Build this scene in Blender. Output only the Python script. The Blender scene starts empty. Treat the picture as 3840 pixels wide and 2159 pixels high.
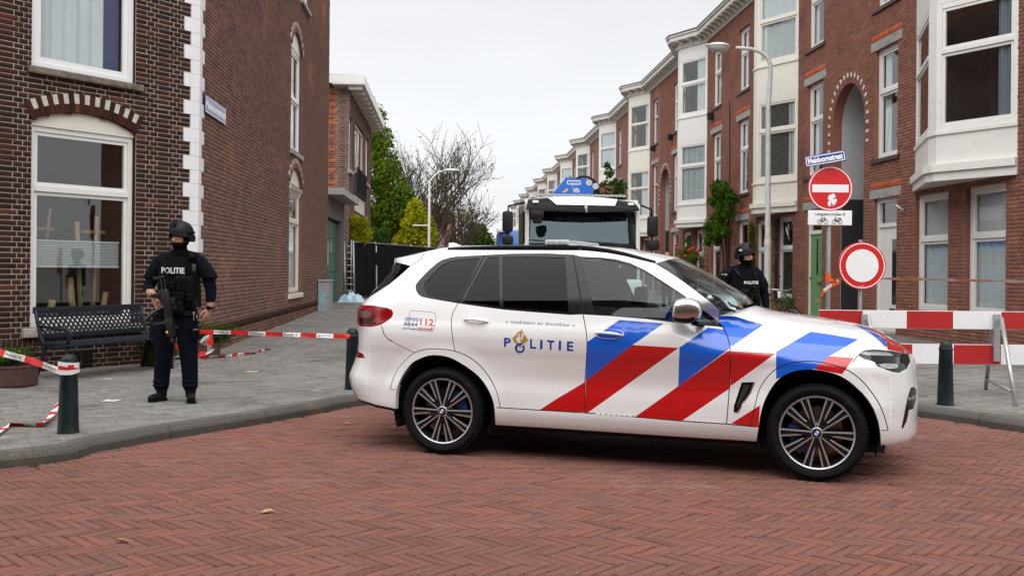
import bpy, bmesh, math, random
import numpy as np
from mathutils import Vector, Matrix
from mathutils.geometry import delaunay_2d_cdt
random.seed(7)
RNG = np.random.default_rng(11)
SC = bpy.context.scene
COL = SC.collection
R = math.radians
# ------------------------------------------------------------------ camera
F = 3680.0 / 3840.0            # focal length in picture widths
ROLL = R(0.55)
SHIFT = -67.5 / 3840.0
CAM = Vector((0.0, 0.0, 1.525))
CRIGHT = Vector((math.cos(ROLL), 0, math.sin(ROLL)))
CUP = Vector((-math.sin(ROLL), 0, math.cos(ROLL)))
CFWD = Vector((0, 1, 0))
cam_data = bpy.data.cameras.new('camera')
cam_data.sensor_width = 36.0
cam_data.lens = 36.0 * F
cam_data.shift_y = SHIFT
cam_data.clip_start = 0.05
cam_data.clip_end = 2000
cam_data.dof.use_dof = True
cam_data.dof.focus_distance = 9.0
cam_data.dof.aperture_fstop = 5.6
cam_obj = bpy.data.objects.new('camera', cam_data)
COL.objects.link(cam_obj)
m = Matrix.Identity(4)
for i in range(3):
 m[i][0] = CRIGHT[i]; m[i][1] = CUP[i]; m[i][2] = -CFWD[i]; m[i][3] = CAM[i]
cam_obj.matrix_world = m
SC.camera = cam_obj
# ------------------------------------------------------------------ sky, sun, exposure
SUN_EL, SUN_AZ = 56.0, 186.0     # azimuth clockwise from +Y: the bright part of the overcast lies behind the camera
world = bpy.data.worlds.new('World'); SC.world = world; world.use_nodes = True
nt = world.node_tree; nt.nodes.clear()
wo = nt.nodes.new('ShaderNodeOutputWorld')
sky = nt.nodes.new('ShaderNodeTexSky'); sky.sky_type = 'NISHITA'; sky.sun_disc = False
sky.sun_elevation = R(SUN_EL); sky.sun_rotation = R(SUN_AZ)
bg1 = nt.nodes.new('ShaderNodeBackground'); bg1.inputs[1].default_value = 0.05
hs = nt.nodes.new('ShaderNodeHueSaturation'); hs.inputs['Saturation'].default_value = 0.12; nt.links.new(sky.outputs[0], hs.inputs['Color'])
nt.links.new(hs.outputs[0], bg1.inputs[0])
tc = nt.nodes.new('ShaderNodeTexCoord')
mp = nt.nodes.new('ShaderNodeMapping'); mp.inputs['Scale'].default_value = (1.3, 1.3, 3.2)
nz = nt.nodes.new('ShaderNodeTexNoise'); nz.inputs['Scale'].default_value = 1.6; nz.inputs['Detail'].default_value = 4
rp = nt.nodes.new('ShaderNodeValToRGB')
rp.color_ramp.elements[0].position = 0.3; rp.color_ramp.elements[0].color = (0.77, 0.785, 0.815, 1)
rp.color_ramp.elements[1].position = 0.62; rp.color_ramp.elements[1].color = (0.93, 0.94, 0.955, 1)
nt.links.new(tc.outputs['Generated'], mp.inputs[0]); nt.links.new(mp.outputs[0], nz.inputs['Vector'])
nt.links.new(nz.outputs['Fac'], rp.inputs[0])
bg2 = nt.nodes.new('ShaderNodeBackground'); bg2.inputs[1].default_value = 0.345
nt.links.new(rp.outputs[0], bg2.inputs[0])
ad = nt.nodes.new('ShaderNodeAddShader')
nt.links.new(bg1.outputs[0], ad.inputs[0]); nt.links.new(bg2.outputs[0], ad.inputs[1])
nt.links.new(ad.outputs[0], wo.inputs[0])
sun_data = bpy.data.lights.new('sun', 'SUN'); sun_data.energy = 3.1; sun_data.angle = R(105); sun_data.color = (1, 0.975, 0.94)
sun_obj = bpy.data.objects.new('sun', sun_data); COL.objects.link(sun_obj)
az, el = R(SUN_AZ), R(SUN_EL)
sdir = Vector((math.sin(az) * math.cos(el), math.cos(az) * math.cos(el), math.sin(el)))
sun_obj.rotation_euler = sdir.to_track_quat('Z', 'Y').to_euler()
SC.view_settings.view_transform = 'Standard'
SC.view_settings.look = 'None'
SC.view_settings.gamma = 1.0
SC.view_settings.use_curve_mapping = False
SC.view_settings.exposure = 0.68
SC.render.engine = 'CYCLES'
SC.cycles.max_bounces = 7
SC.cycles.transparent_max_bounces = 12
SC.cycles.caustics_reflective = False
SC.cycles.caustics_refractive = False
# ------------------------------------------------------------------ picture geometry (3840 x 2159 pixel of the photograph -> place)
def ray(u, v):
 xc = (u - 1920.0) / 3680.0
 yc = (1079.5 - v) / 3680.0 - 67.5 / 3680.0
 return CRIGHT * xc + CUP * yc + CFWD
def at_y(u, v, Y):
 return CAM + ray(u, v) * Y
def at_z(u, v, z):
 d = ray(u, v); return CAM + d * ((z - CAM.z) / d.z)
def at_plane(u, v, o, n):
 d = ray(u, v); return CAM + d * ((Vector(o) - CAM).dot(n) / d.dot(n))
def proj(p):
 q = Vector(p) - CAM; y = q.dot(CFWD)
 if y < 0.05: return None
 xc = q.dot(CRIGHT) / y; yc = q.dot(CUP) / y
 return (1920 + 3680 * xc, 1079.5 - 67.5 - 3680 * yc, y)
def g_rise(Y):                       # the street climbs gently away from the crossing
 return 0.010 * min(max(0.0, Y - 14.0), 60.0)
PAVE = 0.11
# ------------------------------------------------------------------ objects
def link(o, parent=None):
 COL.objects.link(o)
 if parent is not None: o.parent = parent
 return o
def tag(o, label=None, cat=None, group=None, kind=None):
 if label: o['label'] = label
 if cat: o['category'] = cat
 if group: o['group'] = group
 if kind: o['kind'] = kind
 return o
def thing(name, label, cat, loc=(0, 0, 0), rz=0.0, group=None):
 o = bpy.data.objects.new(name, None); o.empty_display_size = 0.1
 o.location = loc; o.rotation_euler = (0, 0, rz)
 link(o); tag(o, label, cat, group); return o
def copy_tree(o, parent=None):
 c = o.copy(); COL.objects.link(c)
 if parent is not None: c.parent = parent
 for ch in list(o.children): copy_tree(ch, c)
 return c
class MB:
 """collects geometry, then build() links it as ONE mesh object"""
 def __init__(s): s.v = []; s.f = []; s.m = []; s.cur = 0
 def add(s, vs, fs, M=None):
  b = len(s.v)
  if M is not None: vs = [M @ Vector(p) for p in vs]
  s.v.extend([tuple(p) for p in vs]); s.f.extend([tuple(i + b for i in f) for f in fs]); s.m.extend([s.cur] * len(fs)); return s
 def box(s, c, d, M=None, taper=1.0):
  x, y, z = d[0] / 2, d[1] / 2, d[2] / 2; t = taper
  vs = [(c[0] + i * x * (t if k > 0 else 1), c[1] + j * y * (t if k > 0 else 1), c[2] + k * z) for k in (-1, 1) for j in (-1, 1) for i in (-1, 1)]
  return s.add(vs, [(0, 2, 3, 1), (4, 5, 7, 6), (0, 1, 5, 4), (2, 6, 7, 3), (0, 4, 6, 2), (1, 3, 7, 5)], M)
 def bx(s, a, b, M=None):
  return s.box([(a[i] + b[i]) / 2 for i in range(3)], [abs(b[i] - a[i]) for i in range(3)], M)
 def bbox(s, c, d, bev=0.01, M=None):
  """box with chamfered edges"""
  x, y, z = d[0] / 2, d[1] / 2, d[2] / 2; b = min(bev, x * .9, y * .9, z * .9)
  bm = bmesh.new(); bmesh.ops.create_cube(bm, size=1)
  for vv in bm.verts: vv.co = Vector((vv.co.x * 2 * x, vv.co.y * 2 * y, vv.co.z * 2 * z)) + Vector(c)
  bmesh.ops.bevel(bm, geom=bm.edges[:], offset=b, segments=2, affect='EDGES', profile=0.6)
  s.bm(bm, M); bm.free(); return s
 def bm(s, bm, M=None):
  bm.verts.index_update()
  return s.add([vv.co.copy() for vv in bm.verts], [[vv.index for vv in f.verts] for f in bm.faces], M)
 def quad(s, a, b, c, d, M=None): return s.add([a, b, c, d], [(0, 1, 2, 3)], M)
 def prism(s, poly, y0, y1, M=None, plane='xz'):
  """closed polygon [(a,b)] extruded along the third axis"""
  n = len(poly)
  def p3(a, b, h):
   return (a, h, b) if plane == 'xz' else ((a, b, h) if plane == 'xy' else (h, a, b))
  vs = [p3(a, b, y0) for a, b in poly] + [p3(a, b, y1) for a, b in poly]
  fs = [tuple(range(n)), tuple(range(2 * n - 1, n - 1, -1))] + [(i, i + n, (i + 1) % n + n, (i + 1) % n) for i in range(n)]
  return s.add(vs, fs, M)
 def tube(s, path, r, n=10, M=None, caps=True, flat=None):
  P = [Vector(p) for p in path]; k = len(P)
  rs = r if isinstance(r, (list, tuple)) else [r] * k
  vs = []; up = None
  for i in range(k):
   t = (P[min(i + 1, k - 1)] - P[max(i - 1, 0)]).normalized()
   if up is None:
    up = Vector((0, 0, 1)) if abs(t.z) < 0.9 else Vector((1, 0, 0))
   a = t.cross(up).normalized(); up = a.cross(t).normalized()
   for j in range(n):
    w = 2 * math.pi * j / n
    vs.append(P[i] + (a * math.cos(w) + up * math.sin(w) * (flat or 1)) * rs[i])
  fs = [(i * n + j, i * n + (j + 1) % n, (i + 1) * n + (j + 1) % n, (i + 1) * n + j) for i in range(k - 1) for j in range(n)]
  if caps: fs += [tuple(range(n - 1, -1, -1)), tuple((k - 1) * n + j for j in range(n))]
  return s.add(vs, fs, M)
 def cyl(s, a, b, r, n=16, M=None, r2=None): return s.tube([a, b], [r, r if r2 is None else r2], n, M)
 def lathe(s, prof, n=24, M=None, ax='z', caps=False):
  """profile [(r, h)] turned about an axis"""
  vs = []
  for r_, h in prof:
   for j in range(n):
    w = 2 * math.pi * j / n; c_, s_ = r_ * math.cos(w), r_ * math.sin(w)
    vs.append((c_, s_, h) if ax == 'z' else ((c_, h, s_) if ax == 'y' else (h, c_, s_)))
  k = len(prof)
  fs = [(i * n + j, i * n + (j + 1) % n, (i + 1) * n + (j + 1) % n, (i + 1) * n + j) for i in range(k - 1) for j in range(n)]
  if caps: fs += [tuple(range(n - 1, -1, -1)), tuple((k - 1) * n + j for j in range(n))]
  return s.add(vs, fs, M)
 def ell(s, c, rad, M=None, n=12, k=8):
  vs = []; fs = []
  for i in range(k + 1):
   th = math.pi * i / k
   for j in range(n):
    ph = 2 * math.pi * j / n
    vs.append((c[0] + rad[0] * math.sin(th) * math.cos(ph), c[1] + rad[1] * math.sin(th) * math.sin(ph), c[2] + rad[2] * math.cos(th)))
  fs = [(i * n + j, (i + 1) * n + j, (i + 1) * n + (j + 1) % n, i * n + (j + 1) % n) for i in range(k) for j in range(n)]
  return s.add(vs, fs, M)
 def grid(s, fn, nu, nv, M=None, closed=False):
  vs = [fn(i / nu, j / nv) for i in range(nu + 1) for j in range(nv + 1)]
  w = nv + 1
  return s.add(vs, [(i * w + j, (i + 1) * w + j, (i + 1) * w + j + 1, i * w + j + 1) for i in range(nu) for j in range(nv)], M)
 def mesh(s, name, mats, smooth=False):
  me = bpy.data.meshes.new(name); me.from_pydata(s.v, [], s.f)
  for mm in (mats if isinstance(mats, (list, tuple)) else [mats]): me.materials.append(mm)
  if any(s.m): me.polygons.foreach_set('material_index', s.m)
  if smooth: me.polygons.foreach_set('use_smooth', [True] * len(s.f))
  me.update(); return me
 def build(s, name, mats, parent=None, smooth=False, fix=False, merge=0):
  me = s.mesh(name, mats, smooth)
  if fix or merge:
   bm = bmesh.new(); bm.from_mesh(me)
   if merge: bmesh.ops.remove_doubles(bm, verts=bm.verts[:], dist=merge)
   bmesh.ops.recalc_face_normals(bm, faces=bm.faces[:]); bm.to_mesh(me); bm.free()
  if smooth == 'auto':
   sharp_by_angle(me, 38)
  o = bpy.data.objects.new(name, me); link(o, parent); return o
def sharp_by_angle(me, deg):
 me.set_sharp_from_angle(angle=R(deg))
def fast_mesh(name, V, Fq, mats, midx=None, smooth=False):
 """numpy verts (n,3) + quads (m,4)"""
 me = bpy.data.meshes.new(name); n, mq = len(V), len(Fq)
 me.vertices.add(n); me.vertices.foreach_set('co', np.asarray(V, np.float32).ravel())
 me.loops.add(mq * 4); me.loops.foreach_set('vertex_index', np.asarray(Fq, np.int32).ravel())
 me.polygons.add(mq); me.polygons.foreach_set('loop_start', np.arange(0, mq * 4, 4, dtype=np.int32))
 me.polygons.foreach_set('loop_total', np.full(mq, 4, np.int32))
 for mm in (mats if isinstance(mats, (list, tuple)) else [mats]): me.materials.append(mm)
 if midx is not None: me.polygons.foreach_set('material_index', np.asarray(midx, np.int32))
 me.update(calc_edges=True); me.validate()
 return me
def text_mb(body, size=1.0, extrude=0.0, align='CENTER', space=1.0, bold=0.0, res=2, xscale=1.0, shear=0.0):
 """built-in font text as an MB in the xy plane (x right, y up)"""
 cu = bpy.data.curves.new('t', 'FONT'); cu.body = body; cu.size = size; cu.align_x = align; cu.align_y = 'CENTER'
 cu.space_character = space; cu.offset = bold; cu.extrude = extrude; cu.resolution_u = res; cu.shear = shear
 o = bpy.data.objects.new('t', cu); COL.objects.link(o)
 dg = bpy.context.evaluated_depsgraph_get(); me = bpy.data.meshes.new_from_object(o.evaluated_get(dg))
 mb = MB(); mb.add([(v.co.x * xscale, v.co.y, v.co.z) for v in me.vertices], [tuple(p.vertices) for p in me.polygons])
 bpy.data.objects.remove(o); bpy.data.curves.remove(cu); bpy.data.meshes.remove(me)
 return mb
def frame(o, x, y):
 """matrix with axes x, y(up of text), z = x cross y"""
 x = Vector(x).normalized(); z = x.cross(Vector(y)).normalized(); y = z.cross(x)
 m = Matrix.Identity(4)
 for i in range(3): m[i][0], m[i][1], m[i][2], m[i][3] = x[i], y[i], z[i], o[i]
 return m
# ------------------------------------------------------------------ materials
MATS = {}
def N(nt, typ, **kw):
 n = nt.nodes.new(typ)
 for k, v in kw.items():
  if k in n.inputs: n.inputs[k].default_value = v
  else: setattr(n, k, v)
 return n
def mat(name, col, rough=0.6, metal=0.0, var=0.0, vscale=8.0, bump=0.0, bscale=60.0, spec=0.5, coat=0.0, dirt=None, dscale=3.0, dlo=0.52, dhi=0.7, emit=0.0, obj=True, trans=0.0, sheen=0.0, rvar=0.0, aniso=None):
 if name in MATS: return MATS[name]
 ma = bpy.data.materials.new(name); ma.use_nodes = True; nt = ma.node_tree
 b = nt.nodes['Principled BSDF']; L = nt.links.new
 b.inputs['Roughness'].default_value = rough; b.inputs['Metallic'].default_value = metal
 b.inputs['Specular IOR Level'].default_value = spec; b.inputs['Coat Weight'].default_value = coat
 b.inputs['Coat Roughness'].default_value = 0.03
 b.inputs['Sheen Weight'].default_value = sheen
 c4 = tuple(col) + (1,)
 b.inputs['Base Color'].default_value = c4
 t = N(nt, 'ShaderNodeTexCoord')
 src = t.outputs['Object']
 if aniso is not None:
  mpn = N(nt, 'ShaderNodeMapping'); mpn.inputs['Scale'].default_value = aniso; L(src, mpn.inputs[0]); src = mpn.outputs[0]
 out = None
 if var > 0:
  n1 = N(nt, 'ShaderNodeTexNoise', Scale=vscale, Detail=5.0, Roughness=0.62); L(src, n1.inputs['Vector'])
  mr = N(nt, 'ShaderNodeMapRange'); mr.inputs[1].default_value = 0.25; mr.inputs[2].default_value = 0.75
  mr.inputs[3].default_value = 1 - var; mr.inputs[4].default_value = 1 + var; L(n1.outputs['Fac'], mr.inputs[0])
  mx = N(nt, 'ShaderNodeMix', data_type='RGBA', blend_type='MULTIPLY'); mx.inputs[0].default_value = 1
  mx.inputs['A'].default_value = c4; L(mr.outputs[0], mx.inputs['B']); out = mx.outputs['Result']
 if dirt is not None:
  n2 = N(nt, 'ShaderNodeTexNoise', Scale=dscale, Detail=7.0, Roughness=0.7); L(src, n2.inputs['Vector'])
  m2 = N(nt, 'ShaderNodeMapRange'); m2.inputs[1].default_value = dlo; m2.inputs[2].default_value = dhi; L(n2.outputs['Fac'], m2.inputs[0])
  mx2 = N(nt, 'ShaderNodeMix', data_type='RGBA'); mx2.inputs['B'].default_value = tuple(dirt) + (1,)
  L(m2.outputs[0], mx2.inputs[0])
  if out is not None: L(out, mx2.inputs['A'])
  else: mx2.inputs['A'].default_value = c4
  out = mx2.outputs['Result']
 if out is not None: L(out, b.inputs['Base Color'])
 if rvar > 0:
  n4 = N(nt, 'ShaderNodeTexNoise', Scale=vscale * 1.7, Detail=4.0); L(src, n4.inputs['Vector'])
  m4 = N(nt, 'ShaderNodeMapRange'); m4.inputs[3].default_value = max(0, rough - rvar); m4.inputs[4].default_value = min(1, rough + rvar)
  L(n4.outputs['Fac'], m4.inputs[0]); L(m4.outputs[0], b.inputs['Roughness'])
 if bump > 0:
  n3 = N(nt, 'ShaderNodeTexNoise', Scale=bscale, Detail=4.0); L(src, n3.inputs['Vector'])
  bp = N(nt, 'ShaderNodeBump', Strength=bump, Distance=0.01); L(n3.outputs['Fac'], bp.inputs['Height']); L(bp.outputs[0], b.inputs['Normal'])
 if emit > 0:
  b.inputs['Emission Color'].default_value = c4; b.inputs['Emission Strength'].default_value = emit
 MATS[name] = ma; return ma
def glass(name, tint=(0.8, 0.85, 0.85), rough=0.01, ior=1.5, wav=0.0, coat=(1, 1, 1)):
 """thin pane: clear or tinted see-through with a mirror coat by Fresnel"""
 if name in MATS: return MATS[name]
 ma = bpy.data.materials.new(name); ma.use_nodes = True; nt = ma.node_tree; nt.nodes.clear(); L = nt.links.new
 o = N(nt, 'ShaderNodeOutputMaterial'); tr = N(nt, 'ShaderNodeBsdfTransparent'); tr.inputs[0].default_value = tuple(tint) + (1,)
 gl = N(nt, 'ShaderNodeBsdfGlossy'); gl.inputs['Roughness'].default_value = rough; gl.inputs['Color'].default_value = tuple(coat) + (1,)
 fr = N(nt, 'ShaderNodeFresnel', IOR=ior); mx = N(nt, 'ShaderNodeMixShader')
 ge = N(nt, 'ShaderNodeNewGeometry'); im = N(nt, 'ShaderNodeMapRange'); im.inputs[3].default_value = ior; im.inputs[4].default_value = 1.0 / ior
 L(ge.outputs['Backfacing'], im.inputs[0]); L(im.outputs[0], fr.inputs['IOR'])
 L(fr.outputs[0], mx.inputs[0]); L(tr.outputs[0], mx.inputs[1]); L(gl.outputs[0], mx.inputs[2]); L(mx.outputs[0], o.inputs[0])
 if wav > 0:
  t = N(nt, 'ShaderNodeTexCoord'); n3 = N(nt, 'ShaderNodeTexNoise', Scale=0.9, Detail=1.0); L(t.outputs['Object'], n3.inputs['Vector'])
  bp = N(nt, 'ShaderNodeBump', Strength=wav, Distance=0.05); L(n3.outputs['Fac'], bp.inputs['Height']); L(bp.outputs[0], gl.inputs['Normal'])
  L(bp.outputs[0], fr.inputs['Normal'])
 MATS[name] = ma; return ma
def brick_mat(name, cols, rough=0.85, grain=0.25, stain=None, stain_at=(0.55, 0.7), stain_scale=1.2, dark=None, extra=()):
 """colour differs from piece to piece (mesh island and object), grain within a piece"""
 if name in MATS: return MATS[name]
 ma = bpy.data.materials.new(name); ma.use_nodes = True; nt = ma.node_tree; b = nt.nodes['Principled BSDF']; L = nt.links.new
 b.inputs['Roughness'].default_value = rough; b.inputs['Specular IOR Level'].default_value = 0.15
 geo = N(nt, 'ShaderNodeNewGeometry'); oi = N(nt, 'ShaderNodeObjectInfo')
 a = N(nt, 'ShaderNodeMath', operation='ADD'); L(geo.outputs['Random Per Island'], a.inputs[0]); L(oi.outputs['Random'], a.inputs[1])
 fr = N(nt, 'ShaderNodeMath', operation='FRACT'); L(a.outputs[0], fr.inputs[0])
 cr = N(nt, 'ShaderNodeValToRGB'); cr.color_ramp.interpolation = 'LINEAR'
 els = cr.color_ramp.elements
 for i, (p, c) in enumerate(cols):
  e = els[i] if i < 2 else els.new(p)
  e.position = p; e.color = tuple(c) + (1,)
 L(fr.outputs[0], cr.inputs[0])
 n1 = N(nt, 'ShaderNodeTexNoise', Scale=38.0, Detail=6.0, Roughness=0.7); L(geo.outputs['Position'], n1.inputs['Vector'])
 mr = N(nt, 'ShaderNodeMapRange'); mr.inputs[1].default_value = 0.3; mr.inputs[2].default_value = 0.7; mr.inputs[3].default_value = 1 - grain; mr.inputs[4].default_value = 1 + grain
 L(n1.outputs['Fac'], mr.inputs[0])
 mx = N(nt, 'ShaderNodeMix', data_type='RGBA', blend_type='MULTIPLY'); mx.inputs[0].default_value = 1
 L(cr.outputs[0], mx.inputs['A']); L(mr.outputs[0], mx.inputs['B']); out = mx.outputs['Result']
 for st, (lo, hi), sc in ([(stain, stain_at, stain_scale)] if stain else []) + ([(dark[0], dark[1], dark[2])] if dark else []) + list(extra):
  n2 = N(nt, 'ShaderNodeTexNoise', Scale=sc, Detail=8.0, Roughness=0.72); L(geo.outputs['Position'], n2.inputs['Vector'])
  m2 = N(nt, 'ShaderNodeMapRange'); m2.inputs[1].default_value = lo; m2.inputs[2].default_value = hi; L(n2.outputs['Fac'], m2.inputs[0])
  mx2 = N(nt, 'ShaderNodeMix', data_type='RGBA'); L(m2.outputs[0], mx2.inputs[0]); L(out, mx2.inputs['A']); mx2.inputs['B'].default_value = tuple(st) + (1,)
  out = mx2.outputs['Result']
 L(out, b.inputs['Base Color'])
 n3 = N(nt, 'ShaderNodeTexNoise', Scale=120.0, Detail=3.0); L(geo.outputs['Position'], n3.inputs['Vector'])
 bp = N(nt, 'ShaderNodeBump', Strength=0.35, Distance=0.004); L(n3.outputs['Fac'], bp.inputs['Height']); L(bp.outputs[0], b.inputs['Normal'])
 MATS[name] = ma; return ma
# ------------------------------------------------------------------ pieces: paving stones, slabs, bricks
def chain(o):
 M = o.matrix_basis.copy();
 if o.parent: M = chain(o.parent) @ o.matrix_parent_inverse @ M
 return M
def world_child(o, parent):
 """parent an object whose geometry or matrix is given in world space"""
 o.parent = parent; o.matrix_parent_inverse = chain(parent).inverted(); return o
def pieces_arrays(C, A, B, Nn, ha, hb, depth, cham):
 """one chamfered slab per row: C centre of the face, A/B in-plane axes, Nn outward"""
 C, A, B, Nn = [np.asarray(q, float) for q in (C, A, B, Nn)]
 n = len(C); ha = np.asarray(ha, float)[:, None]; hb = np.asarray(hb, float)[:, None]
 sg = [(-1, -1), (1, -1), (1, 1), (-1, 1)]
 rings = []
 for (ca, dz) in ((cham, 0.0), (0.0, -cham), (0.0, -depth)):
  for sa, sb in sg:
   rings.append(C + A * (sa * (ha - ca)) + B * (sb * (hb - ca)) + Nn * dz)
 V = np.stack(rings, 1).reshape(-1, 3)
 f = [(0, 1, 2, 3)] + [(4 + i, 4 + (i + 1) % 4, (i + 1) % 4, i) for i in range(4)] + [(8 + i, 8 + (i + 1) % 4, 4 + (i + 1) % 4, 4 + i) for i in range(4)]
 Fq = (np.array(f)[None] + (np.arange(n) * 12)[:, None, None]).reshape(-1, 4)
 return V, Fq
PIECE_MESH = {}
def piece_mesh(name, ha, hb, depth, cham, ma):
 key = (name, round(ha, 3), round(hb, 3), ma.name)
 if key not in PIECE_MESH:
  V, Fq = pieces_arrays([(0, 0, 0)], [(1, 0, 0)], [(0, 1, 0)], [(0, 0, 1)], [round(ha, 3)], [round(hb, 3)], depth, cham)
  PIECE_MESH[key] = fast_mesh(name, V, Fq, ma)
 return PIECE_MESH[key]
def lay_pieces(parent, name, stuff_name, C, A, B, Nn, ha, hb, depth, cham, ma, most=300, avoid=()):
 """the largest in the picture as objects of their own, the rest as one part"""
 C, A, B, Nn, ha, hb = [np.asarray(q, float) for q in (C, A, B, Nn, ha, hb)]
 n = len(C)
 rel = C - np.array(CAM); y = rel @ np.array(CFWD)
 ys = np.where(y > 0.3, y, 0.3)
 u = 1920 + 3680 * (rel @ np.array(CRIGHT)) / ys; v = 1012 - 3680 * (rel @ np.array(CUP)) / ys
 facing = -np.einsum('ij,ij->i', rel, Nn) / np.linalg.norm(rel, axis=1)
 score = ha * hb * np.clip(facing, 0, 1) / ys ** 2
 ok = (y > 0.5) & (u > 10) & (u < 3830) & (v > 10) & (v < 2150) & (facing > 0)
 for (a0, b0, a1, b1) in avoid: ok &= ~((u > a0) & (u < a1) & (v > b0) & (v < b1))
 score = np.where(ok, score, -1)
 order = np.argsort(-score)
 pick = [i for i in order[:most] if score[i] > 0]
 rest = np.ones(n, bool); rest[pick] = False
 pinv = chain(parent).inverted()
 for i in pick:
  o = bpy.data.objects.new(name, piece_mesh(name, ha[i], hb[i], depth, cham, ma))
  COL.objects.link(o); o.parent = parent
  M = Matrix.Identity(4)
  for k in range(3): M[k][0], M[k][1], M[k][2], M[k][3] = A[i][k], B[i][k], Nn[i][k], C[i][k]
  o.matrix_basis = pinv @ M
 if rest.any():
  V, Fq = pieces_arrays(C[rest], A[rest], B[rest], Nn[rest], ha[rest], hb[rest], depth, cham)
  o = bpy.data.objects.new(stuff_name, fast_mesh(stuff_name, V, Fq, ma)); COL.objects.link(o); world_child(o, parent)
  o['kind'] = 'stuff'
 return len(pick)
# ------------------------------------------------------------------ kerb lines (photograph -> ground)
def smooth_line(pts, n=6):
 """Catmull-Rom through 2D points"""
 P = [Vector((p[0], p[1])) for p in pts]; out = []
 for i in range(len(P) - 1):
  a, b, c, d = P[max(i - 1, 0)], P[i], P[i + 1], P[min(i + 2, len(P) - 1)]
  for k in range(n):
   t = k / n
   out.append(0.5 * ((2 * b) + (c - a) * t + (2 * a - 5 * b + 4 * c - d) * t * t + (3 * b - a - 3 * c + d) * t ** 3))
 out.append(P[-1]); return out
kl = [(-12.0, 4.6), (-7.0, 5.55)] + [tuple(at_z(u, v, 0))[:2] for u, v in ((0, 1757), (373, 1693), (596, 1651), (895, 1603), (1193, 1551), (1350, 1521))]
lx, ly = kl[-1]
kl += [(lx + 0.75, ly + 0.42), (lx + 1.05, ly + 1.2), (lx + 1.02, ly + 2.4), (lx + 0.75, ly + 6.0), (lx + 0.75 - 0.0652 * 30, ly + 36), (lx + 0.75 - 0.0652 * 70, ly + 76)]
KERB_L = smooth_line(kl)
kr = [(16.0, 7.5), (10.0, 7.75), (7.2, 8.1), (5.75, 8.7)] + [tuple(at_z(u, v, 0))[:2] for u, v in ((3840, 1622), (3640, 1590), (3440, 1560))]
rx, ry = kr[-1]
kr += [(rx - 0.30, ry + 0.8), (rx - 0.45, ry + 1.9), (rx - 0.62, ry + 4.0), (rx - 0.80, ry + 7.0), (rx - 0.8 - 0.0652 * 30, ry + 37), (rx - 0.8 - 0.0652 * 70, ry + 77)]
KERB_R = smooth_line(kr)
m_joint = mat('joint_sand', (0.018, 0.012, 0.010), 0.95, var=0.4, vscale=30, bump=0.4, dirt=(0.22, 0.17, 0.05), dscale=16, dlo=0.62, dhi=0.70)
m_paver = brick_mat('paver_clay', [(0.0, (0.158, 0.071, 0.056)), (0.3, (0.205, 0.093, 0.073)), (0.6, (0.190, 0.090, 0.074)), (0.85, (0.232, 0.096, 0.069)), (1.0, (0.155, 0.084, 0.076))],
     rough=0.78, grain=0.14, stain=(0.115, 0.055, 0.046), stain_at=(0.60, 0.76), stain_scale=0.9, dark=((0.50, 0.45, 0.42), (0.735, 0.77), 4.2), extra=[((0.14, 0.070, 0.060), (0.50, 0.70), 0.35), ((0.27, 0.15, 0.125), (0.56, 0.72), 0.8)])
m_slab = brick_mat('pavement_concrete', [(0.0, (0.178, 0.170, 0.161)), (0.5, (0.208, 0.199, 0.188)), (1.0, (0.19, 0.181, 0.169))],
     rough=0.88, grain=0.5, stain=(0.50, 0.495, 0.49), stain_at=(0.64, 0.76), stain_scale=1.7, dark=((0.115, 0.105, 0.09), (0.50, 0.70), 0.5), extra=[((0.085, 0.078, 0.068), (0.54, 0.72), 1.3), ((0.30, 0.29, 0.275), (0.58, 0.70), 3.4), ((0.36, 0.35, 0.335), (0.60, 0.78), 14.0), ((0.09, 0.085, 0.08), (0.60, 0.75), 26.0)])
m_kerb = mat('kerb_concrete', (0.085, 0.08, 0.072), 0.9, var=0.45, vscale=70, bump=0.7, bscale=90, dirt=(0.19, 0.15, 0.09), dscale=2.2, dlo=0.56, dhi=0.74)
m_street = mat('street_clay_far', (0.20, 0.085, 0.07), 0.85, var=0.25, vscale=6, bump=0.3, bscale=14)
m_soil = mat('outer_ground', (0.12, 0.11, 0.10), 0.9, var=0.2, vscale=0.5)
# terrain: one sheet to the horizon
g = MB()
ys_ = [-300, -30, 14, 74, 300, 900]; xs_ = [-900, -60, 60, 900]
vs = [(x, y, -0.06 + g_rise(y)) for y in ys_ for x in xs_]
fs = [(j * 4 + i, j * 4 + i + 1, (j + 1) * 4 + i + 1, (j + 1) * 4 + i) for j in range(5) for i in range(3)]
tag(g.add(vs, fs).build('terrain', m_soil), kind='structure')
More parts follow.
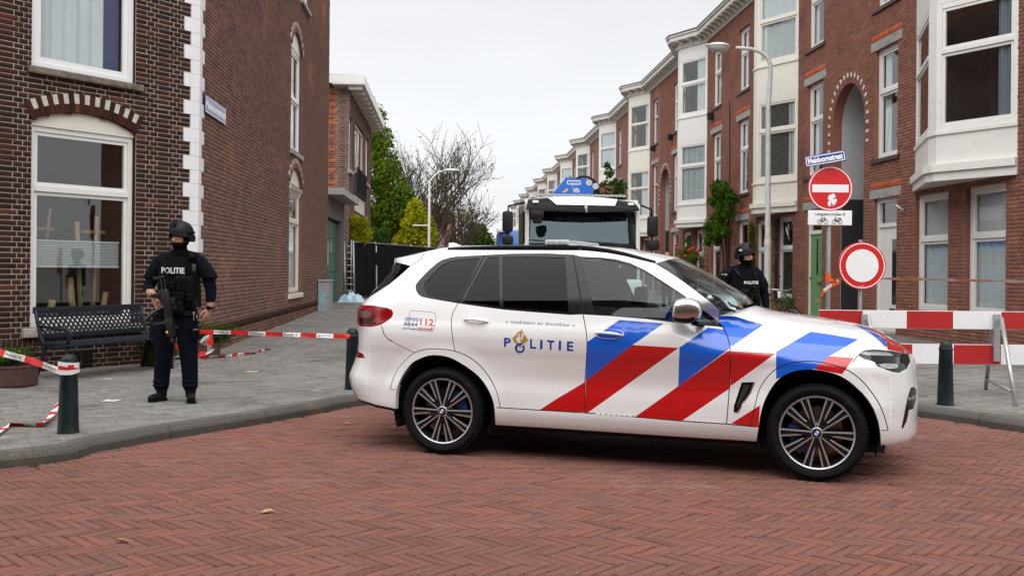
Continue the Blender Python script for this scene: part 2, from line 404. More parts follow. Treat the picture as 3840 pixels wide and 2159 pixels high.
# road: bedding sheet with clay pavers laid in herringbone
g = MB()
g.add([(-14, -9, -0.026), (18, -9, -0.026), (18, 14, -0.026), (-14, 14, -0.026)], [(0, 1, 2, 3)])
road = tag(g.build('road', m_joint), 'red herringbone clay paver road of the crossing', kind='structure')
g = MB()
g.add([(-14, 14.0, -0.010), (18, 14.0, -0.010), (18, 74, 0.59), (-14, 74, 0.59), (-14, 140, 0.59), (18, 140, 0.59)], [(0, 1, 2, 3), (3, 2, 5, 4)])
tag(g.build('street', m_street), kind='structure')
def inside_side(line, x, y):
 """signed offset from a kerb line, positive on the left of its direction (vectorised, nearest segment)"""
 P = np.array([(p.x, p.y) for p in line]); a = P[:-1]; d = P[1:] - P[:-1]; L2 = (d ** 2).sum(1)
 best = np.full(len(x), 1e9); sgn = np.zeros(len(x))
 for i in range(len(a)):
  t = np.clip(((x - a[i, 0]) * d[i, 0] + (y - a[i, 1]) * d[i, 1]) / L2[i], 0, 1)
  ex = x - a[i, 0] - t * d[i, 0]; ey = y - a[i, 1] - t * d[i, 1]; q = np.hypot(ex, ey)
  cr_ = (d[i, 0] * ey - d[i, 1] * ex) / math.sqrt(L2[i])
  upd = (q < best - 1e-7) | ((q < best + 1e-7) & (np.abs(cr_) > np.abs(sgn))); best = np.where(q < best, q, best); sgn = np.where(upd, cr_, sgn)
 return best * np.sign(sgn)
def herringbone():
 L_, W_ = 0.2528, 0.0632; a = R(-43)
 P = np.array([math.cos(a), math.sin(a), 0]); Q = np.array([-math.sin(a), math.cos(a), 0])
 C = []; A = []; HA = []; HB = []
 gap = 0.0046
 for i in range(-75, 76):
  for j in range(-345, 346):
   # staircases (W,W), next pair of staircases (L,-L)
   o = np.array([i * L_ + j * W_, -i * L_ + j * W_])
   for kind_ in (0, 1):
    if kind_ == 0: c2 = o + (L_ / 2, W_ / 2); ax = P
    else: c2 = o + (L_ + W_ / 2, W_ - L_ / 2); ax = Q
    c = P * c2[0] + Q * c2[1] + np.array([0.3, 7.4, 0])
    if -7.2 < c[0] < 8.6 and 2.4 < c[1] < 13.9: C.append(c); A.append(ax)
 C = np.array(C); A = np.array(A)
 keep = (inside_side(KERB_L, C[:, 0], C[:, 1]) < 0.06) & (inside_side(KERB_R, C[:, 0], C[:, 1]) > -0.06)
 C = C[keep]; A = A[keep]; n = len(C)
 C[:, 2] = RNG.normal(0, 0.0016, n)
 tilt = RNG.normal(0, 0.003, (n, 2)); Nn = np.stack([tilt[:, 0], tilt[:, 1], np.ones(n)], 1); Nn /= np.linalg.norm(Nn, axis=1)[:, None]
 A = A + RNG.normal(0, 0.008, (n, 3)) * np.array([1, 1, 0])
 A = A - Nn * np.einsum('ij,ij->i', A, Nn)[:, None]; A /= np.linalg.norm(A, axis=1)[:, None]
 B = np.cross(Nn, A)
 ha = L_ / 2 - gap + RNG.normal(0, 0.0009, n); hb = W_ / 2 - gap + RNG.normal(0, 0.0007, n)
 return C, A, B, Nn, ha, hb
HB = herringbone()
lay_pieces(road, 'paver', 'pavers', *HB, 0.034, 0.0022, m_paver, most=300, avoid=[(1330, 900, 3460, 1800)])
# pavements: bed, slabs, kerb stones
def offset_line(line, d):
 out = []
 for i, p in enumerate(line):
  t = (line[min(i + 1, len(line) - 1)] - line[max(i - 1, 0)]).normalized()
  out.append(p + Vector((-t.y, t.x)) * d)
 return out
def pavement(name, line, side, far, label, ang, box, avoid):
 inner = offset_line(line, side * 0.13)
 poly = [(p.x, p.y) for p in inner] + far
 vs2 = [Vector(p) for p in poly]; nb = len(vs2)
 sd = inside_side(line, np.array([x for x in range(-56, 58, 4) for y in range(30)], float), np.array([14 + 2 * y for x in range(-56, 58, 4) for y in range(30)], float))
 vs2 += [Vector((x, 14 + 2 * y)) for q, (x, y) in zip(sd, [(x, y) for x in range(-56, 58, 4) for y in range(30)]) if q * side > 0.4]
 # add cross lines so that the sheet can follow the street's rise
 r_ = delaunay_2d_cdt(vs2, [], [list(range(nb))], 1, 1e-5)
 g = MB(); g.add([(p.x, p.y, PAVE - 0.0045 + g_rise(p.y)) for p in r_[0]], r_[2])
 pv = tag(g.build(name, mat('pavement_joint', (0.155, 0.145, 0.13), .95, var=.35, vscale=20), fix=True), label, kind='structure')
 s = 0.3; ca, sa = math.cos(ang), math.sin(ang)
 C = []
 for i in range(-130, 131):
  for j in range(-130, 131):
   x0, y0 = (i + 0.5 * (j % 2)) * s, j * s
   C.append((box[0] + x0 * ca - y0 * sa, box[1] + x0 * sa + y0 * ca))
 C = np.array(C); k = (C[:, 0] > box[2]) & (C[:, 0] < box[3]) & (C[:, 1] > box[4]) & (C[:, 1] < box[5])
 C = C[k]; C = C[inside_side(line, C[:, 0], C[:, 1]) * side > 0.222]
 n = len(C)
 z = PAVE + 0.010 * np.clip(C[:, 1] - 14, 0, 60) + RNG.normal(0, 0.0016, n)
 t2 = RNG.normal(0, 0.0035, (n, 2)); Nn = np.stack([t2[:, 0], t2[:, 1], np.ones(n)], 1); Nn /= np.linalg.norm(Nn, axis=1)[:, None]
 A = np.tile([ca, sa, 0], (n, 1)); A = A - Nn * np.einsum('ij,ij->i', A, Nn)[:, None]; A /= np.linalg.norm(A, axis=1)[:, None]
 B = np.cross(Nn, A)
 lay_pieces(pv, 'paving_slab', 'paving_slabs', np.column_stack([C, z]), A, B, Nn, np.full(n, 0.1477), np.full(n, 0.1477), 0.04, 0.002, m_slab, most=300, avoid=avoid)
 # kerb stones of one metre
 acc = 0; seg = [line[0]]; stones = []
 for a, b in zip(line[:-1], line[1:]):
  seg.append(b); acc += (b - a).length
  if acc >= 0.95: stones.append(seg); seg = [b]; acc = 0
 kb = bpy.data.objects.new(name + '_kerb', None); link(kb); kb['kind'] = 'structure'; kb['label'] = 'dark concrete kerb of the ' + name.replace('_', ' ')
 for st in stones:
  if st[0].y > 60 or st[0].y < 3: continue
  g = MB(); prof = [(0.006, -0.05), (0.0, 0.06), (0.012, PAVE - 0.028), (0.04, PAVE + 0.002), (0.06, PAVE + 0.008), (0.148, PAVE + 0.009), (0.148, -0.05)]
  L0 = st[0]; L1 = st[-1]
  pts = [L0 + (st[1] - L0).normalized() * 0.004] + st[1:-1] + [L1 - (L1 - st[-2]).normalized() * 0.004]
  k = len(prof); vs = []
  for i, p in enumerate(pts):
   t = (pts[min(i + 1, len(pts) - 1)] - pts[max(i - 1, 0)]).normalized(); nn = Vector((-t.y, t.x)) * side
   for (o_, h) in prof: vs.append((p.x + nn.x * o_, p.y + nn.y * o_, h + g_rise(p.y)))
  fs = [(i * k + j, i * k + (j + 1) % k, (i + 1) * k + (j + 1) % k, (i + 1) * k + j) for i in range(len(pts) - 1) for j in range(k)]
  fs += [tuple(range(k)), tuple((len(pts) - 1) * k + j for j in range(k - 1, -1, -1))]
  g.add(vs, fs); g.build('kerb_stone', m_kerb, kb, fix=True)
 return pv
pavement('pavement_left', KERB_L, 1, [(-60, 95), (-60, -12), (-12, -12)][:2] + [(-14, 4)], 'grey concrete slab pavement round the left corner', R(29), (-4, 10, -9.5, 1.5, 6.0, 34.0), [(540, 820, 830, 1520), (1320, 900, 3450, 1800)])
pavement('pavement_right', KERB_R, -1, [(60, 95), (60, 6), (17, 6)][:2] + [(18, 7)], 'grey concrete slab pavement on the right corner', R(31), (6, 12, 3.0, 10.5, 8.0, 26.0), [(1320, 900, 3420, 1800), (3080, 1160, 3840, 1370)])
# ------------------------------------------------------------------ walls, openings, windows
class Wall:
 def __init__(s, o, t, n):
  s.o = Vector(o); s.t = Vector(t).normalized(); s.n = Vector(n).normalized(); s.up = Vector((0, 0, 1))
  s.M = Matrix.Identity(4)
  for i in range(3): s.M[i][0], s.M[i][1], s.M[i][2], s.M[i][3] = s.t[i], s.n[i], s.up[i], s.o[i]
 def p(s, t, z, d=0.0): return s.o + s.t * t + s.up * z + s.n * d
 def tz(s, u, v, d=0.0):
  q = at_plane(u, v, s.o + s.n * d, s.n) - s.o
  return q.dot(s.t), q.z
class Op:
 """an opening: straight sides z0..z1, optional segment arch of a given rise on top"""
 def __init__(s, t0, t1, z0, z1, rise=0.0):
  s.t0, s.t1, s.z0, s.z1, s.rise = min(t0, t1), max(t0, t1), z0, z1, rise
  w = s.t1 - s.t0; s.tc = (s.t0 + s.t1) / 2
  if rise > 0: s.rho = (w * w / 4 + rise * rise) / (2 * rise); s.zc = z1 + rise - s.rho
 def span(s, z):
  if z <= s.z0 or z >= s.z1 + s.rise: return None
  if z <= s.z1: return s.t0, s.t1
  h = math.sqrt(max(0, s.rho ** 2 - (z - s.zc) ** 2)); return s.tc - h, s.tc + h
 def outline(s, k=14):
  pts = [(s.t0, s.z0), (s.t1, s.z0), (s.t1, s.z1)]
  if s.rise > 0:
   a1 = math.atan2(s.z1 - s.zc, (s.t1 - s.t0) / 2); a0 = math.pi - a1
   pts += [(s.tc + s.rho * math.cos(a1 + (a0 - a1) * i / k), s.zc + s.rho * math.sin(a1 + (a0 - a1) * i / k)) for i in range(1, k)]
  pts.append((s.t0, s.z1)); return pts
def in_poly(p, poly):
 x, y = p; c = False; j = len(poly) - 1
 for i in range(len(poly)):
  xi, yi = poly[i]; xj, yj = poly[j]
  if (yi > y) != (yj > y) and x < (xj - xi) * (y - yi) / (yj - yi) + xi: c = not c
  j = i
 return c
def sheet(outer, holes):
 """triangles of a polygon with holes; returns 2D verts, faces"""
 vs = [Vector(p) for p in outer]; fl = [list(range(len(outer)))]
 for h in holes:
  b = len(vs); vs += [Vector(p) for p in h]; fl.append(list(range(b, b + len(h))))
 r_ = delaunay_2d_cdt(vs, [], fl, 0, 1e-6)
 out = []
 for f in r_[2]:
  c = sum((r_[0][i] for i in f), Vector((0, 0))) / len(f)
  if in_poly(c, outer) and not any(in_poly(c, h) for h in holes): out.append(f)
 return r_[0], out
def brick_cells(t0, t1, z0, z1, L, H, ops, jag=None, soldier=None):
 """Flemish bond cells, cut at the openings. jag(row z) -> (t0, t1) of that row"""
 out = []; hd = L / 2
 nrow = int(round((z1 - z0) / H))
 for r_ in range(nrow):
  za = z0 + r_ * H; zb = za + H; zm = (za + zb) / 2
  a0, a1 = (t0, t1) if jag is None else jag(zm)
  spans = [(a0, a1)]
  for op in ops:
   sp = op.span(zm)
   if sp is None: continue
   ns = []
   for (p, q) in spans:
    if sp[1] <= p or sp[0] >= q: ns.append((p, q)); continue
    if sp[0] > p: ns.append((p, sp[0]))
    if sp[1] < q: ns.append((sp[1], q))
   spans = ns
  if soldier and soldier[0] <= zm <= soldier[1]: continue
  x = t0 - L - (r_ % 2) * (L * 0.75); k = r_
  cells = []
  while x < t1:
   w = L if k % 2 == 0 else hd
   cells.append((x, x + w)); x += w; k += 1
  for (p, q) in spans:
   for (a, b) in cells:
    lo, hi = max(a, p), min(b, q)
    if hi - lo > 0.022: out.append((lo, hi, za, zb))
 return out
def lay_bricks(house, wall, cells, ma, joint=0.010, proud=0.010, most=300, avoid=(), cham=0.0025, name='brick', stuff='bricks', jit=0.0016):
 c = np.array(cells); n = len(c)
 if n == 0: return
 o = np.array(wall.o); t = np.array(wall.t); nn = np.array(wall.n); up = np.array([0, 0, 1.0])
 tm = (c[:, 0] + c[:, 1]) / 2; zm = (c[:, 2] + c[:, 3]) / 2
 C = o + tm[:, None] * t + zm[:, None] * up + nn * (proud + RNG.normal(0, jit, n))[:, None]
 ha = (c[:, 1] - c[:, 0]) / 2 - joint / 2 - np.abs(RNG.normal(0, 0.0012, n)); hb = (c[:, 3] - c[:, 2]) / 2 - joint / 2 - np.abs(RNG.normal(0, 0.0010, n))
 ha = np.maximum(ha, 0.006); hb = np.maximum(hb, 0.006)
 A = np.tile(t, (n, 1)); B = np.tile(up, (n, 1)); Nn = np.tile(nn, (n, 1))
 if np.dot(np.cross(t, up), nn) < 0: A = -A
 lay_pieces(house, name, stuff, C, A, B, Nn, ha, hb, proud + 0.012, cham, ma, most=most, avoid=avoid)
def wall_slab(house, wall, t0, t1, z0, z1, ops, ma, thick=0.3, name='wall', revmat=None, outer=None):
 outer = outer or [(t0, z0), (t1, z0), (t1, z1), (t0, z1)]
 V2, fs = sheet(outer, [op.outline() for op in ops])
 g = MB(); g.add([wall.p(p.x, p.y, 0) for p in V2], fs)
 g.cur = 1 if revmat else 0
 for op in ops:
  ol = op.outline(); k = len(ol)
  vs = [wall.p(a, b, 0) for a, b in ol] + [wall.p(a, b, -thick) for a, b in ol]
  g.add(vs, [(i, (i + 1) % k, (i + 1) % k + k, i + k) for i in range(k)])
 o = g.build(name, [ma] + ([revmat] if revmat else [])); world_child(o, house); return o
def frame_boxes(mb, wall, t0, t1, z0, z1, w, d0, d1):
 """four bars round a rectangle, between depths d0 (front) and d1"""
 M = wall.M
 mb.bx((t0, d1, z0), (t1, d0, z0 + w), M); mb.bx((t0, d1, z1 - w), (t1, d0, z1), M)
 mb.bx((t0, d1, z0 + w), (t0 + w, d0, z1 - w), M); mb.bx((t1 - w, d1, z0 + w), (t1, d0, z1 - w), M)
def curtain_mb(wall, t0, t1, z0, z1, d, amp=0.025, wl=0.13, ph=0.0):
 g = MB(); n = max(8, int((t1 - t0) / wl * 8))
 vs = []
 for i in range(n + 1):
  t = t0 + (t1 - t0) * i / n; dd = d + amp * math.sin(ph + 2 * math.pi * (t - t0) / wl) + 0.4 * amp * math.sin(ph * 2 + 2 * math.pi * (t - t0) / (wl * 2.3))
  vs += [wall.p(t, z0, dd), wall.p(t, z1, dd)]
 g.add(vs, [(2 * i, 2 * i + 2, 2 * i + 3, 2 * i + 1) for i in range(n)]); return g
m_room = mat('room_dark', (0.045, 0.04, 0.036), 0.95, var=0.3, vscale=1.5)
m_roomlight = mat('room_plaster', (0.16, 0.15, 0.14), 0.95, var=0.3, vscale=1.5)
m_white = mat('paint_white', (0.74, 0.74, 0.72), 0.42, var=0.05, vscale=4, dirt=(0.45, 0.43, 0.38), dscale=6, dlo=0.62, dhi=0.85)
m_cream = mat('paint_cream', (0.72, 0.70, 0.63), 0.45, var=0.05, vscale=3, dirt=(0.46, 0.42, 0.33), dscale=5, dlo=0.62, dhi=0.85)
m_pvc = mat('window_plastic_white', (0.80, 0.81, 0.82), 0.3, var=0.03)
m_curt = mat('net_curtain', (0.72, 0.73, 0.75), 0.9, var=0.06, vscale=5)
m_curt_b = mat('blue_curtain', (0.16, 0.19, 0.36), 0.9, var=0.08)
m_stone = mat('lintel_stone', (0.33, 0.32, 0.30), 0.85, var=0.22, vscale=9, bump=0.4, dirt=(0.20, 0.19, 0.17), dscale=4, dlo=0.55)
m_sillstone = mat('sill_stone_weathered', (0.20, 0.165, 0.125), 0.9, var=0.35, vscale=22, bump=0.6, bscale=50, dirt=(0.07, 0.065, 0.055), dscale=5, dlo=0.45, dhi=0.65)
m_blind = mat('blind_slats', (0.62, 0.63, 0.62), 0.6, var=0.05)
g_house = glass('window_glass', (0.80, 0.86, 0.86), 0.008, 2.1, 0.02)
def window(house, wall, t0, t1, z0, z1, fm, d=-0.09, fw=0.055, transom=None, mull=None, sash=0.045, room=0.7, curtain=None, name='window', rm=None, gl=None, cur_d=0.12, blind=None, cur_mat=None):
 """frame with lights; panes, room behind and curtain are its pieces. transom: height of the cross bar above z0"""
 g = MB(); frame_boxes(g, wall, t0, t1, z0, z1, fw, d, d - 0.07)
 cells = []
 zs = [z0 + fw] + ([z0 + transom - 0.035, z0 + transom + 0.035] if transom else []) + [z1 - fw]
 if transom: g.bx((t0 + fw, d - 0.066, zs[1]), (t1 - fw, d + 0.012, zs[2]), wall.M)
 ts = [t0 + fw]
 for q in (mull or []):
  ts += [t0 + q - 0.03, t0 + q + 0.03]
 ts.append(t1 - fw)
 for i in range(0, len(ts), 2):
  for j in range(0, len(zs), 2): cells.append((ts[i], ts[i + 1], zs[j], zs[j + 1]))
  if i + 2 < len(ts): g.bx((ts[i + 1], d - 0.06, z0 + fw), (ts[i + 2], d + 0.008, z1 - fw), wall.M)
 if sash:
  for (a, b, e, f_) in cells: frame_boxes(g, wall, a + 0.003, b - 0.003, e + 0.003, f_ - 0.003, sash, d - 0.018, d - 0.06)
 w = g.build(name, fm, fix=True); world_child(w, house)
 for (a, b, e, f_) in cells:
  k = sash or 0.0; pn = MB(); pn.quad((a + k, d - 0.04, e + k), (b - k, d - 0.04, e + k), (b - k, d - 0.04, f_ - k), (a + k, d - 0.04, f_ - k), wall.M)
  o = pn.build('pane', gl or g_house); world_child(o, w)
 if room:
  r_ = MB(); M = wall.M; a, b, e, f_ = t0 + 0.01, t1 - 0.01, z0 + 0.01, z1 - 0.01; y0, y1 = d - 0.075, d - room
  A = [(a - .3, y1, e - .3), (b + .3, y1, e - .3), (b + .3, y1, f_ + .2), (a - .3, y1, f_ + .2)]; B_ = [(a, y0, e), (b, y0, e), (b, y0, f_), (a, y0, f_)]
  r_.add(A + B_, [(0, 1, 2, 3), (0, 4, 5, 1), (1, 5, 6, 2), (2, 6, 7, 3), (3, 7, 4, 0)], M)
  o = r_.build('room', rm or m_room); world_child(o, w)
 for (c0, c1, e, f_) in (curtain or []):
  o = curtain_mb(wall, t0 + c0, t0 + c1, z0 + e, z0 + f_, d - cur_d, ph=random.random() * 6).build('curtain', cur_mat or m_curt, smooth=True); world_child(o, w)
 if blind:
  c0, c1, e, f_, st = blind; b_ = MB(); z = z0 + e
  while z < z0 + f_:
   b_.box(((2 * t0 + c0 + c1) / 2, d - cur_d, z), (c1 - c0, 0.03, 0.006), wall.M @ Matrix.Identity(4)); z += st
  o = b_.build('blind', m_blind, fix=True); world_child(o, w)
 return w
def wbox(house_part_name, wall, boxes, ma, parent, bev=0.0):
 g = MB()
 for a, b in boxes:
  if bev:
   g.bbox([(a[i] + b[i]) / 2 for i in range(3)], [abs(b[i] - a[i]) for i in range(3)], bev, wall.M)
  else: g.bx(a, b, wall.M)
 o = g.build(house_part_name, ma, fix=True); world_child(o, parent); return o
def voussoirs(house, wall, op, n, thick, mats_fn, name='voussoir', d0=-0.10, d1=0.016, gap=0.006, under=0.0):
 """wedge bricks of an arch, each its own piece. mats_fn(i) -> list of (from, to, material) along the radius"""
 a1 = math.atan2(op.z1 - op.zc, (op.t1 - op.t0) / 2); a0 = math.pi - a1; r0 = op.rho - under
 a1 -= 0.0; da = (a0 - a1) / n
 for i in range(n):
  b0 = a1 + i * da + gap / r0 / 2; b1 = a1 + (i + 1) * da - gap / r0 / 2
  for (f0, f1, ma) in mats_fn(i):
   g = MB(); ra, rb = r0 + f0 * thick, r0 + f1 * thick; vs = []
   pr = d1 + random.uniform(-.002, .002)
   for d in (d0, pr):
    for (an, rr) in ((b0, ra), (b1, ra), (b1, rb), (b0, rb)):
     vs.append((op.tc + rr * math.cos(an), d, op.zc + rr * math.sin(an)))
   g.add(vs, [(0, 1, 2, 3), (4, 5, 6, 7), (0, 1, 5, 4), (1, 2, 6, 5), (2, 3, 7, 6), (3, 0, 4, 7)], wall.M)
   o = g.build(name, ma, fix=True); world_child(o, house)
# ------------------------------------------------------------------ the corner house on the left
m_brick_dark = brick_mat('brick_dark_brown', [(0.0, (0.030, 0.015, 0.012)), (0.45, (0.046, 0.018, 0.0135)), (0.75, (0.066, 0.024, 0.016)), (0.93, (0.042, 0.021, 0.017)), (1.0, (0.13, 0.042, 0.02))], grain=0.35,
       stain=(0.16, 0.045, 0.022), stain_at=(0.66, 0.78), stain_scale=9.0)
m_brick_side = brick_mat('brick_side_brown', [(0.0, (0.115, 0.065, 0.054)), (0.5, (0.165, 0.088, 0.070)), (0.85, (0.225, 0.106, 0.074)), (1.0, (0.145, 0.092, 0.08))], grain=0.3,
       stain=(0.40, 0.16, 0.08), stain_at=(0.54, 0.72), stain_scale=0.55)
m_mortar = mat('mortar_grey', (0.44, 0.405, 0.37), 0.95, var=0.3, vscale=14, bump=0.3)
m_quoin = mat('quoin_white_paint', (0.78, 0.79, 0.81), 0.6, var=0.05, vscale=8, bump=0.25, bscale=30)
m_vw = mat('voussoir_lime', (0.52, 0.49, 0.44), 0.85, var=0.3, vscale=30, bump=0.4, dirt=(0.16, 0.08, 0.05), dscale=14, dlo=0.6, dhi=0.75)
CORNER = at_z(735, 1345, PAVE)
FW_DIR = Vector(((4500 - 1920) / 3680.0, 1, 0)).normalized()      # front wall runs back to the right
ST_DIR = Vector(((1680 - 1920) / 3680.0, 1, 0)).normalized()      # the street
FRONT = Wall(CORNER, -FW_DIR, Vector((FW_DIR.y, -FW_DIR.x, 0)))    # t grows to the left
SIDE = Wall(CORNER, ST_DIR, Vector((ST_DIR.y, -ST_DIR.x, 0)))      # t grows away
house_l = thing('corner_house', 'dark brown brick corner house with white quoins behind the armed officer and the bench', 'house', CORNER)
BH = 0.070; BL = 0.262
HT = 12.0
side_end = SIDE.tz(1228, 900)[0]
# openings of the front
a = FRONT.tz(119, 500); b = FRONT.tz(509, 502); zsp = FRONT.tz(509, 502)[1]
w_lo = Op(a[0], b[0], FRONT.tz(300, 1221)[1], zsp, FRONT.tz(300, 424)[1] - zsp)
zs_u = FRONT.tz(315, 283)[1]
w_hi = Op(FRONT.tz(119, 200)[0], FRONT.tz(507, 250)[0], zs_u, zs_u + 2.35)
z_sold0 = FRONT.tz(60, 1302)[1]; z_sold1 = FRONT.tz(60, 1268)[1]
PL = z_sold1
qz0 = FRONT.tz(700, 945)[1]
QH = 3 * BH
def q_wide(z): return (int((z - qz0) // QH) % 2) == 0
def jag_front(z):
 if z < qz0: return (0.0, 5.2)
 return (0.275 if q_wide(z) else 0.155, 5.2)
z_base = -0.05
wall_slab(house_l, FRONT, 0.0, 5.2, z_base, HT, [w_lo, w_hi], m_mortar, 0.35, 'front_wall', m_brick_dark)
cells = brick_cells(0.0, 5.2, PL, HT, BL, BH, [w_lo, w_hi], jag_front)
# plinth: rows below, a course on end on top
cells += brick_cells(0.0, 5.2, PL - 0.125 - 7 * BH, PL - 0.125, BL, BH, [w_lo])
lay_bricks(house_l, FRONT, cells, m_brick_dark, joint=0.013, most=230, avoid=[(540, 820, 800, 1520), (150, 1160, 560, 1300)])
sol = [(x, x + BH, PL - 0.125, PL) for x in np.arange(0.0, 5.15, BH)]
lay_bricks(house_l, FRONT, [c for c in sol], m_brick_dark, joint=0.012, most=0, name='end_brick', stuff='end_bricks', proud=0.016)
# arch over the lower window
def vm(i):
 if i % 2 == 0: return [(0.0, 1.0, m_brick_dark)]
 return [(0.0, 0.44, m_brick_dark), (0.47, 1.0, m_vw)]
voussoirs(house_l, FRONT, w_lo, 23, 0.255, vm, d0=-0.12, d1=0.024)
# quoins
z = qz0; k = 0
while z < HT:
 wide = q_wide(z + 0.01)
 g = MB(); wf, ws = (0.27, 0.30) if wide else (0.15, 0.16)
 pr = 0.016
 # an L of two slabs meeting at the corner
 n1, n2 = FRONT.n * pr, SIDE.n * pr
 c0 = CORNER; e = (FRONT.n + SIDE.n); e = e / e.dot(FRONT.n) * pr if abs(e.dot(FRONT.n)) > 1e-6 else n1
 pts = [c0 + FRONT.t * wf + n1, c0 + e, c0 + SIDE.t * ws + n2, c0 + SIDE.t * ws - SIDE.n * .02, c0, c0 + FRONT.t * wf - FRONT.n * .02]
 z0_, z1_ = z + 0.002, min(z + QH, HT) - 0.002
 vs = [Vector((p.x, p.y, CORNER.z + z0_)) for p in pts] + [Vector((p.x, p.y, CORNER.z + z1_)) for p in pts]
 g.add(vs, [(5, 4, 3, 2, 1, 0), (6, 7, 8, 9, 10, 11)] + [(i, (i + 1) % 6, (i + 1) % 6 + 6, i + 6) for i in range(6)])
 o = g.build('quoin', m_quoin, fix=True); world_child(o, house_l)
 z += QH; k += 1
# lower window: head panel, top light, big light
zt = FRONT.tz(120, 505)[1]
tl0 = w_lo.t0; tl1 = w_lo.t1
tr = (FRONT.tz(300, 717)[1])
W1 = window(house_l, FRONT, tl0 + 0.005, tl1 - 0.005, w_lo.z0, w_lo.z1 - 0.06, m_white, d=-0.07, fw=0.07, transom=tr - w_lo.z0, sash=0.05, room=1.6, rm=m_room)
g = MB(); ol = w_lo.outline(18); top = [(p, q) for p, q in ol if q >= w_lo.z1 - 1e-4]
poly = [(tl0 + .004, w_lo.z1 - 0.06), (tl1 - .004, w_lo.z1 - 0.06)] + [(min(max(p, tl0 + .004), tl1 - .004), q - 0.003) for p, q in top]
g.prism(poly, -0.12, -0.045, FRONT.M); o = g.build('head_panel', m_cream, fix=True); world_child(o, house_l)
wbox('sill', FRONT, [((tl0 - 0.12, -0.1, w_lo.z0 - 0.125), (tl1 + 0.12, 0.075, w_lo.z0 - 0.002))], mat('sill_cream', (0.42, 0.39, 0.33), 0.8, var=0.3, vscale=10, bump=0.3, dirt=(0.2, 0.16, 0.11), dscale=7), house_l, 0.012)
# pleated blind, timber props and clutter inside the lower window
zb0, zb1 = FRONT.tz(300, 1000)[1], FRONT.tz(300, 905)[1]
g = MB(); n = 16; vs = []
for i in range(n * 2 + 1):
 zz = zb0 + (zb1 - zb0) * i / (n * 2); dd = -0.20 + (0.012 if i % 2 else -0.012)
 vs += [FRONT.p(tl0 + 0.13, zz, dd), FRONT.p(tl1 - 0.13, zz, dd)]
g.add(vs, [(2 * i, 2 * i + 1, 2 * i + 3, 2 * i + 2) for i in range(2 * n)])
g.bx((tl0 + .13, -0.215, zb0 - 0.012), (tl1 - .13, -0.185, zb0 + 0.008), FRONT.M); g.bx((tl0 + .13, -0.215, zb1 - 0.008), (tl1 - .13, -0.185, zb1 + 0.012), FRONT.M)
o = g.build('pleated_blind', mat('pleated_blind', (0.62, 0.64, 0.64), 0.7)); world_child(o, W1)
m_timber = mat('raw_timber', (0.42, 0.27, 0.13), 0.75, var=0.3, vscale=6, aniso=(6, 6, 1))
for (u0, v0, u1, v1, r_) in ((288, 830, 302, 1175, 0.035), (363, 810, 345, 1178, 0.032), (188, 780, 172, 900, 0.02), (262, 1040, 275, 1178, 0.045), (397, 1095, 377, 1178, 0.04), (196, 1125, 180, 1180, 0.05)):
 p0 = FRONT.tz(u0, v0, -0.45); p1 = FRONT.tz(u1, v1, -0.45)
 g = MB(); g.tube([FRONT.p(p0[0], p0[1], -0.45), FRONT.p(p1[0], p1[1] - 0.1, -0.45)], [r_, r_ * 1.15], 9)
 o = g.build('timber_prop', m_timber, smooth=True); world_child(o, W1)
for (u0, u1, v0) in ((125, 205, 855), (310, 395, 867), (125, 220, 1177), (317, 405, 1172)):
 p0 = FRONT.tz(u0, v0, -0.42); p1 = FRONT.tz(u1, v0 + 8, -0.42)
 g = MB(); g.bx((p0[0], -0.62, p0[1] - 0.025), (p1[0], -0.42, p0[1] + 0.02), FRONT.M)
 o = g.build('timber_shelf', mat('shelf_timber', (0.30, 0.15, 0.06), 0.7, var=0.3, vscale=8), fix=True); world_child(o, W1)
# upper window, tilted sash, net curtain, weathered stone sill
W2 = window(house_l, FRONT, w_hi.t0 + 0.004, w_hi.t1 - 0.004, w_hi.z0 + 0.003, w_hi.z1, m_pvc, d=-0.05, fw=0.075, sash=0.075, room=1.2, rm=m_roomlight, cur_d=0.20)
cw = w_hi.t1 - w_hi.t0
o = curtain_mb(FRONT, w_hi.t0 + cw * 0.24, w_hi.t1 - 0.1, w_hi.z0 + 0.08, w_hi.z1, -0.26, 0.03, 0.2, 1.0).build('curtain', m_curt, smooth=True); world_child(o, W2)
o = curtain_mb(FRONT, w_hi.t0 + 0.08, w_hi.t0 + cw * 0.25, w_hi.z0 + 0.08, w_hi.z1, -0.30, 0.015, 0.3, 2.0).build('side_curtain', m_curt_b, smooth=True); world_child(o, W2)
wbox('sill', FRONT, [((w_hi.t0 - 0.10, -0.1, w_hi.z0 - 0.10), (w_hi.t1 + 0.06, 0.085, w_hi.z0 - 0.0))], m_sillstone, house_l, 0.025)
# cellar grille
tg = FRONT.tz(308, 1345); g = MB()
for i in range(7): g.bx((tg[0] - 0.13 + i * 0.043, -0.01, tg[1] - 0.13), (tg[0] - 0.13 + i * 0.043 + 0.014, 0.034, tg[1] + 0.1), FRONT.M)
g.bx((tg[0] - 0.16, 0.0, tg[1] - 0.15), (tg[0] + 0.18, 0.030, tg[1] - 0.13), FRONT.M); g.bx((tg[0] - 0.16, 0.0, tg[1] + 0.1), (tg[0] + 0.18, 0.030, tg[1] + 0.125), FRONT.M)
o = g.build('cellar_grille', mat('iron_black', (0.02, 0.02, 0.02), 0.6, metal=0.3), fix=True); world_child(o, house_l)
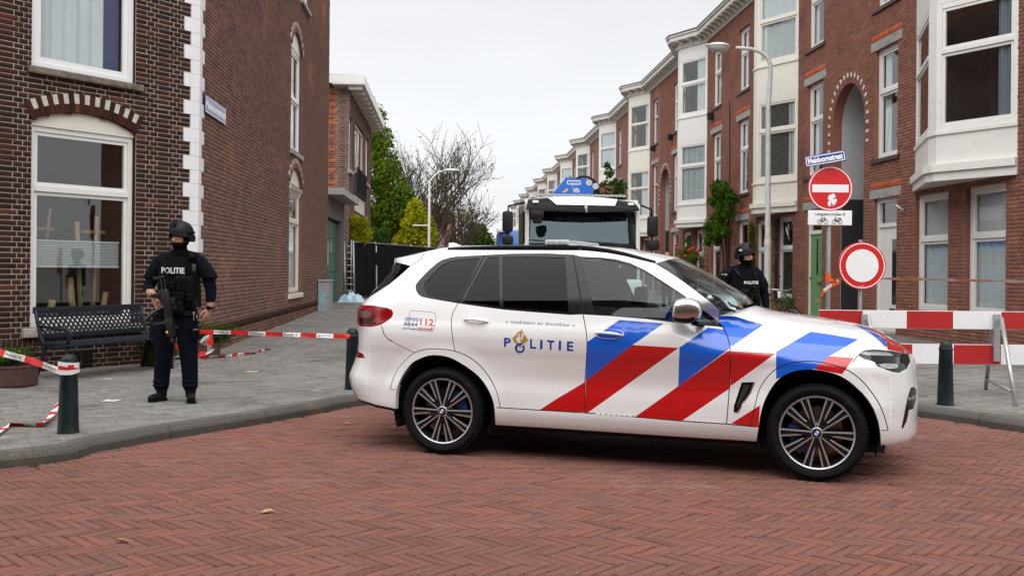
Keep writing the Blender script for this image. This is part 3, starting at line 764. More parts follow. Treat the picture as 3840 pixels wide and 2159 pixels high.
# side wall along the street
def tzs(u, v): return SIDE.tz(u, v)
s0, s1 = SIDE.tz(1082, 950)[0], SIDE.tz(1128, 950)[0]
lo_z0, lo_z1 = SIDE.tz(1100, 1100)[1], SIDE.tz(1128, 705)[1]
ws_lo = Op(s0, s1, lo_z0, lo_z1, 0.42)
hi_z0, hi_z1 = SIDE.tz(1110, 573)[1], SIDE.tz(1128, 215)[1]
ws_hi = Op(SIDE.tz(1090, 400)[0], SIDE.tz(1130, 400)[0], hi_z0, hi_z1, 0.45)
t3 = SIDE.tz(1128, 5)[0]; z3 = SIDE.tz(1140, 22)[1]
ws_top = Op(t3, t3 + 1.3, z3, HT - 0.2)
def jag_side(z):
 if z < qz0: return (0.0, side_end)
 return (0.305 if q_wide(z) else 0.165, side_end)
ops = [ws_lo, ws_hi, ws_top]
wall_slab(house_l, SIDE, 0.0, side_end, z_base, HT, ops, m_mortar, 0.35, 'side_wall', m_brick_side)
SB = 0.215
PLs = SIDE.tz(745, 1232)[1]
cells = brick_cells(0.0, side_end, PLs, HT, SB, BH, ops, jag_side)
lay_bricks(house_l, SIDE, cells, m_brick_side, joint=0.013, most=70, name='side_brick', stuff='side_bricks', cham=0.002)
cells = brick_cells(0.0, side_end, PLs - 0.15 - 8 * BH, PLs - 0.15, SB, BH, [])
lay_bricks(house_l, SIDE, cells, m_brick_side, joint=0.012, most=0, name='plinth_brick', stuff='plinth_bricks', cham=0.002, proud=0.018)
lay_bricks(house_l, SIDE, [(x, x + 0.075, PLs - 0.15, PLs) for x in np.arange(0.0, side_end - .1, 0.075)], m_brick_dark, joint=0.012, most=0, name='plinth_end_brick', stuff='plinth_end_bricks', cham=0.002, proud=0.02)
for op in (ws_lo, ws_hi):
 voussoirs(house_l, SIDE, op, 19, 0.25, lambda i: [(0, 1, m_brick_side)] if i % 2 else [(0, 0.5, m_brick_side), (0.52, 1, m_vw)], d0=-0.12, d1=0.03)
for op, ma, tr in ((ws_lo, m_cream, 0.66), (ws_hi, m_pvc, 0.52)):
 h = op.z1 - op.z0
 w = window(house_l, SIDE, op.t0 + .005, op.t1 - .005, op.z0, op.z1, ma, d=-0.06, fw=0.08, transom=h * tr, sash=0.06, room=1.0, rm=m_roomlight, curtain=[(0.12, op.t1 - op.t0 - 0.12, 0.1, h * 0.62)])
 g = MB(); ol = op.outline(16); top = [(p, q) for p, q in ol if q >= op.z1 - 1e-4]
 g.prism([(op.t0 + .005, op.z1), (op.t1 - .005, op.z1)] + [(min(max(p, op.t0 + .005), op.t1 - .005), q - .003) for p, q in top], -0.12, -0.04, SIDE.M)
 o = g.build('head_panel', m_cream, fix=True); world_child(o, house_l)
 wbox('sill', SIDE, [((op.t0 - 0.08, -0.1, op.z0 - 0.12), (op.t1 + 0.08, 0.07, op.z0 - .002))], m_stone if ma is m_pvc else m_cream, house_l, 0.012)
w = window(house_l, SIDE, ws_top.t0, ws_top.t1, ws_top.z0, ws_top.z1, m_pvc, d=-0.04, fw=0.09, room=0.8, rm=m_roomlight)
wbox('sill', SIDE, [((ws_top.t0 - 0.1, -0.05, ws_top.z0 - 0.1), (ws_top.t1 + 0.1, 0.09, ws_top.z0 - .002))], m_stone, house_l, 0.012)
# lower side window: top light hung open
op = ws_lo; h = op.z1 - op.z0
g = MB(); ww = op.t1 - op.t0 - 0.12; hh = h * 0.30
frame_l = Wall(SIDE.p(op.t0 + 0.06, op.z1 - 0.06, 0.02), SIDE.t, SIDE.n)
Mx = frame_l.M @ Matrix.Rotation(R(-24), 4, 'X')
for (x0, x1, z0_, z1_) in ((0, ww, -hh, -hh + .07), (0, ww, -.07, 0), (0, .07, -hh + .07, -.07), (ww - .07, ww, -hh + .07, -.07)): g.bx((x0, -.03, z0_), (x1, .03, z1_), Mx)
o = g.build('open_top_light', m_white, fix=True); world_child(o, house_l)
g = MB(); g.bx((.07, -.004, -hh + .07), (ww - .07, .004, -.07), Mx); o2 = g.build('pane', mat('pane_milky', (0.62, 0.66, 0.66), 0.12), fix=True); world_child(o2, o)
# air brick
for u, v in ((825, 1280), (1100, 1187)):
 q = SIDE.tz(u, v); wbox('air_brick', SIDE, [((q[0] - 0.14, 0.0, q[1] - 0.06), (q[0] + 0.14, 0.026, q[1] + 0.06))], mat('terracotta', (0.30, 0.08, 0.045), 0.8, var=0.2, vscale=30, bump=0.5), house_l)
# back part and flat roof of the house
back = [CORNER + FRONT.t * 5.2, CORNER + FRONT.t * 5.2 + Vector((-9, 9, 0)), SIDE.p(side_end, 0) + Vector((-9, 0.3, 0)), SIDE.p(side_end, 0), CORNER]
g = MB(); n = len(back)
vs = [Vector((p.x, p.y, CORNER.z + HT)) for p in back] + [Vector((p.x, p.y, CORNER.z + z_base)) for p in back]
g.add(vs, [tuple(range(n))] + [(i, i + 1, i + 1 + n, i + n) for i in range(3)])
o = g.build('rear_walls', m_brick_side); world_child(o, house_l)
# enamel street name plate on the side wall
def street_plate(name, M, w, h, label, size, th=0.018):
 o = thing(name, label, 'street sign');
 o.matrix_basis = M
 g = MB(); g.bbox((0, 0, 0), (w, h, th), 0.006); g.build('plate', mat('enamel_blue', (0.012, 0.045, 0.26), 0.25, coat=0.3, var=0.06), o, fix=True)
 b = MB(); t_ = 0.0035; e = 0.012; bw = 0.012; zf = th / 2 + 0.001
 for (x0, y0, x1, y1) in ((-w / 2 + e, -h / 2 + e, w / 2 - e, -h / 2 + e + bw), (-w / 2 + e, h / 2 - e - bw, w / 2 - e, h / 2 - e), (-w / 2 + e, -h / 2 + e, -w / 2 + e + bw, h / 2 - e), (w / 2 - e - bw, -h / 2 + e, w / 2 - e, h / 2 - e)):
  b.bx((x0, y0, zf - .001), (x1, y1, zf))
 b.build('border', mat('enamel_white', (0.8, 0.81, 0.82), 0.3), o, fix=True)
 t = text_mb('Meidoornstraat', size, 0.001, bold=0.006 * size / 0.12, res=3, space=1.0)
 xs = [p[0] for p in t.v]; wx = max(xs) - min(xs); sx = (w - 0.075) / wx; cx = (max(xs) + min(xs)) / 2
 t.v = [((p[0] - cx) * sx, p[1], p[2] + zf) for p in t.v]
 t.build('lettering', mat('enamel_white', (0.8, 0.81, 0.82), 0.3), o)
 return o
q0 = SIDE.tz(760, 395); q1 = SIDE.tz(838, 430)
ts0, ts1 = q0[0], q1[0]; zc = SIDE.tz(800, 415)[1]
M = frame(SIDE.p((ts0 + ts1) / 2, zc, 0.035), SIDE.t, (0, 0, 1))
street_plate('street_name_plate', M, abs(ts1 - ts0), 0.27, 'blue enamel street name plate fixed high on the dark brick side wall', 0.155)
# ------------------------------------------------------------------ the terrace on the right
m_brick_red = brick_mat('brick_red_brown', [(0.0, (0.19, 0.083, 0.060)), (0.4, (0.26, 0.108, 0.074)), (0.7, (0.22, 0.10, 0.076)), (0.9, (0.33, 0.135, 0.085)), (1.0, (0.135, 0.074, 0.064))], grain=0.28,
      stain=(0.11, 0.055, 0.045), stain_at=(0.56, 0.72), stain_scale=0.6)
m_mortar_r = mat('mortar_terrace', (0.30, 0.24, 0.21), 0.95, var=0.25, vscale=12)
m_orange = brick_mat('lintel_brick_orange', [(0.0, (0.36, 0.085, 0.04)), (1.0, (0.46, 0.13, 0.06))], grain=0.2)
m_white_brick = mat('arch_brick_white', (0.66, 0.62, 0.54), 0.7, var=0.15, vscale=20)
m_sill_tile = mat('sill_tile_dark', (0.055, 0.03, 0.026), 0.5, var=0.2)
m_porch = mat('porch_plaster', (0.42, 0.43, 0.44), 0.85, var=0.1, vscale=2, bump=0.2)
m_porch_black = mat('porch_black', (0.03, 0.03, 0.032), 0.5)
m_gutter = mat('gutter_zinc', (0.10, 0.10, 0.10), 0.5, metal=0.4)
m_cornice = mat('cornice_offwhite', (0.62, 0.61, 0.57), 0.55, var=0.08, vscale=3, dirt=(0.3, 0.29, 0.25), dscale=4, dlo=0.6)
def far_brick_mat():
 ma = bpy.data.materials.new('brick_terrace_far'); ma.use_nodes = True; nt = ma.node_tree; b = nt.nodes['Principled BSDF']; L = nt.links.new
 b.inputs['Roughness'].default_value = 0.9
 geo = N(nt, 'ShaderNodeNewGeometry'); d1 = N(nt, 'ShaderNodeVectorMath', operation='DOT_PRODUCT'); d1.inputs[1].default_value = ST_DIR
 L(geo.outputs['Position'], d1.inputs[0]); sx = N(nt, 'ShaderNodeSeparateXYZ'); L(geo.outputs['Position'], sx.inputs[0])
 cb = N(nt, 'ShaderNodeCombineXYZ'); L(d1.outputs['Value'], cb.inputs[0]); L(sx.outputs['Z'], cb.inputs[1])
 br = N(nt, 'ShaderNodeTexBrick'); br.inputs['Color1'].default_value = (0.27, 0.10, 0.065, 1); br.inputs['Color2'].default_value = (0.20, 0.085, 0.062, 1); br.inputs['Mortar'].default_value = (0.18, 0.14, 0.12, 1)
 br.inputs['Scale'].default_value = 1.0; br.inputs['Brick Width'].default_value = 0.22; br.inputs['Row Height'].default_value = 0.07; br.inputs['Mortar Size'].default_value = 0.006
 L(cb.outputs[0], br.inputs['Vector'])
 n2 = N(nt, 'ShaderNodeTexNoise', Scale=0.5, Detail=5.0); L(geo.outputs['Position'], n2.inputs['Vector'])
 mr = N(nt, 'ShaderNodeMapRange'); mr.inputs[3].default_value = 0.7; mr.inputs[4].default_value = 1.25; L(n2.outputs['Fac'], mr.inputs[0])
 mx = N(nt, 'ShaderNodeMix', data_type='RGBA', blend_type='MULTIPLY'); mx.inputs[0].default_value = 1; L(br.outputs['Color'], mx.inputs['A']); L(mr.outputs[0], mx.inputs['B'])
 L(mx.outputs['Result'], b.inputs['Base Color']); return ma
m_far_brick = far_brick_mat()
TW = Wall((9.81, 0, PAVE), ST_DIR, Vector((-ST_DIR.y, ST_DIR.x, 0)))
ZC0, ZC1 = 10.28, 10.62
BAY = [(-1.85, 0.0), (-0.45, 0.75), (-0.15, 0.75), (1.90, 0.0)]
def zb(t): return g_rise(TW.p(t, 0).y)
def offset_plan(pl, d):
 out = []
 for i, p in enumerate(pl):
  p = Vector(p); ns = []
  for a, b in ((i - 1, i), (i, i + 1)):
   if a < 0 or b >= len(pl): continue
   e = Vector(pl[b]) - Vector(pl[a]); ns.append(Vector((-e.y, e.x)).normalized())
  n = sum(ns, Vector((0, 0))).normalized(); out.append(p + n * (d / max(0.5, n.dot(ns[0]))))
 return out
def plan_band(mb, pl, d_in, d_out, z0, z1):
 """band following a plan polyline (t,d) from offset d_in to d_out"""
 A = offset_plan(pl, d_in); B = offset_plan(pl, d_out); n = len(pl); vs = []
 for q, z in ((A, z0), (B, z0), (B, z1), (A, z1)): vs += [TW.p(p.x, z, p.y) for p in q]
 fs = []
 for r0, r1 in ((0, 1), (1, 2), (2, 3), (3, 0)):
  fs += [(r0 * n + i, r0 * n + i + 1, r1 * n + i + 1, r1 * n + i) for i in range(n - 1)]
 fs += [(0, n, 2 * n, 3 * n), (n - 1, 2 * n - 1, 3 * n - 1, 4 * n - 1)]
 mb.add(vs, fs)
def bay(house, tc, fm, lod, floors=2, col2=None, gl=None):
 pl = [(tc + a, b) for a, b in BAY]
 # boards: panels between the windows
 g = MB()
 zones = [(3.42, 4.02), (6.42, 7.42), (9.72, ZC0)]
 for (z0, z1) in zones:
  g = MB(); plan_band(g, pl, -0.06, 0.0, z0, z1); bd = g.build('bay_panel', fm, fix=True); world_child(bd, house)
 g = MB(); plan_band(g, pl, -0.02, 0.10, 3.30, 3.44); plan_band(g, pl, -0.04, 0.045, 3.14, 3.297);
 o = g.build('bay_ledge', fm, fix=True); world_child(o, house)
 g = MB(); g.add([TW.p(t, 3.16, d) for t, d in pl], [tuple(range(4))]); o = g.build('bay_soffit', m_cornice); world_child(o, house)
 for (z0, z1) in ((4.02, 4.08), (7.42, 7.48)):
  g = MB(); plan_band(g, pl, -0.02, 0.035, z0 - 0.03, z1 - 0.03); o = g.build('bay_rail', fm, fix=True); world_child(o, house)
 for fi, (z0, z1) in enumerate(((4.052, 6.42), (7.452, 9.72))):
  for i in range(3):
   p, q = Vector(pl[i]), Vector(pl[i + 1]); e = q - p; L_ = e.length
   a = TW.p(p.x, 0, p.y); b = TW.p(q.x, 0, q.y); nrm = Vector((-(b - a).y, (b - a).x, 0)).normalized()
   if nrm.dot(TW.n) < 0: nrm = -nrm
   fw = Wall((a.x, a.y, TW.o.z), (b - a), nrm)
   if i == 1:
    wbox('bay_post', fw, [((0.0, -0.06, z0), (L_, 0.0, z1))], fm, house); continue
   if lod >= 2 and i == 2:
    pass
   window(house, fw, 0.0, L_, z0, z1, fm if not (col2 and fi == 0) else col2, d=-0.005, fw=0.10, transom=(z1 - z0) * 0.62 if fi == 0 else (z1 - z0) * 0.56, sash=0.055 if lod < 2 else 0.03, room=0, gl=gl or g_house,
     curtain=([(0.12, L_ * 0.42, 0.1, z1 - z0 - .1)] if (fi + int(tc)) % 3 == 1 and i == 0 else ([(0.12, L_ - .12, 0.1, z1 - z0 - .1)] if (fi + int(tc)) % 3 == 0 and lod > 0 else ([(0.1, 0.45, 0.1, z1 - z0 - .1)] if i == 0 else None))), cur_d=0.10, cur_mat=m_curt if lod else mat('curtain_bluegrey', (0.20, 0.24, 0.28), .9),
     blind=((0.12, L_ - 0.12, 0.1, z1 - z0 - 0.1, 0.05) if fi == 0 and lod == 1 and i == 0 else None), name='bay_window')
 # dark room behind the bay
 g = MB()
 for z0, z1 in ((4.0, 6.5), (7.4, 9.8)):
  A = [TW.p(tc - 1.9, z0, -0.05), TW.p(tc + 1.95, z0, -0.05), TW.p(tc + 1.95, z0, -1.6), TW.p(tc - 1.9, z0, -1.6)]; B_ = [p + Vector((0, 0, z1 - z0)) for p in A]
  g.add(A + B_, [(1, 2, 6, 5), (2, 3, 7, 6), (3, 0, 4, 7), (0, 1, 2, 3), (4, 5, 6, 7)])
 for z in (4.0, 6.5, 7.4, 9.8): g.add([TW.p(t, z, d - 0.062) for t, d in pl], [tuple(range(4))])
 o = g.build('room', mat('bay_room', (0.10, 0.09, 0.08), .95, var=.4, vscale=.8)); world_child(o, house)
def terrace_house(k, t0, t1, feats, lod, label, fm_bay, group, first=False):
 base = zb((t0 + t1) / 2) if lod > 0 else 0.0
 pb = TW.p((t0 + t1) / 2, base)
 h = thing('terraced_house', label, 'house', pb, group=group)
 ops = []; wins = []
 for f in feats:
  kind, tc = f[0], f[1]
  if kind == 'bay':
   if t0 - 3 < tc < t1 + 3:
    for zz in ((4.05, 6.4), (7.45, 9.7)): ops.append(Op(tc - 1.8, tc + 1.85, *zz))
    for (a, b) in ((-1.5, -0.15), (0.5, 1.87)):
     op = Op(tc + a, tc + b, 0.66, 3.05); ops.append(op); wins.append(('ground', op))
  elif kind == 'win':
   for (z0, z1) in ((4.02, 6.52), (7.47, 9.6)):
    op = Op(tc - 0.58, tc + 0.58, z0, z1); ops.append(op); wins.append(('up', op))
   if f[2] == 'door': op = Op(tc - 0.58, tc + 0.58, base - 0.02, 3.12); ops.append(op); wins.append((f[3], op))
   else: op = Op(tc - 0.58, tc + 0.58, 0.9, 3.14); ops.append(op); wins.append(('ground', op))
  elif kind == 'arch':
   op = Op(tc - 0.97, tc + 0.97, base - 0.02, 5.12, 0.965); ops.append(op); wins.append(('arch', op))
 zt = ZC1 - 0.02
 solid_mat = m_mortar_r if lod < 2 else m_far_brick
 wall_slab(h, TW, t0, t1, -0.2, zt, ops, solid_mat, 0.25 if lod < 2 else 0.2, 'wall', m_brick_red if lod < 2 else m_far_brick)
 if lod < 2:
  cells = brick_cells(t0, t1, -0.1 + base, zt, 0.222, 0.07, ops)
  vis0 = t0
  cells = [c for c in cells if c[1] > vis0]
  lay_bricks(h, TW, cells, m_brick_red, joint=0.010, proud=0.008, most=240 if lod == 0 else 0, cham=0.002 if lod == 0 else 0.0015, avoid=[(3060, 1150, 3840, 1240), (3060, 1280, 3840, 1380), (2000, 900, 3440, 1800), (3140, 900, 3330, 1100), (3020, 540, 3200, 850)])
 # lintels, orange brick courses, sills
 for kind, op in wins:
  if kind == 'arch': continue
  under_bay = any(f[0] == 'bay' and abs(f[1] - op.tc) < 2 for f in feats)
  if kind in ('up', 'ground') and not under_bay and lod < 3 and op.z1 < 8 or (kind not in ('up', 'ground') and lod < 3):
   wbox('lintel', TW, [((op.t0 - 0.2, -0.1, op.z1 + 0.002), (op.t1 + 0.2, 0.022, op.z1 + 0.21))], m_stone, h, 0.006)
   if lod < 2:
    n = int((op.t1 - op.t0 + 0.4) / 0.064)
    lay_bricks(h, TW, [(op.t0 - 0.2 + i * 0.064, op.t0 - 0.2 + (i + 1) * 0.064, op.z1 + 0.212, op.z1 + 0.37) for i in range(n)], m_orange, joint=0.008, proud=0.013, most=0, name='lintel_brick', stuff='lintel_bricks', cham=0.0015)
  if kind in ('up', 'ground'):
   wbox('sill', TW, [((op.t0 - 0.14, -0.05, op.z0 - 0.085), (op.t1 + 0.14, 0.06, op.z0 - 0.002))], m_sill_tile, h)
   H_ = op.z1 - op.z0; tall = H_
   cur = None
   if kind == 'ground' and lod == 0 and under_bay: cur = [(0.10, op.t1 - op.t0 - 0.08, 0.08, H_ - .1)]
   elif kind == 'up' and (int(op.tc * 7) % 3 == 0): cur = [(0.1, op.t1 - op.t0 - 0.1, 0.08, H_ - .1)]
   elif kind == 'up': cur = [(0.08, 0.36, 0.08, H_ - .1), (op.t1 - op.t0 - 0.36, op.t1 - op.t0 - 0.08, 0.08, H_ - .1)]
   bl = (0.1, op.t1 - op.t0 - 0.1, 0.1, H_ * 0.6, 0.05) if (kind == 'ground' and lod == 1 and under_bay) else None
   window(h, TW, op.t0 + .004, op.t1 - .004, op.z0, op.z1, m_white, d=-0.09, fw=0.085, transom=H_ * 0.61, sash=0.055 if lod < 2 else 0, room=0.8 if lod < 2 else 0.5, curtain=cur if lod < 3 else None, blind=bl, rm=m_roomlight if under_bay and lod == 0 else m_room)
  else:   # doors
   door(h, op, kind, lod)
 for f in feats:
  if f[0] == 'bay': bay(h, f[1], fm_bay, lod)
  if f[0] == 'arch': porch(h, [op for kd, op in wins if kd == 'arch'][0], lod)
 # cornice following wall and bay
 pl = [(t0, 0.0)]
 for f in sorted([f for f in feats if f[0] == 'bay'], key=lambda f: f[1]): pl += [(f[1] + a, b) for a, b in BAY]
 pl.append((t1, 0.0))
 g = MB(); plan_band(g, pl, -0.05, 0.42, ZC0 + 0.12, ZC1 - 0.06); plan_band(g, pl, -0.05, 0.07, ZC0 - 0.12, ZC0 + 0.118); plan_band(g, pl, -0.05, 0.48, ZC1 - 0.058, ZC1 - 0.002)
 o = g.build('cornice', m_cornice, fix=True); world_child(o, h)
 g = MB(); plan_band(g, pl, -0.3, 0.50, ZC1, ZC1 + 0.05); o = g.build('gutter', m_gutter, fix=True); world_child(o, h)
 if lod < 4:
  bme = None
  for i in range(len(pl) - 1):
   p, q = Vector(pl[i]), Vector(pl[i + 1]); e = q - p; n = int(e.length / 0.42); nr = Vector((-e.y, e.x)).normalized()
   for j in range(n):
    c = p + e * ((j + 0.5) / max(n, 1)) + nr * 0.07
    if bme is None:
     g = MB(); g.prism([(0.0, 0.0), (0.34, 0.0), (0.33, -0.04), (0.18, -0.09), (0.08, -0.18), (0.0, -0.2)], -0.055, 0.055); bme = g.mesh('bracket', m_cornice)
    o = bpy.data.objects.new('bracket', bme); COL.objects.link(o)
    wn = TW.t * nr.x + TW.n * nr.y; pos = TW.p(c.x, ZC0 + 0.118, c.y)
    M = frame(pos, wn, Vector((0, 0, 1)).cross(wn)); o.parent = h; o.matrix_basis = chain(h).inverted() @ M
 # roof sheet and back
 g = MB(); g.add([TW.p(t0, ZC1 - .03, -.2), TW.p(t1, ZC1 - .03, -.2), TW.p(t1, ZC1 + .2, -9), TW.p(t0, ZC1 + .2, -9), TW.p(t0, -.2, -9), TW.p(t1, -.2, -9), TW.p(t0, -.2, -.25), TW.p(t1, -.2, -.25)],
     [(0, 1, 2, 3), (3, 2, 5, 4)] + ([(0, 3, 4, 6)] if first else []))
 o = g.build('roof', m_gutter if not first else m_gutter); world_child(o, h)
 return h
def door(h, op, kind, lod):
 col = {'white': m_white, 'green': mat('door_green', (0.13, 0.30, 0.115), 0.4, var=0.06), 'dark': mat('door_dark', (0.03, 0.035, 0.03), 0.4)}[kind]
 t0, t1, z0, z1 = op.t0 + .004, op.t1 - .004, op.z0, op.z1
 g = MB(); frame_boxes(g, TW, t0, t1, z0, z1, 0.10, -0.08, -0.16); g.bx((t0 + .1, -.155, 2.46), (t1 - .1, -.07, 2.55), TW.M)
 fr = g.build('door_frame', m_white, fix=True); world_child(fr, h)
 g = MB(); g.quad((t0 + .1, -.13, 2.55), (t1 - .1, -.13, 2.55), (t1 - .1, -.13, z1 - .1), (t0 + .1, -.13, z1 - .1), TW.M); o = g.build('top_light', g_house); world_child(o, fr)
 g = MB(); g.bx((t0 + .1, -.145, z0 + .14), (t1 - .1, -.105, 2.46), TW.M); d = g.build('door', col, fix=True); world_child(d, h)
 w = t1 - t0 - .2
 if kind == 'green':
  for (a, b, e, f_) in ((0.1, 0.28, 1.2, 2.2), (0.4, 0.58, 1.2, 2.2), (0.70, 0.88, 1.2, 2.2)):
   g = MB(); frame_boxes(g, TW, t0 + .1 + a * w, t0 + .1 + b * w, z0 + e, z0 + f_, 0.02, -0.098, -0.107); o = g.build('moulding', col, fix=True); world_child(o, d)
  g = MB(); g.bx((t0 + .1 + .42 * w, -.11, z0 + 1.22), (t0 + .1 + .56 * w, -.102, z0 + 2.18), TW.M); o = g.build('pane', mat('pane_dark', (0.02, 0.025, 0.03), 0.05), fix=True); world_child(o, d)
  g = MB(); g.ell((0, 0, 0), (.035, .035, .035), Matrix.Translation(TW.p(t1 - .17, z0 + 1.15, -.07))); o = g.build('door_knob', mat('brass', (0.45, 0.3, 0.1), 0.3, metal=1), smooth=True); world_child(o, d)
 else:
  g = MB(); g.bx((t0 + .1 + .12 * w, -.11, z0 + 0.75), (t0 + .1 + .34 * w, -.1, z0 + 2.2), TW.M); o = g.build('pane', mat('pane_dark', (0.02, 0.025, 0.03), 0.05), fix=True); world_child(o, d)
 g = MB(); g.bbox((t0 + .1 + .3 * w, -.1, z0 + 0.62 if kind == 'white' else z0 + 1.0), (.26, .02, .08), .006, TW.M); o = g.build('letter_box', mat('iron_black', (0.02, 0.02, 0.02), 0.6, metal=0.3) if kind == 'white' else mat('brass', (0.45, 0.3, 0.1), 0.3, metal=1), fix=True); world_child(o, d)
 g = MB(); g.bx((t0, -.2, z0 - .02), (t1, .12, z0 + .13), TW.M); o = g.build('doorstep', m_stone, fix=True); world_child(o, h)
 g = MB(); g.bx((t0 + .05, -.5, z0), (t1 - .05, -.4, z1), TW.M); o = g.build('hall', m_room, fix=True); world_child(o, h)
def porch(h, op, lod):
 """open stair porch behind the arch: plastered walls, steps, handrail"""
 ol = op.outline(20); k = len(ol); D = 2.6
 g = MB(); vs = [TW.p(a, b, -0.25) for a, b in ol] + [TW.p(a, b, -D) for a, b in ol]
 V2, fs = sheet(ol, [])
 g.add(vs, [(i, (i + 1) % k, (i + 1) % k + k, i + k) for i in range(k)]); g.add([TW.p(p.x, p.y, -D) for p in V2], fs)
 o = g.build('porch_wall', m_porch, fix=True); world_child(o, h)
 g = MB()
 g.bx((op.t0 + .005, -D + .01, op.z0), (op.t0 + .02, -.26, 3.3), TW.M); g.bx((op.t1 - .02, -D + .01, op.z0), (op.t1 - .005, -.26, 3.3), TW.M); g.bx((op.t0 + .02, -D + .01, op.z0), (op.t1 - .02, -D + .03, 3.3), TW.M)
 o = g.build('porch_dado', m_porch_black, fix=True); world_child(o, h)
 if lod < 2:
  for i in range(9):
   g = MB(); g.bx((op.t0 + .03, -0.5 - i * .24, op.z0), (op.t1 - .03, -.5 - (i + 1) * .24, op.z0 + .1 + (i + 1) * .17), TW.M); o = g.build('step', m_stone, fix=True); world_child(o, h)
  g = MB(); g.tube([TW.p(op.t0 + .12, op.z0 + 1.0, -.3), TW.p(op.t0 + .12, op.z0 + 2.3, -2.3)], 0.025, 8); o = g.build('handrail', m_white, smooth=True); world_child(o, h)
  # ring of white headers, set a brick's width off the opening
  rop = Op(op.t0 - 0.14, op.t1 + 0.14, op.z0, op.z1, op.rise + 0.14)
  n = 45; a_lo = -0.55
  for i in range(n):
   if i % 2: continue
   an = a_lo + (math.pi - 2 * a_lo) * (i + .5) / n; cx, cz = op.tc, op.z1
   if an < 0 or an > math.pi:      # below the springing: straight sides
    sgn = 1 if an < math.pi / 2 else -1
    c = (cx + sgn * (0.97 + .19), cz - (abs(an) if an < 0 else an - math.pi) * 1.16); ang = 0
   else: c = (cx + 1.16 * math.cos(an), cz + 1.16 * math.sin(an)); ang = an
   M = TW.M @ Matrix.Translation((c[0], 0.005, c[1])) @ Matrix.Rotation(-ang, 4, 'Y')
   g = MB(); g.box((0, 0, 0), (.11, .03, .068), M); o = g.build('arch_brick', m_white_brick, fix=True); world_child(o, h)
P_ = 20.45
def feats_at(t):   # features of one period starting at its first bay
 return {'bay1': ('bay', 18.8 + t), 'W1': 22.1 + t, 'arch': 24.22 + t, 'W0': 26.4 + t, 'bay2': ('bay', 29.5 + t), 'B1': 32.82 + t, 'B2': 36.1 + t}
f0 = feats_at(0)
HOUSES = []
HOUSES.append(terrace_house(1, 13.2, 25.3, [f0['bay1'], ('win', f0['W1'], 'door', 'white'), ('arch', f0['arch'])], 0, 'nearest red brick terraced house with big white bay, arched porch and white front door', m_white, 'terraced houses on the right', True))
HOUSES.append(terrace_house(2, 25.3, 34.5, [('win', f0['W0'], 'door', 'green'), f0['bay2'], ('win', f0['B1'], 'win')], 1, 'red brick terraced house with cream bay and green front door behind the street lamp', m_cream, 'terraced houses on the right'))
f1 = feats_at(P_)
HOUSES.append(terrace_house(3, 34.5, 45.75, [('win', f0['B2'], 'win'), f1['bay1'], ('win', f1['W1'], 'door', 'dark'), ('arch', f1['arch'])], 1, 'red brick terraced house with white bay beside the wisteria climber', m_white, 'terraced houses on the right'))
ords = ['fourth', 'fifth', 'sixth', 'seventh', 'eighth', 'ninth', 'tenth', 'eleventh', 'twelfth', 'thirteenth']
for i in range(10):
 per = (i + 1) // 2; f = feats_at(P_ * (per + (0 if i % 2 == 0 else 0)))
 per = 1 + i // 2
 f = feats_at(P_ * per); fn = feats_at(P_ * (per + 1))
 lab = '%s terraced house along the right side, counted from the camera' % ords[i]
 if i % 2 == 0:
  HOUSES.append(terrace_house(4 + i, 25.3 + P_ * per, 34.5 + P_ * per, [('win', f['W0'], 'door', 'dark'), f['bay2'], ('win', f['B1'], 'win')], 2 if i < 2 else 3, lab, m_white if i % 4 else m_cream, 'terraced houses on the right'))
 else:
  HOUSES.append(terrace_house(4 + i, 34.5 + P_ * per, 45.75 + P_ * per, [('win', f['B2'], 'win'), fn['bay1'], ('win', fn['W1'], 'door', 'dark'), ('arch', fn['arch'])], 2 if i < 2 else 3, lab, m_white, 'terraced houses on the right'))
# ------------------------------------------------------------------ the police car
m_paint = mat('car_paint_white', (0.80, 0.81, 0.82), 0.28, coat=1.0, spec=0.5)
m_blue = mat('livery_blue', (0.003, 0.105, 0.60), 0.3, coat=0.9)
m_red = mat('livery_red', (0.50, 0.004, 0.006), 0.3, coat=0.9)
m_black_gloss = mat('trim_black_gloss', (0.004, 0.004, 0.005), 0.16, spec=0.35)
m_black = mat('plastic_black', (0.010, 0.010, 0.011), 0.55, spec=0.25, var=0.15, vscale=30)
m_gap = mat('panel_gap', (0.004, 0.004, 0.004), 0.9)
m_tyre = mat('tyre_rubber', (0.009, 0.009, 0.0088), 0.8, spec=0.12, var=0.25, vscale=30, bump=0.25, dirt=(0.045, 0.04, 0.03), dscale=12, dlo=0.58, dhi=0.8)
m_alloy = mat('alloy_machined', (0.47, 0.47, 0.49), 0.34, metal=0.65)
m_alloy_dark = mat('alloy_dark', (0.012, 0.0125, 0.014), 0.4, spec=0.3)
m_disc = mat('brake_disc', (0.20, 0.16, 0.14), 0.4, metal=0.9, var=0.2)
m_caliper = mat('caliper_blue', (0.012, 0.05, 0.22), 0.4)
m_red_lens = mat('tail_lens_red', (0.22, 0.002, 0.005), 0.14, spec=0.3)
m_dark_lens = mat('tail_lens_smoke', (0.11, 0.085, 0.09), 0.12, spec=0.3)
m_satin = mat('satin_silver', (0.66, 0.65, 0.64), 0.24, metal=1.0)
m_seat = mat('seat_leather', (0.010, 0.010, 0.011), 0.6, spec=0.2)
g_tint = glass('privacy_glass', (0.008, 0.010, 0.012), 0.004, 1.29)
g_front = glass('car_glass', (0.62, 0.74, 0.74), 0.004, 1.45)
g_lamp = glass('lamp_glass', (0.75, 0.77, 0.78), 0.01, 1.5)
m_blue_ink = mat('print_blue', (0.01, 0.05, 0.36), 0.35)
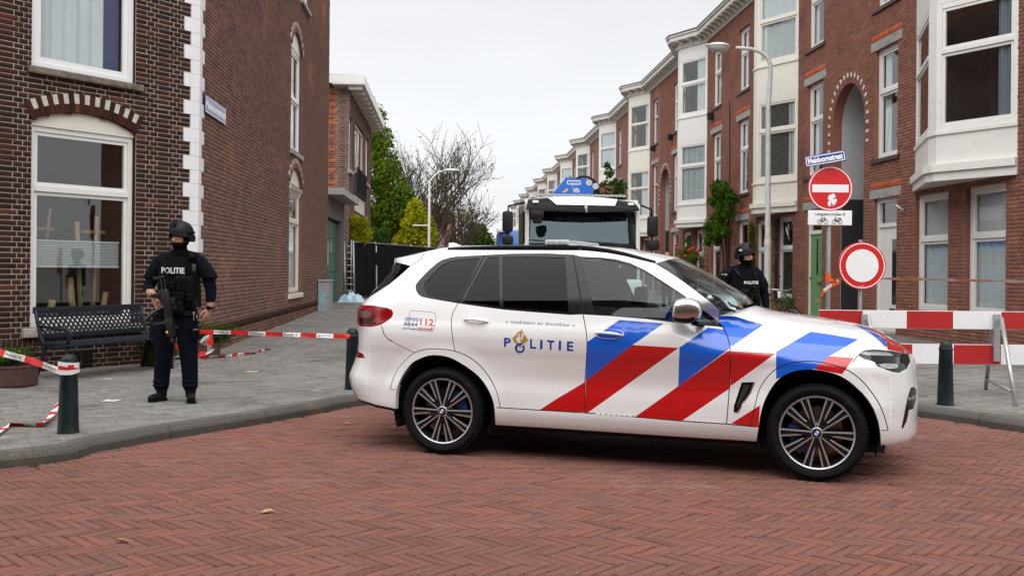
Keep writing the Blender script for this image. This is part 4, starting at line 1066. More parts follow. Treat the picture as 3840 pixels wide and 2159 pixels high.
m_teal_ink = mat('print_bluegrey', (0.02, 0.13, 0.26), 0.35)
m_red_ink = mat('print_red', (0.60, 0.02, 0.025), 0.35)
m_gold = mat('print_gold', (0.42, 0.25, 0.035), 0.4)
HR, HF = Vector((-0.566, 8.09, 0)), Vector((2.238, 7.17, 0))
CD = (HF - HR).normalized(); CN = Vector((CD.y, -CD.x, 0))       # forward, and towards the camera
if CN.y > 0: CN = -CN
WB = (HF - HR).length / 2; WH = 0.93; TR = 0.357; RIM = 0.268
CO = (HR + HF) / 2 - CN * WH
def cw(x, w, z): return CO + CD * x + CN * w + Vector((0, 0, z))
CM = Matrix.Identity(4)
for i in range(3): CM[i][0], CM[i][1], CM[i][2], CM[i][3] = CD[i], CN[i], (0, 0, 1)[i], CO[i]
# note: x forward, y towards the camera side, z up (left-handed axes are avoided by fixing normals)
class Spline:
 def __init__(s, xs, ys):
  s.x = np.array(xs, float); s.y = np.array(ys, float)
  d = np.diff(s.y) / np.diff(s.x); m_ = np.zeros(len(xs)); m_[0], m_[-1] = d[0], d[-1]
  m_[1:-1] = np.where(d[:-1] * d[1:] > 0, 2 * d[:-1] * d[1:] / np.where(np.abs(d[:-1] + d[1:]) < 1e-9, 1, d[:-1] + d[1:]), 0); s.m = m_
 def __call__(s, x):
  x = np.clip(x, s.x[0], s.x[-1]); i = np.clip(np.searchsorted(s.x, x) - 1, 0, len(s.x) - 2)
  h = s.x[i + 1] - s.x[i]; t = (x - s.x[i]) / h
  return (1 + 2 * t) * (1 - t) ** 2 * s.y[i] + t * (1 - t) ** 2 * h * s.m[i] + t * t * (3 - 2 * t) * s.y[i + 1] + t * t * (t - 1) * h * s.m[i + 1]
def sstep(a, b, x):
 t = np.clip((x - a) / (b - a), 0, 1); return t * t * (3 - 2 * t)
Wz = Spline([0.15, 0.22, 0.30, 0.40, 0.52, 0.66, 0.80, 0.90, 0.97, 1.04, 1.10, 1.20, 1.32, 1.44, 1.54, 1.62, 1.70], [0.84, 0.880, 0.932, 0.956, 0.955, 0.940, 0.948, 0.963, 0.966, 0.956, 0.934, 0.903, 0.856, 0.790, 0.716, 0.645, 0.565])
S0, S1 = -1.95, 1.72; SE = 0.8
AR, AF = 0.52, 0.80
XR = Spline([0.15, 1.7], [-2.4, -2.4]); XF = Spline([0.15, 1.7], [2.28, 2.28])
def surf(s, z):
 """skin of the car's near side: s along the plan outline, z height -> x, w"""
 s = np.asarray(s, float); z = np.asarray(z, float)
 xr = XR(z); xf = XF(z); sr = xr + AR; sf = xf - AF
 tau = (s - S0) / (S1 - S0)
 xm = sr + (sf - sr) * tau
 pr = np.clip((s - (S0 - SE)) / SE, 0.0, 1) * math.pi / 2; nr = 2.9
 xrr = xr + AR * (1 - np.cos(pr) ** (2 / nr)); wr = np.sin(pr) ** (2 / nr)
 pf = np.clip(((S1 + SE) - s) / SE, 0.0, 1) * math.pi / 2; nf = 2.35
 xff = xf - AF * (1 - np.cos(pf) ** (2 / nf)); wf = np.sin(pf) ** (2 / nf)
 x = np.where(s < S0, xrr, np.where(s > S1, xff, xm)); k = np.where(s < S0, wr, np.where(s > S1, wf, 1.0))
 w = Wz(z) * (1 - 0.010 * (x / 1.5) ** 2)
 # fender top rolls in towards the bonnet
 hx = 1.065 - 0.115 * (x - 0.7) / 1.3
 q = np.clip((z - (hx - 0.17)) / 0.19, 0, 1.3); w = w - 0.15 * q * q * sstep(0.35, 0.85, x) * (1 - sstep(1.16, 1.3, z))
 # flares
 for hub in (-WB, WB):
  r = np.hypot(x - hub, z - TR); w = w + 0.026 * (1 - sstep(0.40, 0.60, r)) * (1 - sstep(0.85, 0.95, z))
 # door hollow
 w = w - 0.016 * np.exp(-((z - 0.60) / 0.16) ** 2) * sstep(-0.95, -0.5, x) * (1 - sstep(0.6, 1.0, x))
 return x, w * k
def P3(s, z):
 x, w = surf(s, z); return np.stack([CO.x + CD.x * x + CN.x * w, CO.y + CD.y * x + CN.y * w, np.asarray(z, float) + 0 * x], -1)
_cr, _cu, _cf, _cc = [np.array(q) for q in (CRIGHT, CUP, CFWD, CAM)]
def proj_np(p):
 q = p - _cc; y = q @ _cf; return 1920 + 3680 * (q @ _cr) / y, 1012 - 3680 * (q @ _cu) / y
# fit the nose and tail outline to the silhouette
def fit_end(targets, which):
 global XR, XF
 zs = []; xs = []
 for (u, v) in targets:
  z = 0.9
  for it in range(6):
   best = None
   lo, hi = (-2.9, -0.9) if which == 'r' else (1.4, 2.9)
   for k in range(30):
    mid = (lo + hi) / 2
    if which == 'r': XR = Spline([0.0, 2.0], [mid, mid]); ss = np.linspace(S0 - SE, S0, 80)
    else: XF = Spline([0.0, 2.0], [mid, mid]); ss = np.linspace(S1, S1 + SE, 80)
    uu, vv = proj_np(P3(ss, np.full(80, z)))
    i = int(np.argmin(uu)) if which == 'r' else int(np.argmax(uu))
    if uu[i] > u: hi = mid
    else: lo = mid
   p = P3(ss[i:i + 1], np.array([z]))[0]; y = p[1]
   z = z + (vv[i] - v) / 3680 * y
   z = min(max(z, 0.2), 1.68)
  zs.append(z); xs.append(mid)
 o = np.argsort(zs); zs = np.array(zs)[o]; xs = np.array(xs)[o]
 keep = [0]
 for i in range(1, len(zs)):
  if zs[i] - zs[keep[-1]] > 0.012: keep.append(i)
 return zs[keep], xs[keep]
rt = fit_end([(1479, 972), (1478, 992), (1440, 1045), (1400, 1090), (1362, 1135), (1341, 1160), (1340, 1205), (1347, 1240), (1343, 1300), (1330, 1352), (1315, 1388), (1310, 1404), (1314, 1435), (1330, 1478), (1350, 1508)], 'r')
XRf = Spline(*rt)
ft = fit_end([(3419, 1327), (3431, 1345), (3438, 1400), (3444, 1462), (3441, 1553), (3440, 1600), (3436, 1625), (3405, 1650)], 'f')
XFf = Spline(*ft)
XR, XF = XRf, XFf
def inv_many(pts):
 """pixels -> (s, z) on the skin, all at once (damped Newton)"""
 pts = np.asarray(pts, float); n = len(pts); u, v = pts[:, 0], pts[:, 1]
 q0 = [at_plane(a_, b_, cw(0, 0.93, 0), CN) - CO for a_, b_ in pts]
 s = np.clip(np.array([q.dot(CD) for q in q0]) * 0.97, S0 - SE * .8, S1 + SE * .8); z = np.clip(np.array([q.z for q in q0]), 0.2, 1.68)
 for it in range(30):
  U, Vv = proj_np(P3(s, z)); U1, V1 = proj_np(P3(s + 1e-4, z)); U2, V2 = proj_np(P3(s, z + 1e-4))
  eu, ev = u - U, v - Vv
  if (np.abs(eu) + np.abs(ev)).max() < 0.03: break
  a_, b_, c_, d_ = (U1 - U) / 1e-4, (U2 - U) / 1e-4, (V1 - Vv) / 1e-4, (V2 - Vv) / 1e-4
  det = a_ * d_ - b_ * c_; det = np.where(np.abs(det) < 1e2, np.where(det < 0, -1e2, 1e2), det)
  ds, dz = (eu * d_ - ev * b_) / det, (a_ * ev - c_ * eu) / det
  k = np.maximum(np.maximum(np.abs(ds) / 0.12, np.abs(dz) / 0.12), 1)
  s = np.clip(s + ds / k, S0 - SE * 0.97, S1 + SE * 0.97); z = np.clip(z + dz / k, 0.16, 1.69)
 return list(zip(s.tolist(), z.tolist()))
def inv(u, v): return inv_many([(u, v)])[0]
def Z6(*p): return [(1280 + x / 2.681, 880 + y / 2.681) for x, y in p]
def Z7(*p): return [(2100 + x / 1.5736, 880 + y / 1.5736) for x, y in p]
def Z9(*p): return [(1280 + x / 2.0117, 880 + y / 2.0117) for x, y in p]
def Z10(*p): return [(2140 + x / 3.578, 920 + y / 3.578) for x, y in p]
def Z11(*p): return [(3040 + x / 2.414, 1180 + y / 2.414) for x, y in p]
def dens(pts, step=14, closed=True):
 out = []
 n = len(pts)
 for i in range(n if closed else n - 1):
  a, b = pts[i], pts[(i + 1) % n]; k = max(1, int(math.hypot(b[0] - a[0], b[1] - a[1]) / step))
  out += [(a[0] + (b[0] - a[0]) * j / k, a[1] + (b[1] - a[1]) * j / k) for j in range(k)]
 if not closed: out.append(pts[-1])
 return out
def crv(pts, n=4, closed=False):
 """smooth curve through pixel points"""
 if closed: pts = [pts[-1]] + list(pts) + [pts[0], pts[1]]
 out = smooth_line(pts, n);
 if closed: out = out[n:-(n) - 0]
 return [(p.x, p.y) for p in out]
def onskin(pts, step=14, closed=True): return inv_many(dens(pts, step, closed))
# --- traced outlines (pixels of the photograph)
T_roof = Z6((537, 240), (700, 210), (830, 190), (900, 174), (1000, 160), (1130, 147), (1500, 134), (2050, 140), (2400, 152)) + Z10((60, 62), (300, 82), (500, 105), (700, 142), (880, 185), (1000, 215), (1130, 245))
T_pillar = Z10((1300, 345), (1500, 480), (1700, 628), (1900, 780), (1990, 868))
T_hood = Z7((935, 480), (985, 478), (1040, 482), (1110, 505), (1200, 530), (1330, 548), (1480, 570), (1620, 592), (1760, 617), (1850, 640), (1930, 664)) + Z11((700, 318), (800, 338), (918, 362))
arch_r = crv(Z9((408, 1312), (412, 1190), (440, 1100), (480, 1030), (540, 960), (640, 915), (720, 907), (820, 925), (930, 985), (1030, 1060), (1100, 1150), (1150, 1270), (1163, 1432)), 3)
arch_f = crv(Z7((1158, 1218), (1172, 1130), (1185, 1050), (1215, 960), (1270, 872), (1340, 818), (1440, 795), (1540, 800), (1650, 830), (1740, 890), (1810, 970), (1860, 1060), (1888, 1150), (1894, 1250)), 3)
trim_r = crv(Z9((368, 1165), (400, 1060), (460, 970), (550, 890), (650, 862), (740, 862), (850, 875), (960, 920), (1050, 990), (1120, 1080), (1170, 1180), (1200, 1303)), 3)
trim_f = crv(Z7((1118, 1130), (1150, 1010), (1170, 930), (1200, 870), (1260, 802), (1340, 762), (1450, 745), (1560, 755), (1680, 790), (1770, 850), (1840, 930), (1890, 1010), (1920, 1090), (1936, 1153)), 3)
sill_bot = [(1862, 1592), (2100, 1606), (2545, 1636), (2830, 1653)]
sill_top = [(1862, 1527), (2192, 1547), (2300, 1555), (2558, 1578), (2725, 1589), (2832, 1599)]
bump_r = Z9((140, 1255), (260, 1300), (408, 1330))
bump_f = Z7((1894, 1250), (1990, 1240), (2060, 1212))
dlo = Z6((745, 520), (758, 485), (800, 430), (880, 355), (960, 285), (1010, 255), (1080, 232), (1150, 219), (1430, 204), (1700, 190), (2070, 187), (2330, 200)) + Z10((150, 150), (400, 160), (600, 183), (800, 237), (1000, 332), (1200, 457), (1500, 655), (1800, 885), (1980, 1015), (2070, 1105), (1950, 1085), (1500, 1045), (1000, 985), (500, 945), (160, 925)) + Z6((2300, 805), (1900, 775), (1630, 752), (1400, 722), (1180, 690), (1000, 660), (880, 640), (810, 624), (775, 600), (752, 560))
gl_q = crv(Z6((828, 495), (850, 468), (1000, 312), (1090, 266), (1160, 252), (1395, 232), (1290, 465), (1172, 666), (1060, 654), (950, 635), (862, 606), (836, 545)), 1)
gl_v = Z6((1472, 228), (1583, 222), (1590, 722), (1410, 700), (1228, 680), (1330, 480))
gl_r = Z6((1620, 222), (1900, 220), (2248, 228), (2262, 400), (2283, 776), (1950, 756), (1626, 728))
gl_f = Z10((150, 172), (400, 182), (580, 205), (760, 250), (980, 345), (1170, 462), (1500, 668), (1530, 740), (1740, 935), (1960, 1065), (1700, 1040), (1200, 990), (700, 950), (325, 920), (250, 620))
rglass = Z6((532, 272), (700, 312), (600, 402), (480, 500), (340, 590), (272, 618), (215, 655), (200, 640), (330, 500), (430, 380), (495, 300))
tail = Z6((158, 745), (190, 703), (320, 711), (460, 734), (508, 755), (523, 790), (505, 832), (440, 882), (385, 910), (300, 926), (195, 920), (158, 880))
tail_smoke = Z6((188, 762), (290, 770), (300, 800), (260, 832), (185, 828))
tail_dark = Z6((165, 835), (270, 840), (330, 800), (345, 815), (300, 880), (370, 870), (350, 900), (200, 895))
refl = Z9((108, 884), (130, 882), (165, 898), (180, 932), (112, 925))
valance = Z9((50, 1062), (75, 1110), (100, 1190), (132, 1240), (260, 1280), (406, 1310), (408, 1332), (260, 1302), (140, 1257), (90, 1220), (40, 1120))
headl = Z7((1757, 712), (1775, 692), (1795, 680), (1860, 676), (1960, 684), (2055, 703), (2068, 745), (2045, 790), (2000, 814), (1960, 808), (1880, 778), (1810, 740))
vent = Z7((1072, 870), (1142, 868), (1118, 925), (1046, 1040), (1024, 1047), (1026, 1010), (1052, 930))
intake = Z11((905, 660), (935, 650), (958, 680), (952, 770), (930, 850), (890, 860), (870, 960), (835, 1032), (822, 1022), (850, 880), (875, 750))
fuel = crv(Z6((690, 780), (725, 764), (915, 781), (948, 800), (942, 890), (922, 955), (885, 970), (705, 950), (672, 915)), 2, True)
d_rear = Z6((1172, 690), (1120, 790), (1105, 850), (1110, 960), (1125, 1080), (1142, 1166)) + crv(Z9((850, 875), (960, 920), (1050, 990), (1120, 1080), (1170, 1180), (1196, 1290)), 2)[2:] + [(1876, 1527), (2192, 1546)] + Z6((2450, 1500), (2465, 1250), (2471, 1080), (2460, 960), (2432, 812), (1900, 777), (1630, 754), (1400, 724))
d_front = Z6((2432, 812), (2460, 960), (2471, 1080), (2465, 1250), (2450, 1500)) + [(2192, 1546), (2300, 1554), (2558, 1577), (2725, 1588)] + Z7((983, 1112), (990, 1030), (1000, 900), (1006, 760), (1003, 650), (985, 590), (962, 548)) + Z10((1950, 1088), (1500, 1048), (1000, 988), (500, 948), (160, 928))
line_bump = Z6((405, 918), (430, 1000), (470, 1050), (600, 1118), (735, 1187))
line_spoiler = Z6((830, 190), (812, 225), (785, 255), (745, 285), (700, 310))
line_bumpf = Z7((1757, 712), (1740, 735), (1730, 748))
livery = [('b', Z7((160, 632), (345, 502), (612, 522), (430, 650), (160, 858))[:0] + Z7((163, 630), (350, 502), (612, 523), (428, 650), (152, 860))),
   ('r', Z7((428, 650), (700, 667), (160, 1052), (148, 1046), (152, 860))),
   ('r2', Z7((-12, 962), (148, 868), (146, 1046), (-120, 1032))),
   ('b', Z7((705, 665), (872, 548), (985, 560), (1003, 640), (1003, 668), (985, 683), (697, 893))),
   ('r', Z7((992, 683), (1004, 683), (1004, 895), (995, 910), (722, 1096), (445, 1072), (697, 893))),
   ('b', Z7((935, 480), (985, 474), (1040, 478), (1200, 526), (1200, 530), (1012, 660), (1003, 640), (985, 590), (945, 520))),
   ('r', Z7((1008, 684), (1272, 700), (1005, 893))),
   ('b', Z7((1275, 690), (1488, 566), (1770, 612), (1590, 716), (1500, 790), (1275, 850))),
   ('r', Z7((1590, 716), (1735, 726), (1665, 822), (1490, 790))),
   ('r2', Z7((1010, 1112), (1180, 1005), (1172, 1135), (1118, 1132)))]
# --- the 2D domain
low = []
bnd = []
s_r, s_f = S0 - SE * 0.985, S1 + SE * 0.985
bl = onskin(bump_r, 14, False); al_r = onskin(arch_r, 12, False); sb = onskin(sill_bot, 30, False); al_f = onskin(arch_f, 12, False); bf = onskin(bump_f, 14, False)
tr_ = onskin(T_roof, 20, False); tp = onskin(T_pillar, 20, False); th = onskin(T_hood, 20, False)
z_r0 = bl[0][1]; z_f0 = bf[-1][1]
bnd = [(s_r, z_r0 + 0.0), ((s_r + bl[0][0]) / 2, z_r0)] + bl[:-1] + al_r + sb[1:-1] + al_f + bf[1:] + [((bf[-1][0] + s_f) / 2, z_f0 + 0.03), (s_f, z_f0 + 0.04)]
ztop_f = th[-1][1]; bnd += [(s_f, ztop_f - 0.004)] + [((th[-1][0] + s_f) / 2, ztop_f - 0.001)]
bnd += th[::-1] + tp[::-1] + tr_[::-1] + [((tr_[0][0] + s_r) / 2, tr_[0][1] + 0.004), (s_r, tr_[0][1] + 0.006)]
def band(pts, half=0.0033):
 sk = onskin(pts, 16, False); P = [Vector(p) for p in sk]; A = []; B = []
 for i, p in enumerate(P):
  t = (P[min(i + 1, len(P) - 1)] - P[max(i - 1, 0)]).normalized(); n = Vector((-t.y, t.x)) * half; A.append(tuple(p + n)); B.append(tuple(p - n))
 return A + B[::-1]
REG = []   # (part, material key, polygon, is_paint)
def reg(part, key, px, closed=True): REG.append((part, key, onskin(px, 14, True)))
reg('quarter_window', 'tint', gl_q); reg('vent_window', 'tint', gl_v); reg('rear_side_window', 'tint', gl_r); reg('front_side_window', 'clear', gl_f)
reg('window_trim', 'gloss', dlo)
reg('rear_window', 'tint', rglass)
reg('tail_light', 'smoke', tail_smoke); reg('tail_light', 'darkred', tail_dark); reg('tail_light', 'redlens', tail); reg('rear_reflector', 'redlens', refl)
reg('headlight', 'lamp', headl); reg('side_vent', 'gloss', vent); reg('front_intake', 'gloss', intake); reg('rear_valance', 'plastic', valance)
gaps = [band(trim_r), band(trim_f), band(line_bump, 0.0025), band(line_spoiler, 0.003), band(Z6((1172, 690), (1120, 790), (1105, 850), (1110, 960), (1125, 1080), (1142, 1166)), 0.0035),
  band(Z6((2432, 812), (2460, 960), (2471, 1080), (2465, 1250), (2450, 1448)) + [(2193, 1545)], 0.004), band(Z7((962, 548), (985, 590), (1003, 650), (1006, 760), (1000, 900), (990, 1030), (983, 1112)), 0.004),
  band(sill_top, 0.004), band([fuel[-1]] + fuel + [fuel[0]], 0.0018), band(Z6((2330, 200), (2380, 480), (2432, 812)), 0.004), band(Z6((1440, 205), (1310, 450), (1172, 690)), 0.004), band(line_bumpf, .0025),
  band(Z7((1936, 1153), (1894, 1153)), .0025), band(Z9((368, 1165), (408, 1168)), .0025)]
for gpoly in gaps: REG.insert(0, ('gap', 'gap', gpoly))
LIV = [(k, onskin(px, 14, True)) for k, px in livery]
DOORS = [('rear_door', onskin(d_rear, 14, True)), ('front_door', onskin(d_front, 14, True))]
SILL = onskin(sill_top + sill_bot[::-1], 20, True)
def car_skin():
 verts = []; edges = []
 def loop(poly, closed=True):
  b = len(verts); verts.extend(Vector(p) for p in poly); n = len(poly)
  edges.extend((b + i, b + (i + 1) % n) for i in range(n if closed else n - 1))
 loop(bnd)
 for part, key, poly in REG: loop(poly)
 for k, poly in LIV: loop(poly)
 loop(SILL)
 # free sample points for curvature
 for z in np.arange(0.24, 1.66, 0.04):
  for s in list(np.arange(S0 - SE * .95, S0, 0.035)) + list(np.arange(S0, S1, 0.055)) + list(np.arange(S1, S1 + SE * .95, 0.035)):
   p = (float(s), float(z) + 0.013 * math.sin(s * 31))
   if in_poly(p, bnd): verts.append(Vector(p))
 r_ = delaunay_2d_cdt(verts, edges, [], 0, 1e-5)
 V = np.array([(p.x, p.y) for p in r_[0]]); Fc = [f for f in r_[2]]
 out = {}
 def bbp(poly): a = np.array(poly); return (a[:, 0].min(), a[:, 0].max(), a[:, 1].min(), a[:, 1].max())
 regs = [(p, k, poly, bbp(poly)) for p, k, poly in REG]; livs = [(k, poly, bbp(poly)) for k, poly in LIV]; drs = [(k, poly, bbp(poly)) for k, poly in DOORS]
 sb_ = bbp(SILL)
 def hit(c, poly, b): return b[0] <= c[0] <= b[1] and b[2] <= c[1] <= b[3] and in_poly(c, poly)
 for f in Fc:
  c = tuple(V[list(f)].mean(0))
  if not in_poly(c, bnd): continue
  part, key = None, None
  for p, k, poly, b in regs:
   if hit(c, poly, b): part, key = p, k; break
  if part is None or part == 'gap':
   base = 'body'
   for k, poly, b in drs:
    if hit(c, poly, b): base = k; break
   if part == 'gap': key = 'gap'; part = base
   else:
    part = base; key = 'white'
    for k, poly, b in livs:
     if hit(c, poly, b): key = {'b': 'blue', 'r': 'red', 'r2': 'red'}[k]; break
    if key == 'white' and hit(c, SILL, sb_): part = 'sill'
  out.setdefault(part, []).append((f, key))
 return V, out
SK_V, SK_F = car_skin()
SKX, SKW = surf(SK_V[:, 0], SK_V[:, 1])
e_ = 1e-3
x1, w1 = surf(SK_V[:, 0] + e_, SK_V[:, 1]); x0, w0 = surf(SK_V[:, 0] - e_, SK_V[:, 1]); xu, wu = surf(SK_V[:, 0], SK_V[:, 1] + e_); xd, wd = surf(SK_V[:, 0], SK_V[:, 1] - e_)
ds_ = np.stack([x1 - x0, w1 - w0, 0 * x0], 1); dz_ = np.stack([xu - xd, wu - wd, np.full(len(x0), 2 * e_)], 1)
SKN = np.cross(dz_, ds_); SKN *= np.sign(SKN[:, 1:2] + 1e-9); SKN /= np.linalg.norm(SKN, axis=1)[:, None] + 1e-12
car = thing('police_car', 'white police car with blue and red diagonal stripes parked across the street', 'car', CO, math.atan2(CD.y, CD.x))
# car-local space: x forward, y to the car's left; the camera side is y < 0
KEYM = {'white': m_paint, 'blue': m_blue, 'red': m_red, 'gap': m_gap, 'gloss': m_black_gloss, 'plastic': m_black, 'tint': g_tint, 'clear': g_front, 'redlens': m_red_lens, 'smoke': m_dark_lens, 'darkred': mat('tail_lens_dark', (0.035, 0.001, 0.002), 0.15, spec=0.3), 'lamp': g_lamp}
def skin_part(part, flist, side):
 """side -1: the camera side"""
 used = sorted({i for f, k in flist for i in f}); ix = {i: j for j, i in enumerate(used)}
 off = {'tint': -0.006, 'clear': -0.006, 'gloss': -0.002, 'lamp': 0.0, 'gap': -0.004}
 keys = sorted({k for f, k in flist}); d = off.get(keys[0], 0.0) if len(keys) == 1 else 0.0
 vs = [(SKX[i] + SKN[i, 0] * d, side * (SKW[i] + SKN[i, 1] * d), SK_V[i, 1] + SKN[i, 2] * d) for i in used]
 fs = [tuple(ix[i] for i in (f if side < 0 else f[::-1])) for f, k in flist]
 me = bpy.data.meshes.new(part); me.from_pydata(vs, [], fs)
 for k in keys: me.materials.append(KEYM[k])
 me.polygons.foreach_set('material_index', [keys.index(k) for f, k in flist]); me.polygons.foreach_set('use_smooth', [True] * len(fs)); me.update()
 # orient outwards
 nn = [(SKN[i, 0], side * SKN[i, 1], SKN[i, 2]) for i in used]
 p0 = me.polygons[0]; ref = Vector(nn[p0.vertices[0]])
 flip = sum(1 for p in list(me.polygons)[:60] if p.normal.dot(Vector(nn[p.vertices[0]])) < 0)
 if flip > 30 or (len(me.polygons) < 60 and flip > len(me.polygons) / 2): me.flip_normals()
 me.normals_split_custom_set_from_vertices(nn)
 o = bpy.data.objects.new(part, me); link(o, car); return o
CP = {}
for part, fl in SK_F.items():
 for side in (-1, 1):
  o = skin_part(part, fl, side)
  if side < 0: CP[part] = o
# edges of the arches turn inwards
def lip(line, depth, name, ma):
 for side in (-1, 1):
  g = MB(); vs = []
  for s, z in line:
   x, w = surf(s, z); vs += [(float(x), side * float(w), z), (float(x), side * (float(w) - depth), z)]
  g.add(vs, [(2 * i, 2 * i + 2, 2 * i + 3, 2 * i + 1) for i in range(len(line) - 1)]); g.build(name, ma, car, smooth=True)
lip(al_r, 0.06, 'arch_lip', m_paint); lip(al_f, 0.06, 'arch_lip', m_paint); lip(sb, 0.5, 'underside', m_black); lip(bl, 0.3, 'underside', m_black); lip(bf, 0.3, 'underside', m_black)
for hub in (-WB, WB):
 for side in (-1, 1):
  g = MB(); vs = []
  for i in range(25):
   a = math.pi * (-0.12 + 1.24 * i / 24); r = 0.435
   for w in (0.93, 0.45): vs.append((hub + r * math.cos(a), side * w, TR + r * math.sin(a) * 1.0 - 0.0))
  g.add(vs, [(2 * i, 2 * i + 2, 2 * i + 3, 2 * i + 1) for i in range(24)])
  g.add([(hub - .5, side * .45, .2), (hub + .5, side * .45, .2), (hub + .5, side * .45, .85), (hub - .5, side * .45, .85)], [(0, 1, 2, 3)])
  g.build('wheel_housing', m_gap, car)
g = MB(); g.box((0, 0, 0.24), (3.9, 1.5, 0.06)); g.build('floor_pan', m_black, car)
# --- top skins: roof, windscreen, bonnet between the traced edges
def cross_skin(line, crown, bulge, ncross=14, power=2.0):
 g = MB(); n = len(line); vs = [];
 for k, (s, z) in enumerate(line):
  x, w = [float(q) for q in surf(s, z)]
  c_ = crown(k / (n - 1)); b_ = bulge(k / (n - 1))
  for j in range(ncross + 1):
   y = -1 + 2 * j / ncross; f = 1 - abs(y) ** power
   vs.append((x + b_ * f, w * y, z + c_ * f))
 m_ = ncross + 1
 g.add(vs, [(i * m_ + j, (i + 1) * m_ + j, (i + 1) * m_ + j + 1, i * m_ + j + 1) for i in range(n - 1) for j in range(ncross)]); return g
cross_skin(tr_, lambda t: 0.055 * min(1, 6 * t + 0.3), lambda t: -0.12 * (1 - min(1, t * 5)) + 0.10 * max(0, (t - 0.8) / 0.2), 16).build('roof', m_paint, car, smooth=True, fix=True)
pil = [tr_[-1]] + tp
ws = cross_skin(pil, lambda t: 0.055 - 0.02 * t, lambda t: 0.10 + 0.10 * t, 16).build('windscreen', g_front, car, smooth=True, fix=True)
hood = cross_skin([(th[0][0], th[0][1])] + th[1:], lambda t: (0.02 + 0.065 * sstep(0, 0.12, t)) * (1 - t ** 14 * 0.95), lambda t: 0.20 * (1 - sstep(0, .3, t)) * 0.3, 18, 2.6)
hood.build('bonnet', m_paint, car, smooth=True, fix=True)
# cowl between windscreen and bonnet
g = MB(); x_, w_ = [float(q) for q in surf(*th[0])]; z_ = th[0][1]
g.grid(lambda a, b: (x_ - 0.30 + 0.42 * a + 0.16 * (1 - (2 * b - 1) ** 2), (w_ - 0.03) * (2 * b - 1), z_ - 0.015 + 0.025 * (1 - (2 * b - 1) ** 2) - 0.01 * a), 3, 14); g.build('cowl', m_black, car, smooth=True)
# front red/blue patch on the bonnet's nose
def nose_patch(px, ma, nm):
 # pixels -> bonnet surface by marching: use the skin rows
 pass
# windscreen black edge and wipers
for y0 in (0.15, -0.45):
 g = MB(); g.tube([(x_ + 0.10, y0, z_ + 0.03), (x_ - 0.02, y0 + 0.3, z_ + 0.05), (x_ - 0.06, y0 + 0.52, z_ + 0.065)], 0.009, 6); g.build('wiper', m_black, car)
# roof rails
for side in (-1, 1):
 g = MB(); pts = []
 rl = [p for p in tr_ if True]
 x_s = [float(surf(*p)[0]) for p in rl]
 n = len(rl)
 sel = [p for p, x in zip(rl, x_s) if -1.62 < x]
 m_ = len(sel)
 for i, (s, z) in enumerate(sel):
  x, w = [float(q) for q in surf(s, z)]; t = i / (m_ - 1); lift = 0.024 * math.sin(math.pi * min(1, max(0, t))) ** 0.6
  pts.append((x, side * (w - 0.022), z + 0.012 + lift))
 g.tube(pts, 0.013, 8, flat=0.8); g.build('roof_rail', m_black_gloss, car, smooth=True)
 g = MB()
 vs = []
 for i, (s, z) in enumerate(sel):
  x, w = [float(q) for q in surf(s, z)]; t = i / (m_ - 1); lift = 0.024 * math.sin(math.pi * min(1, max(0, t))) ** 0.6
  vs += [(x, side * (w - 0.012), z + 0.002), (x, side * (w - 0.018), z + 0.014 + lift)]
 g.add(vs, [(2 * i, 2 * i + 2, 2 * i + 3, 2 * i + 1) for i in range(m_ - 1)]); g.build('rail_foot', m_black_gloss, car, smooth=True)
# roof: antenna fin, blue-white light bar
def roof_at(u, v, w):
 q = at_plane(u, v, cw(0, w, 0), CN) - CO; return q.dot(CD), q.z
xa, za = roof_at(1280 + 1190 / 2.681, 880 + 118 / 2.681, 0.0)
g = MB(); g.prism([(xa - 0.10, za - 0.05), (xa + 0.12, za - 0.05), (xa + 0.03, za + 0.0), (xa - 0.06, za + 0.035), (xa - 0.10, za + 0.03)], -0.025, 0.025); g.build('antenna_fin', m_paint, car, fix=True)
lx0, lz0 = roof_at(1280 + 2050 / 2.681, 880 + 118 / 2.681, 0.55); lx1, lz1 = roof_at(1280 + 2290 / 2.681, 880 + 52 / 2.681, 0.55)
lb_h = abs(lz1 - lz0); zc_ = (lz0 + lz1) / 2
g = MB(); g.bbox(((lx0 + lx1) / 2, 0, zc_ + 0.006), (lx1 - lx0, 1.12, lb_h * 0.82), 0.012); LB = g.build('light_bar', mat('lightbar_lens', (0.62, 0.66, 0.72), 0.1, coat=1.0, var=0.12, vscale=60), car, fix=True)
g = MB(); g.bbox(((lx0 + lx1) / 2, 0, zc_ - lb_h * 0.46), (lx1 - lx0 + .01, 1.13, lb_h * 0.22), 0.006); g.build('base', m_black_gloss, LB, fix=True)
for k in range(2):
 g = MB(); ww = (lx1 - lx0) * 0.40; cx = lx0 + (lx1 - lx0) * (0.27 + 0.46 * k)
 for j in range(4): g.box((cx - ww / 2 + ww * (j + .5) / 4, -0.562, zc_ + 0.006), (ww / 4 * .8, 0.01, lb_h * 0.4))
 g.build('lamp_cell', mat('lamp_cell', (0.75, 0.77, 0.8), 0.15, metal=0.4), LB, fix=True)
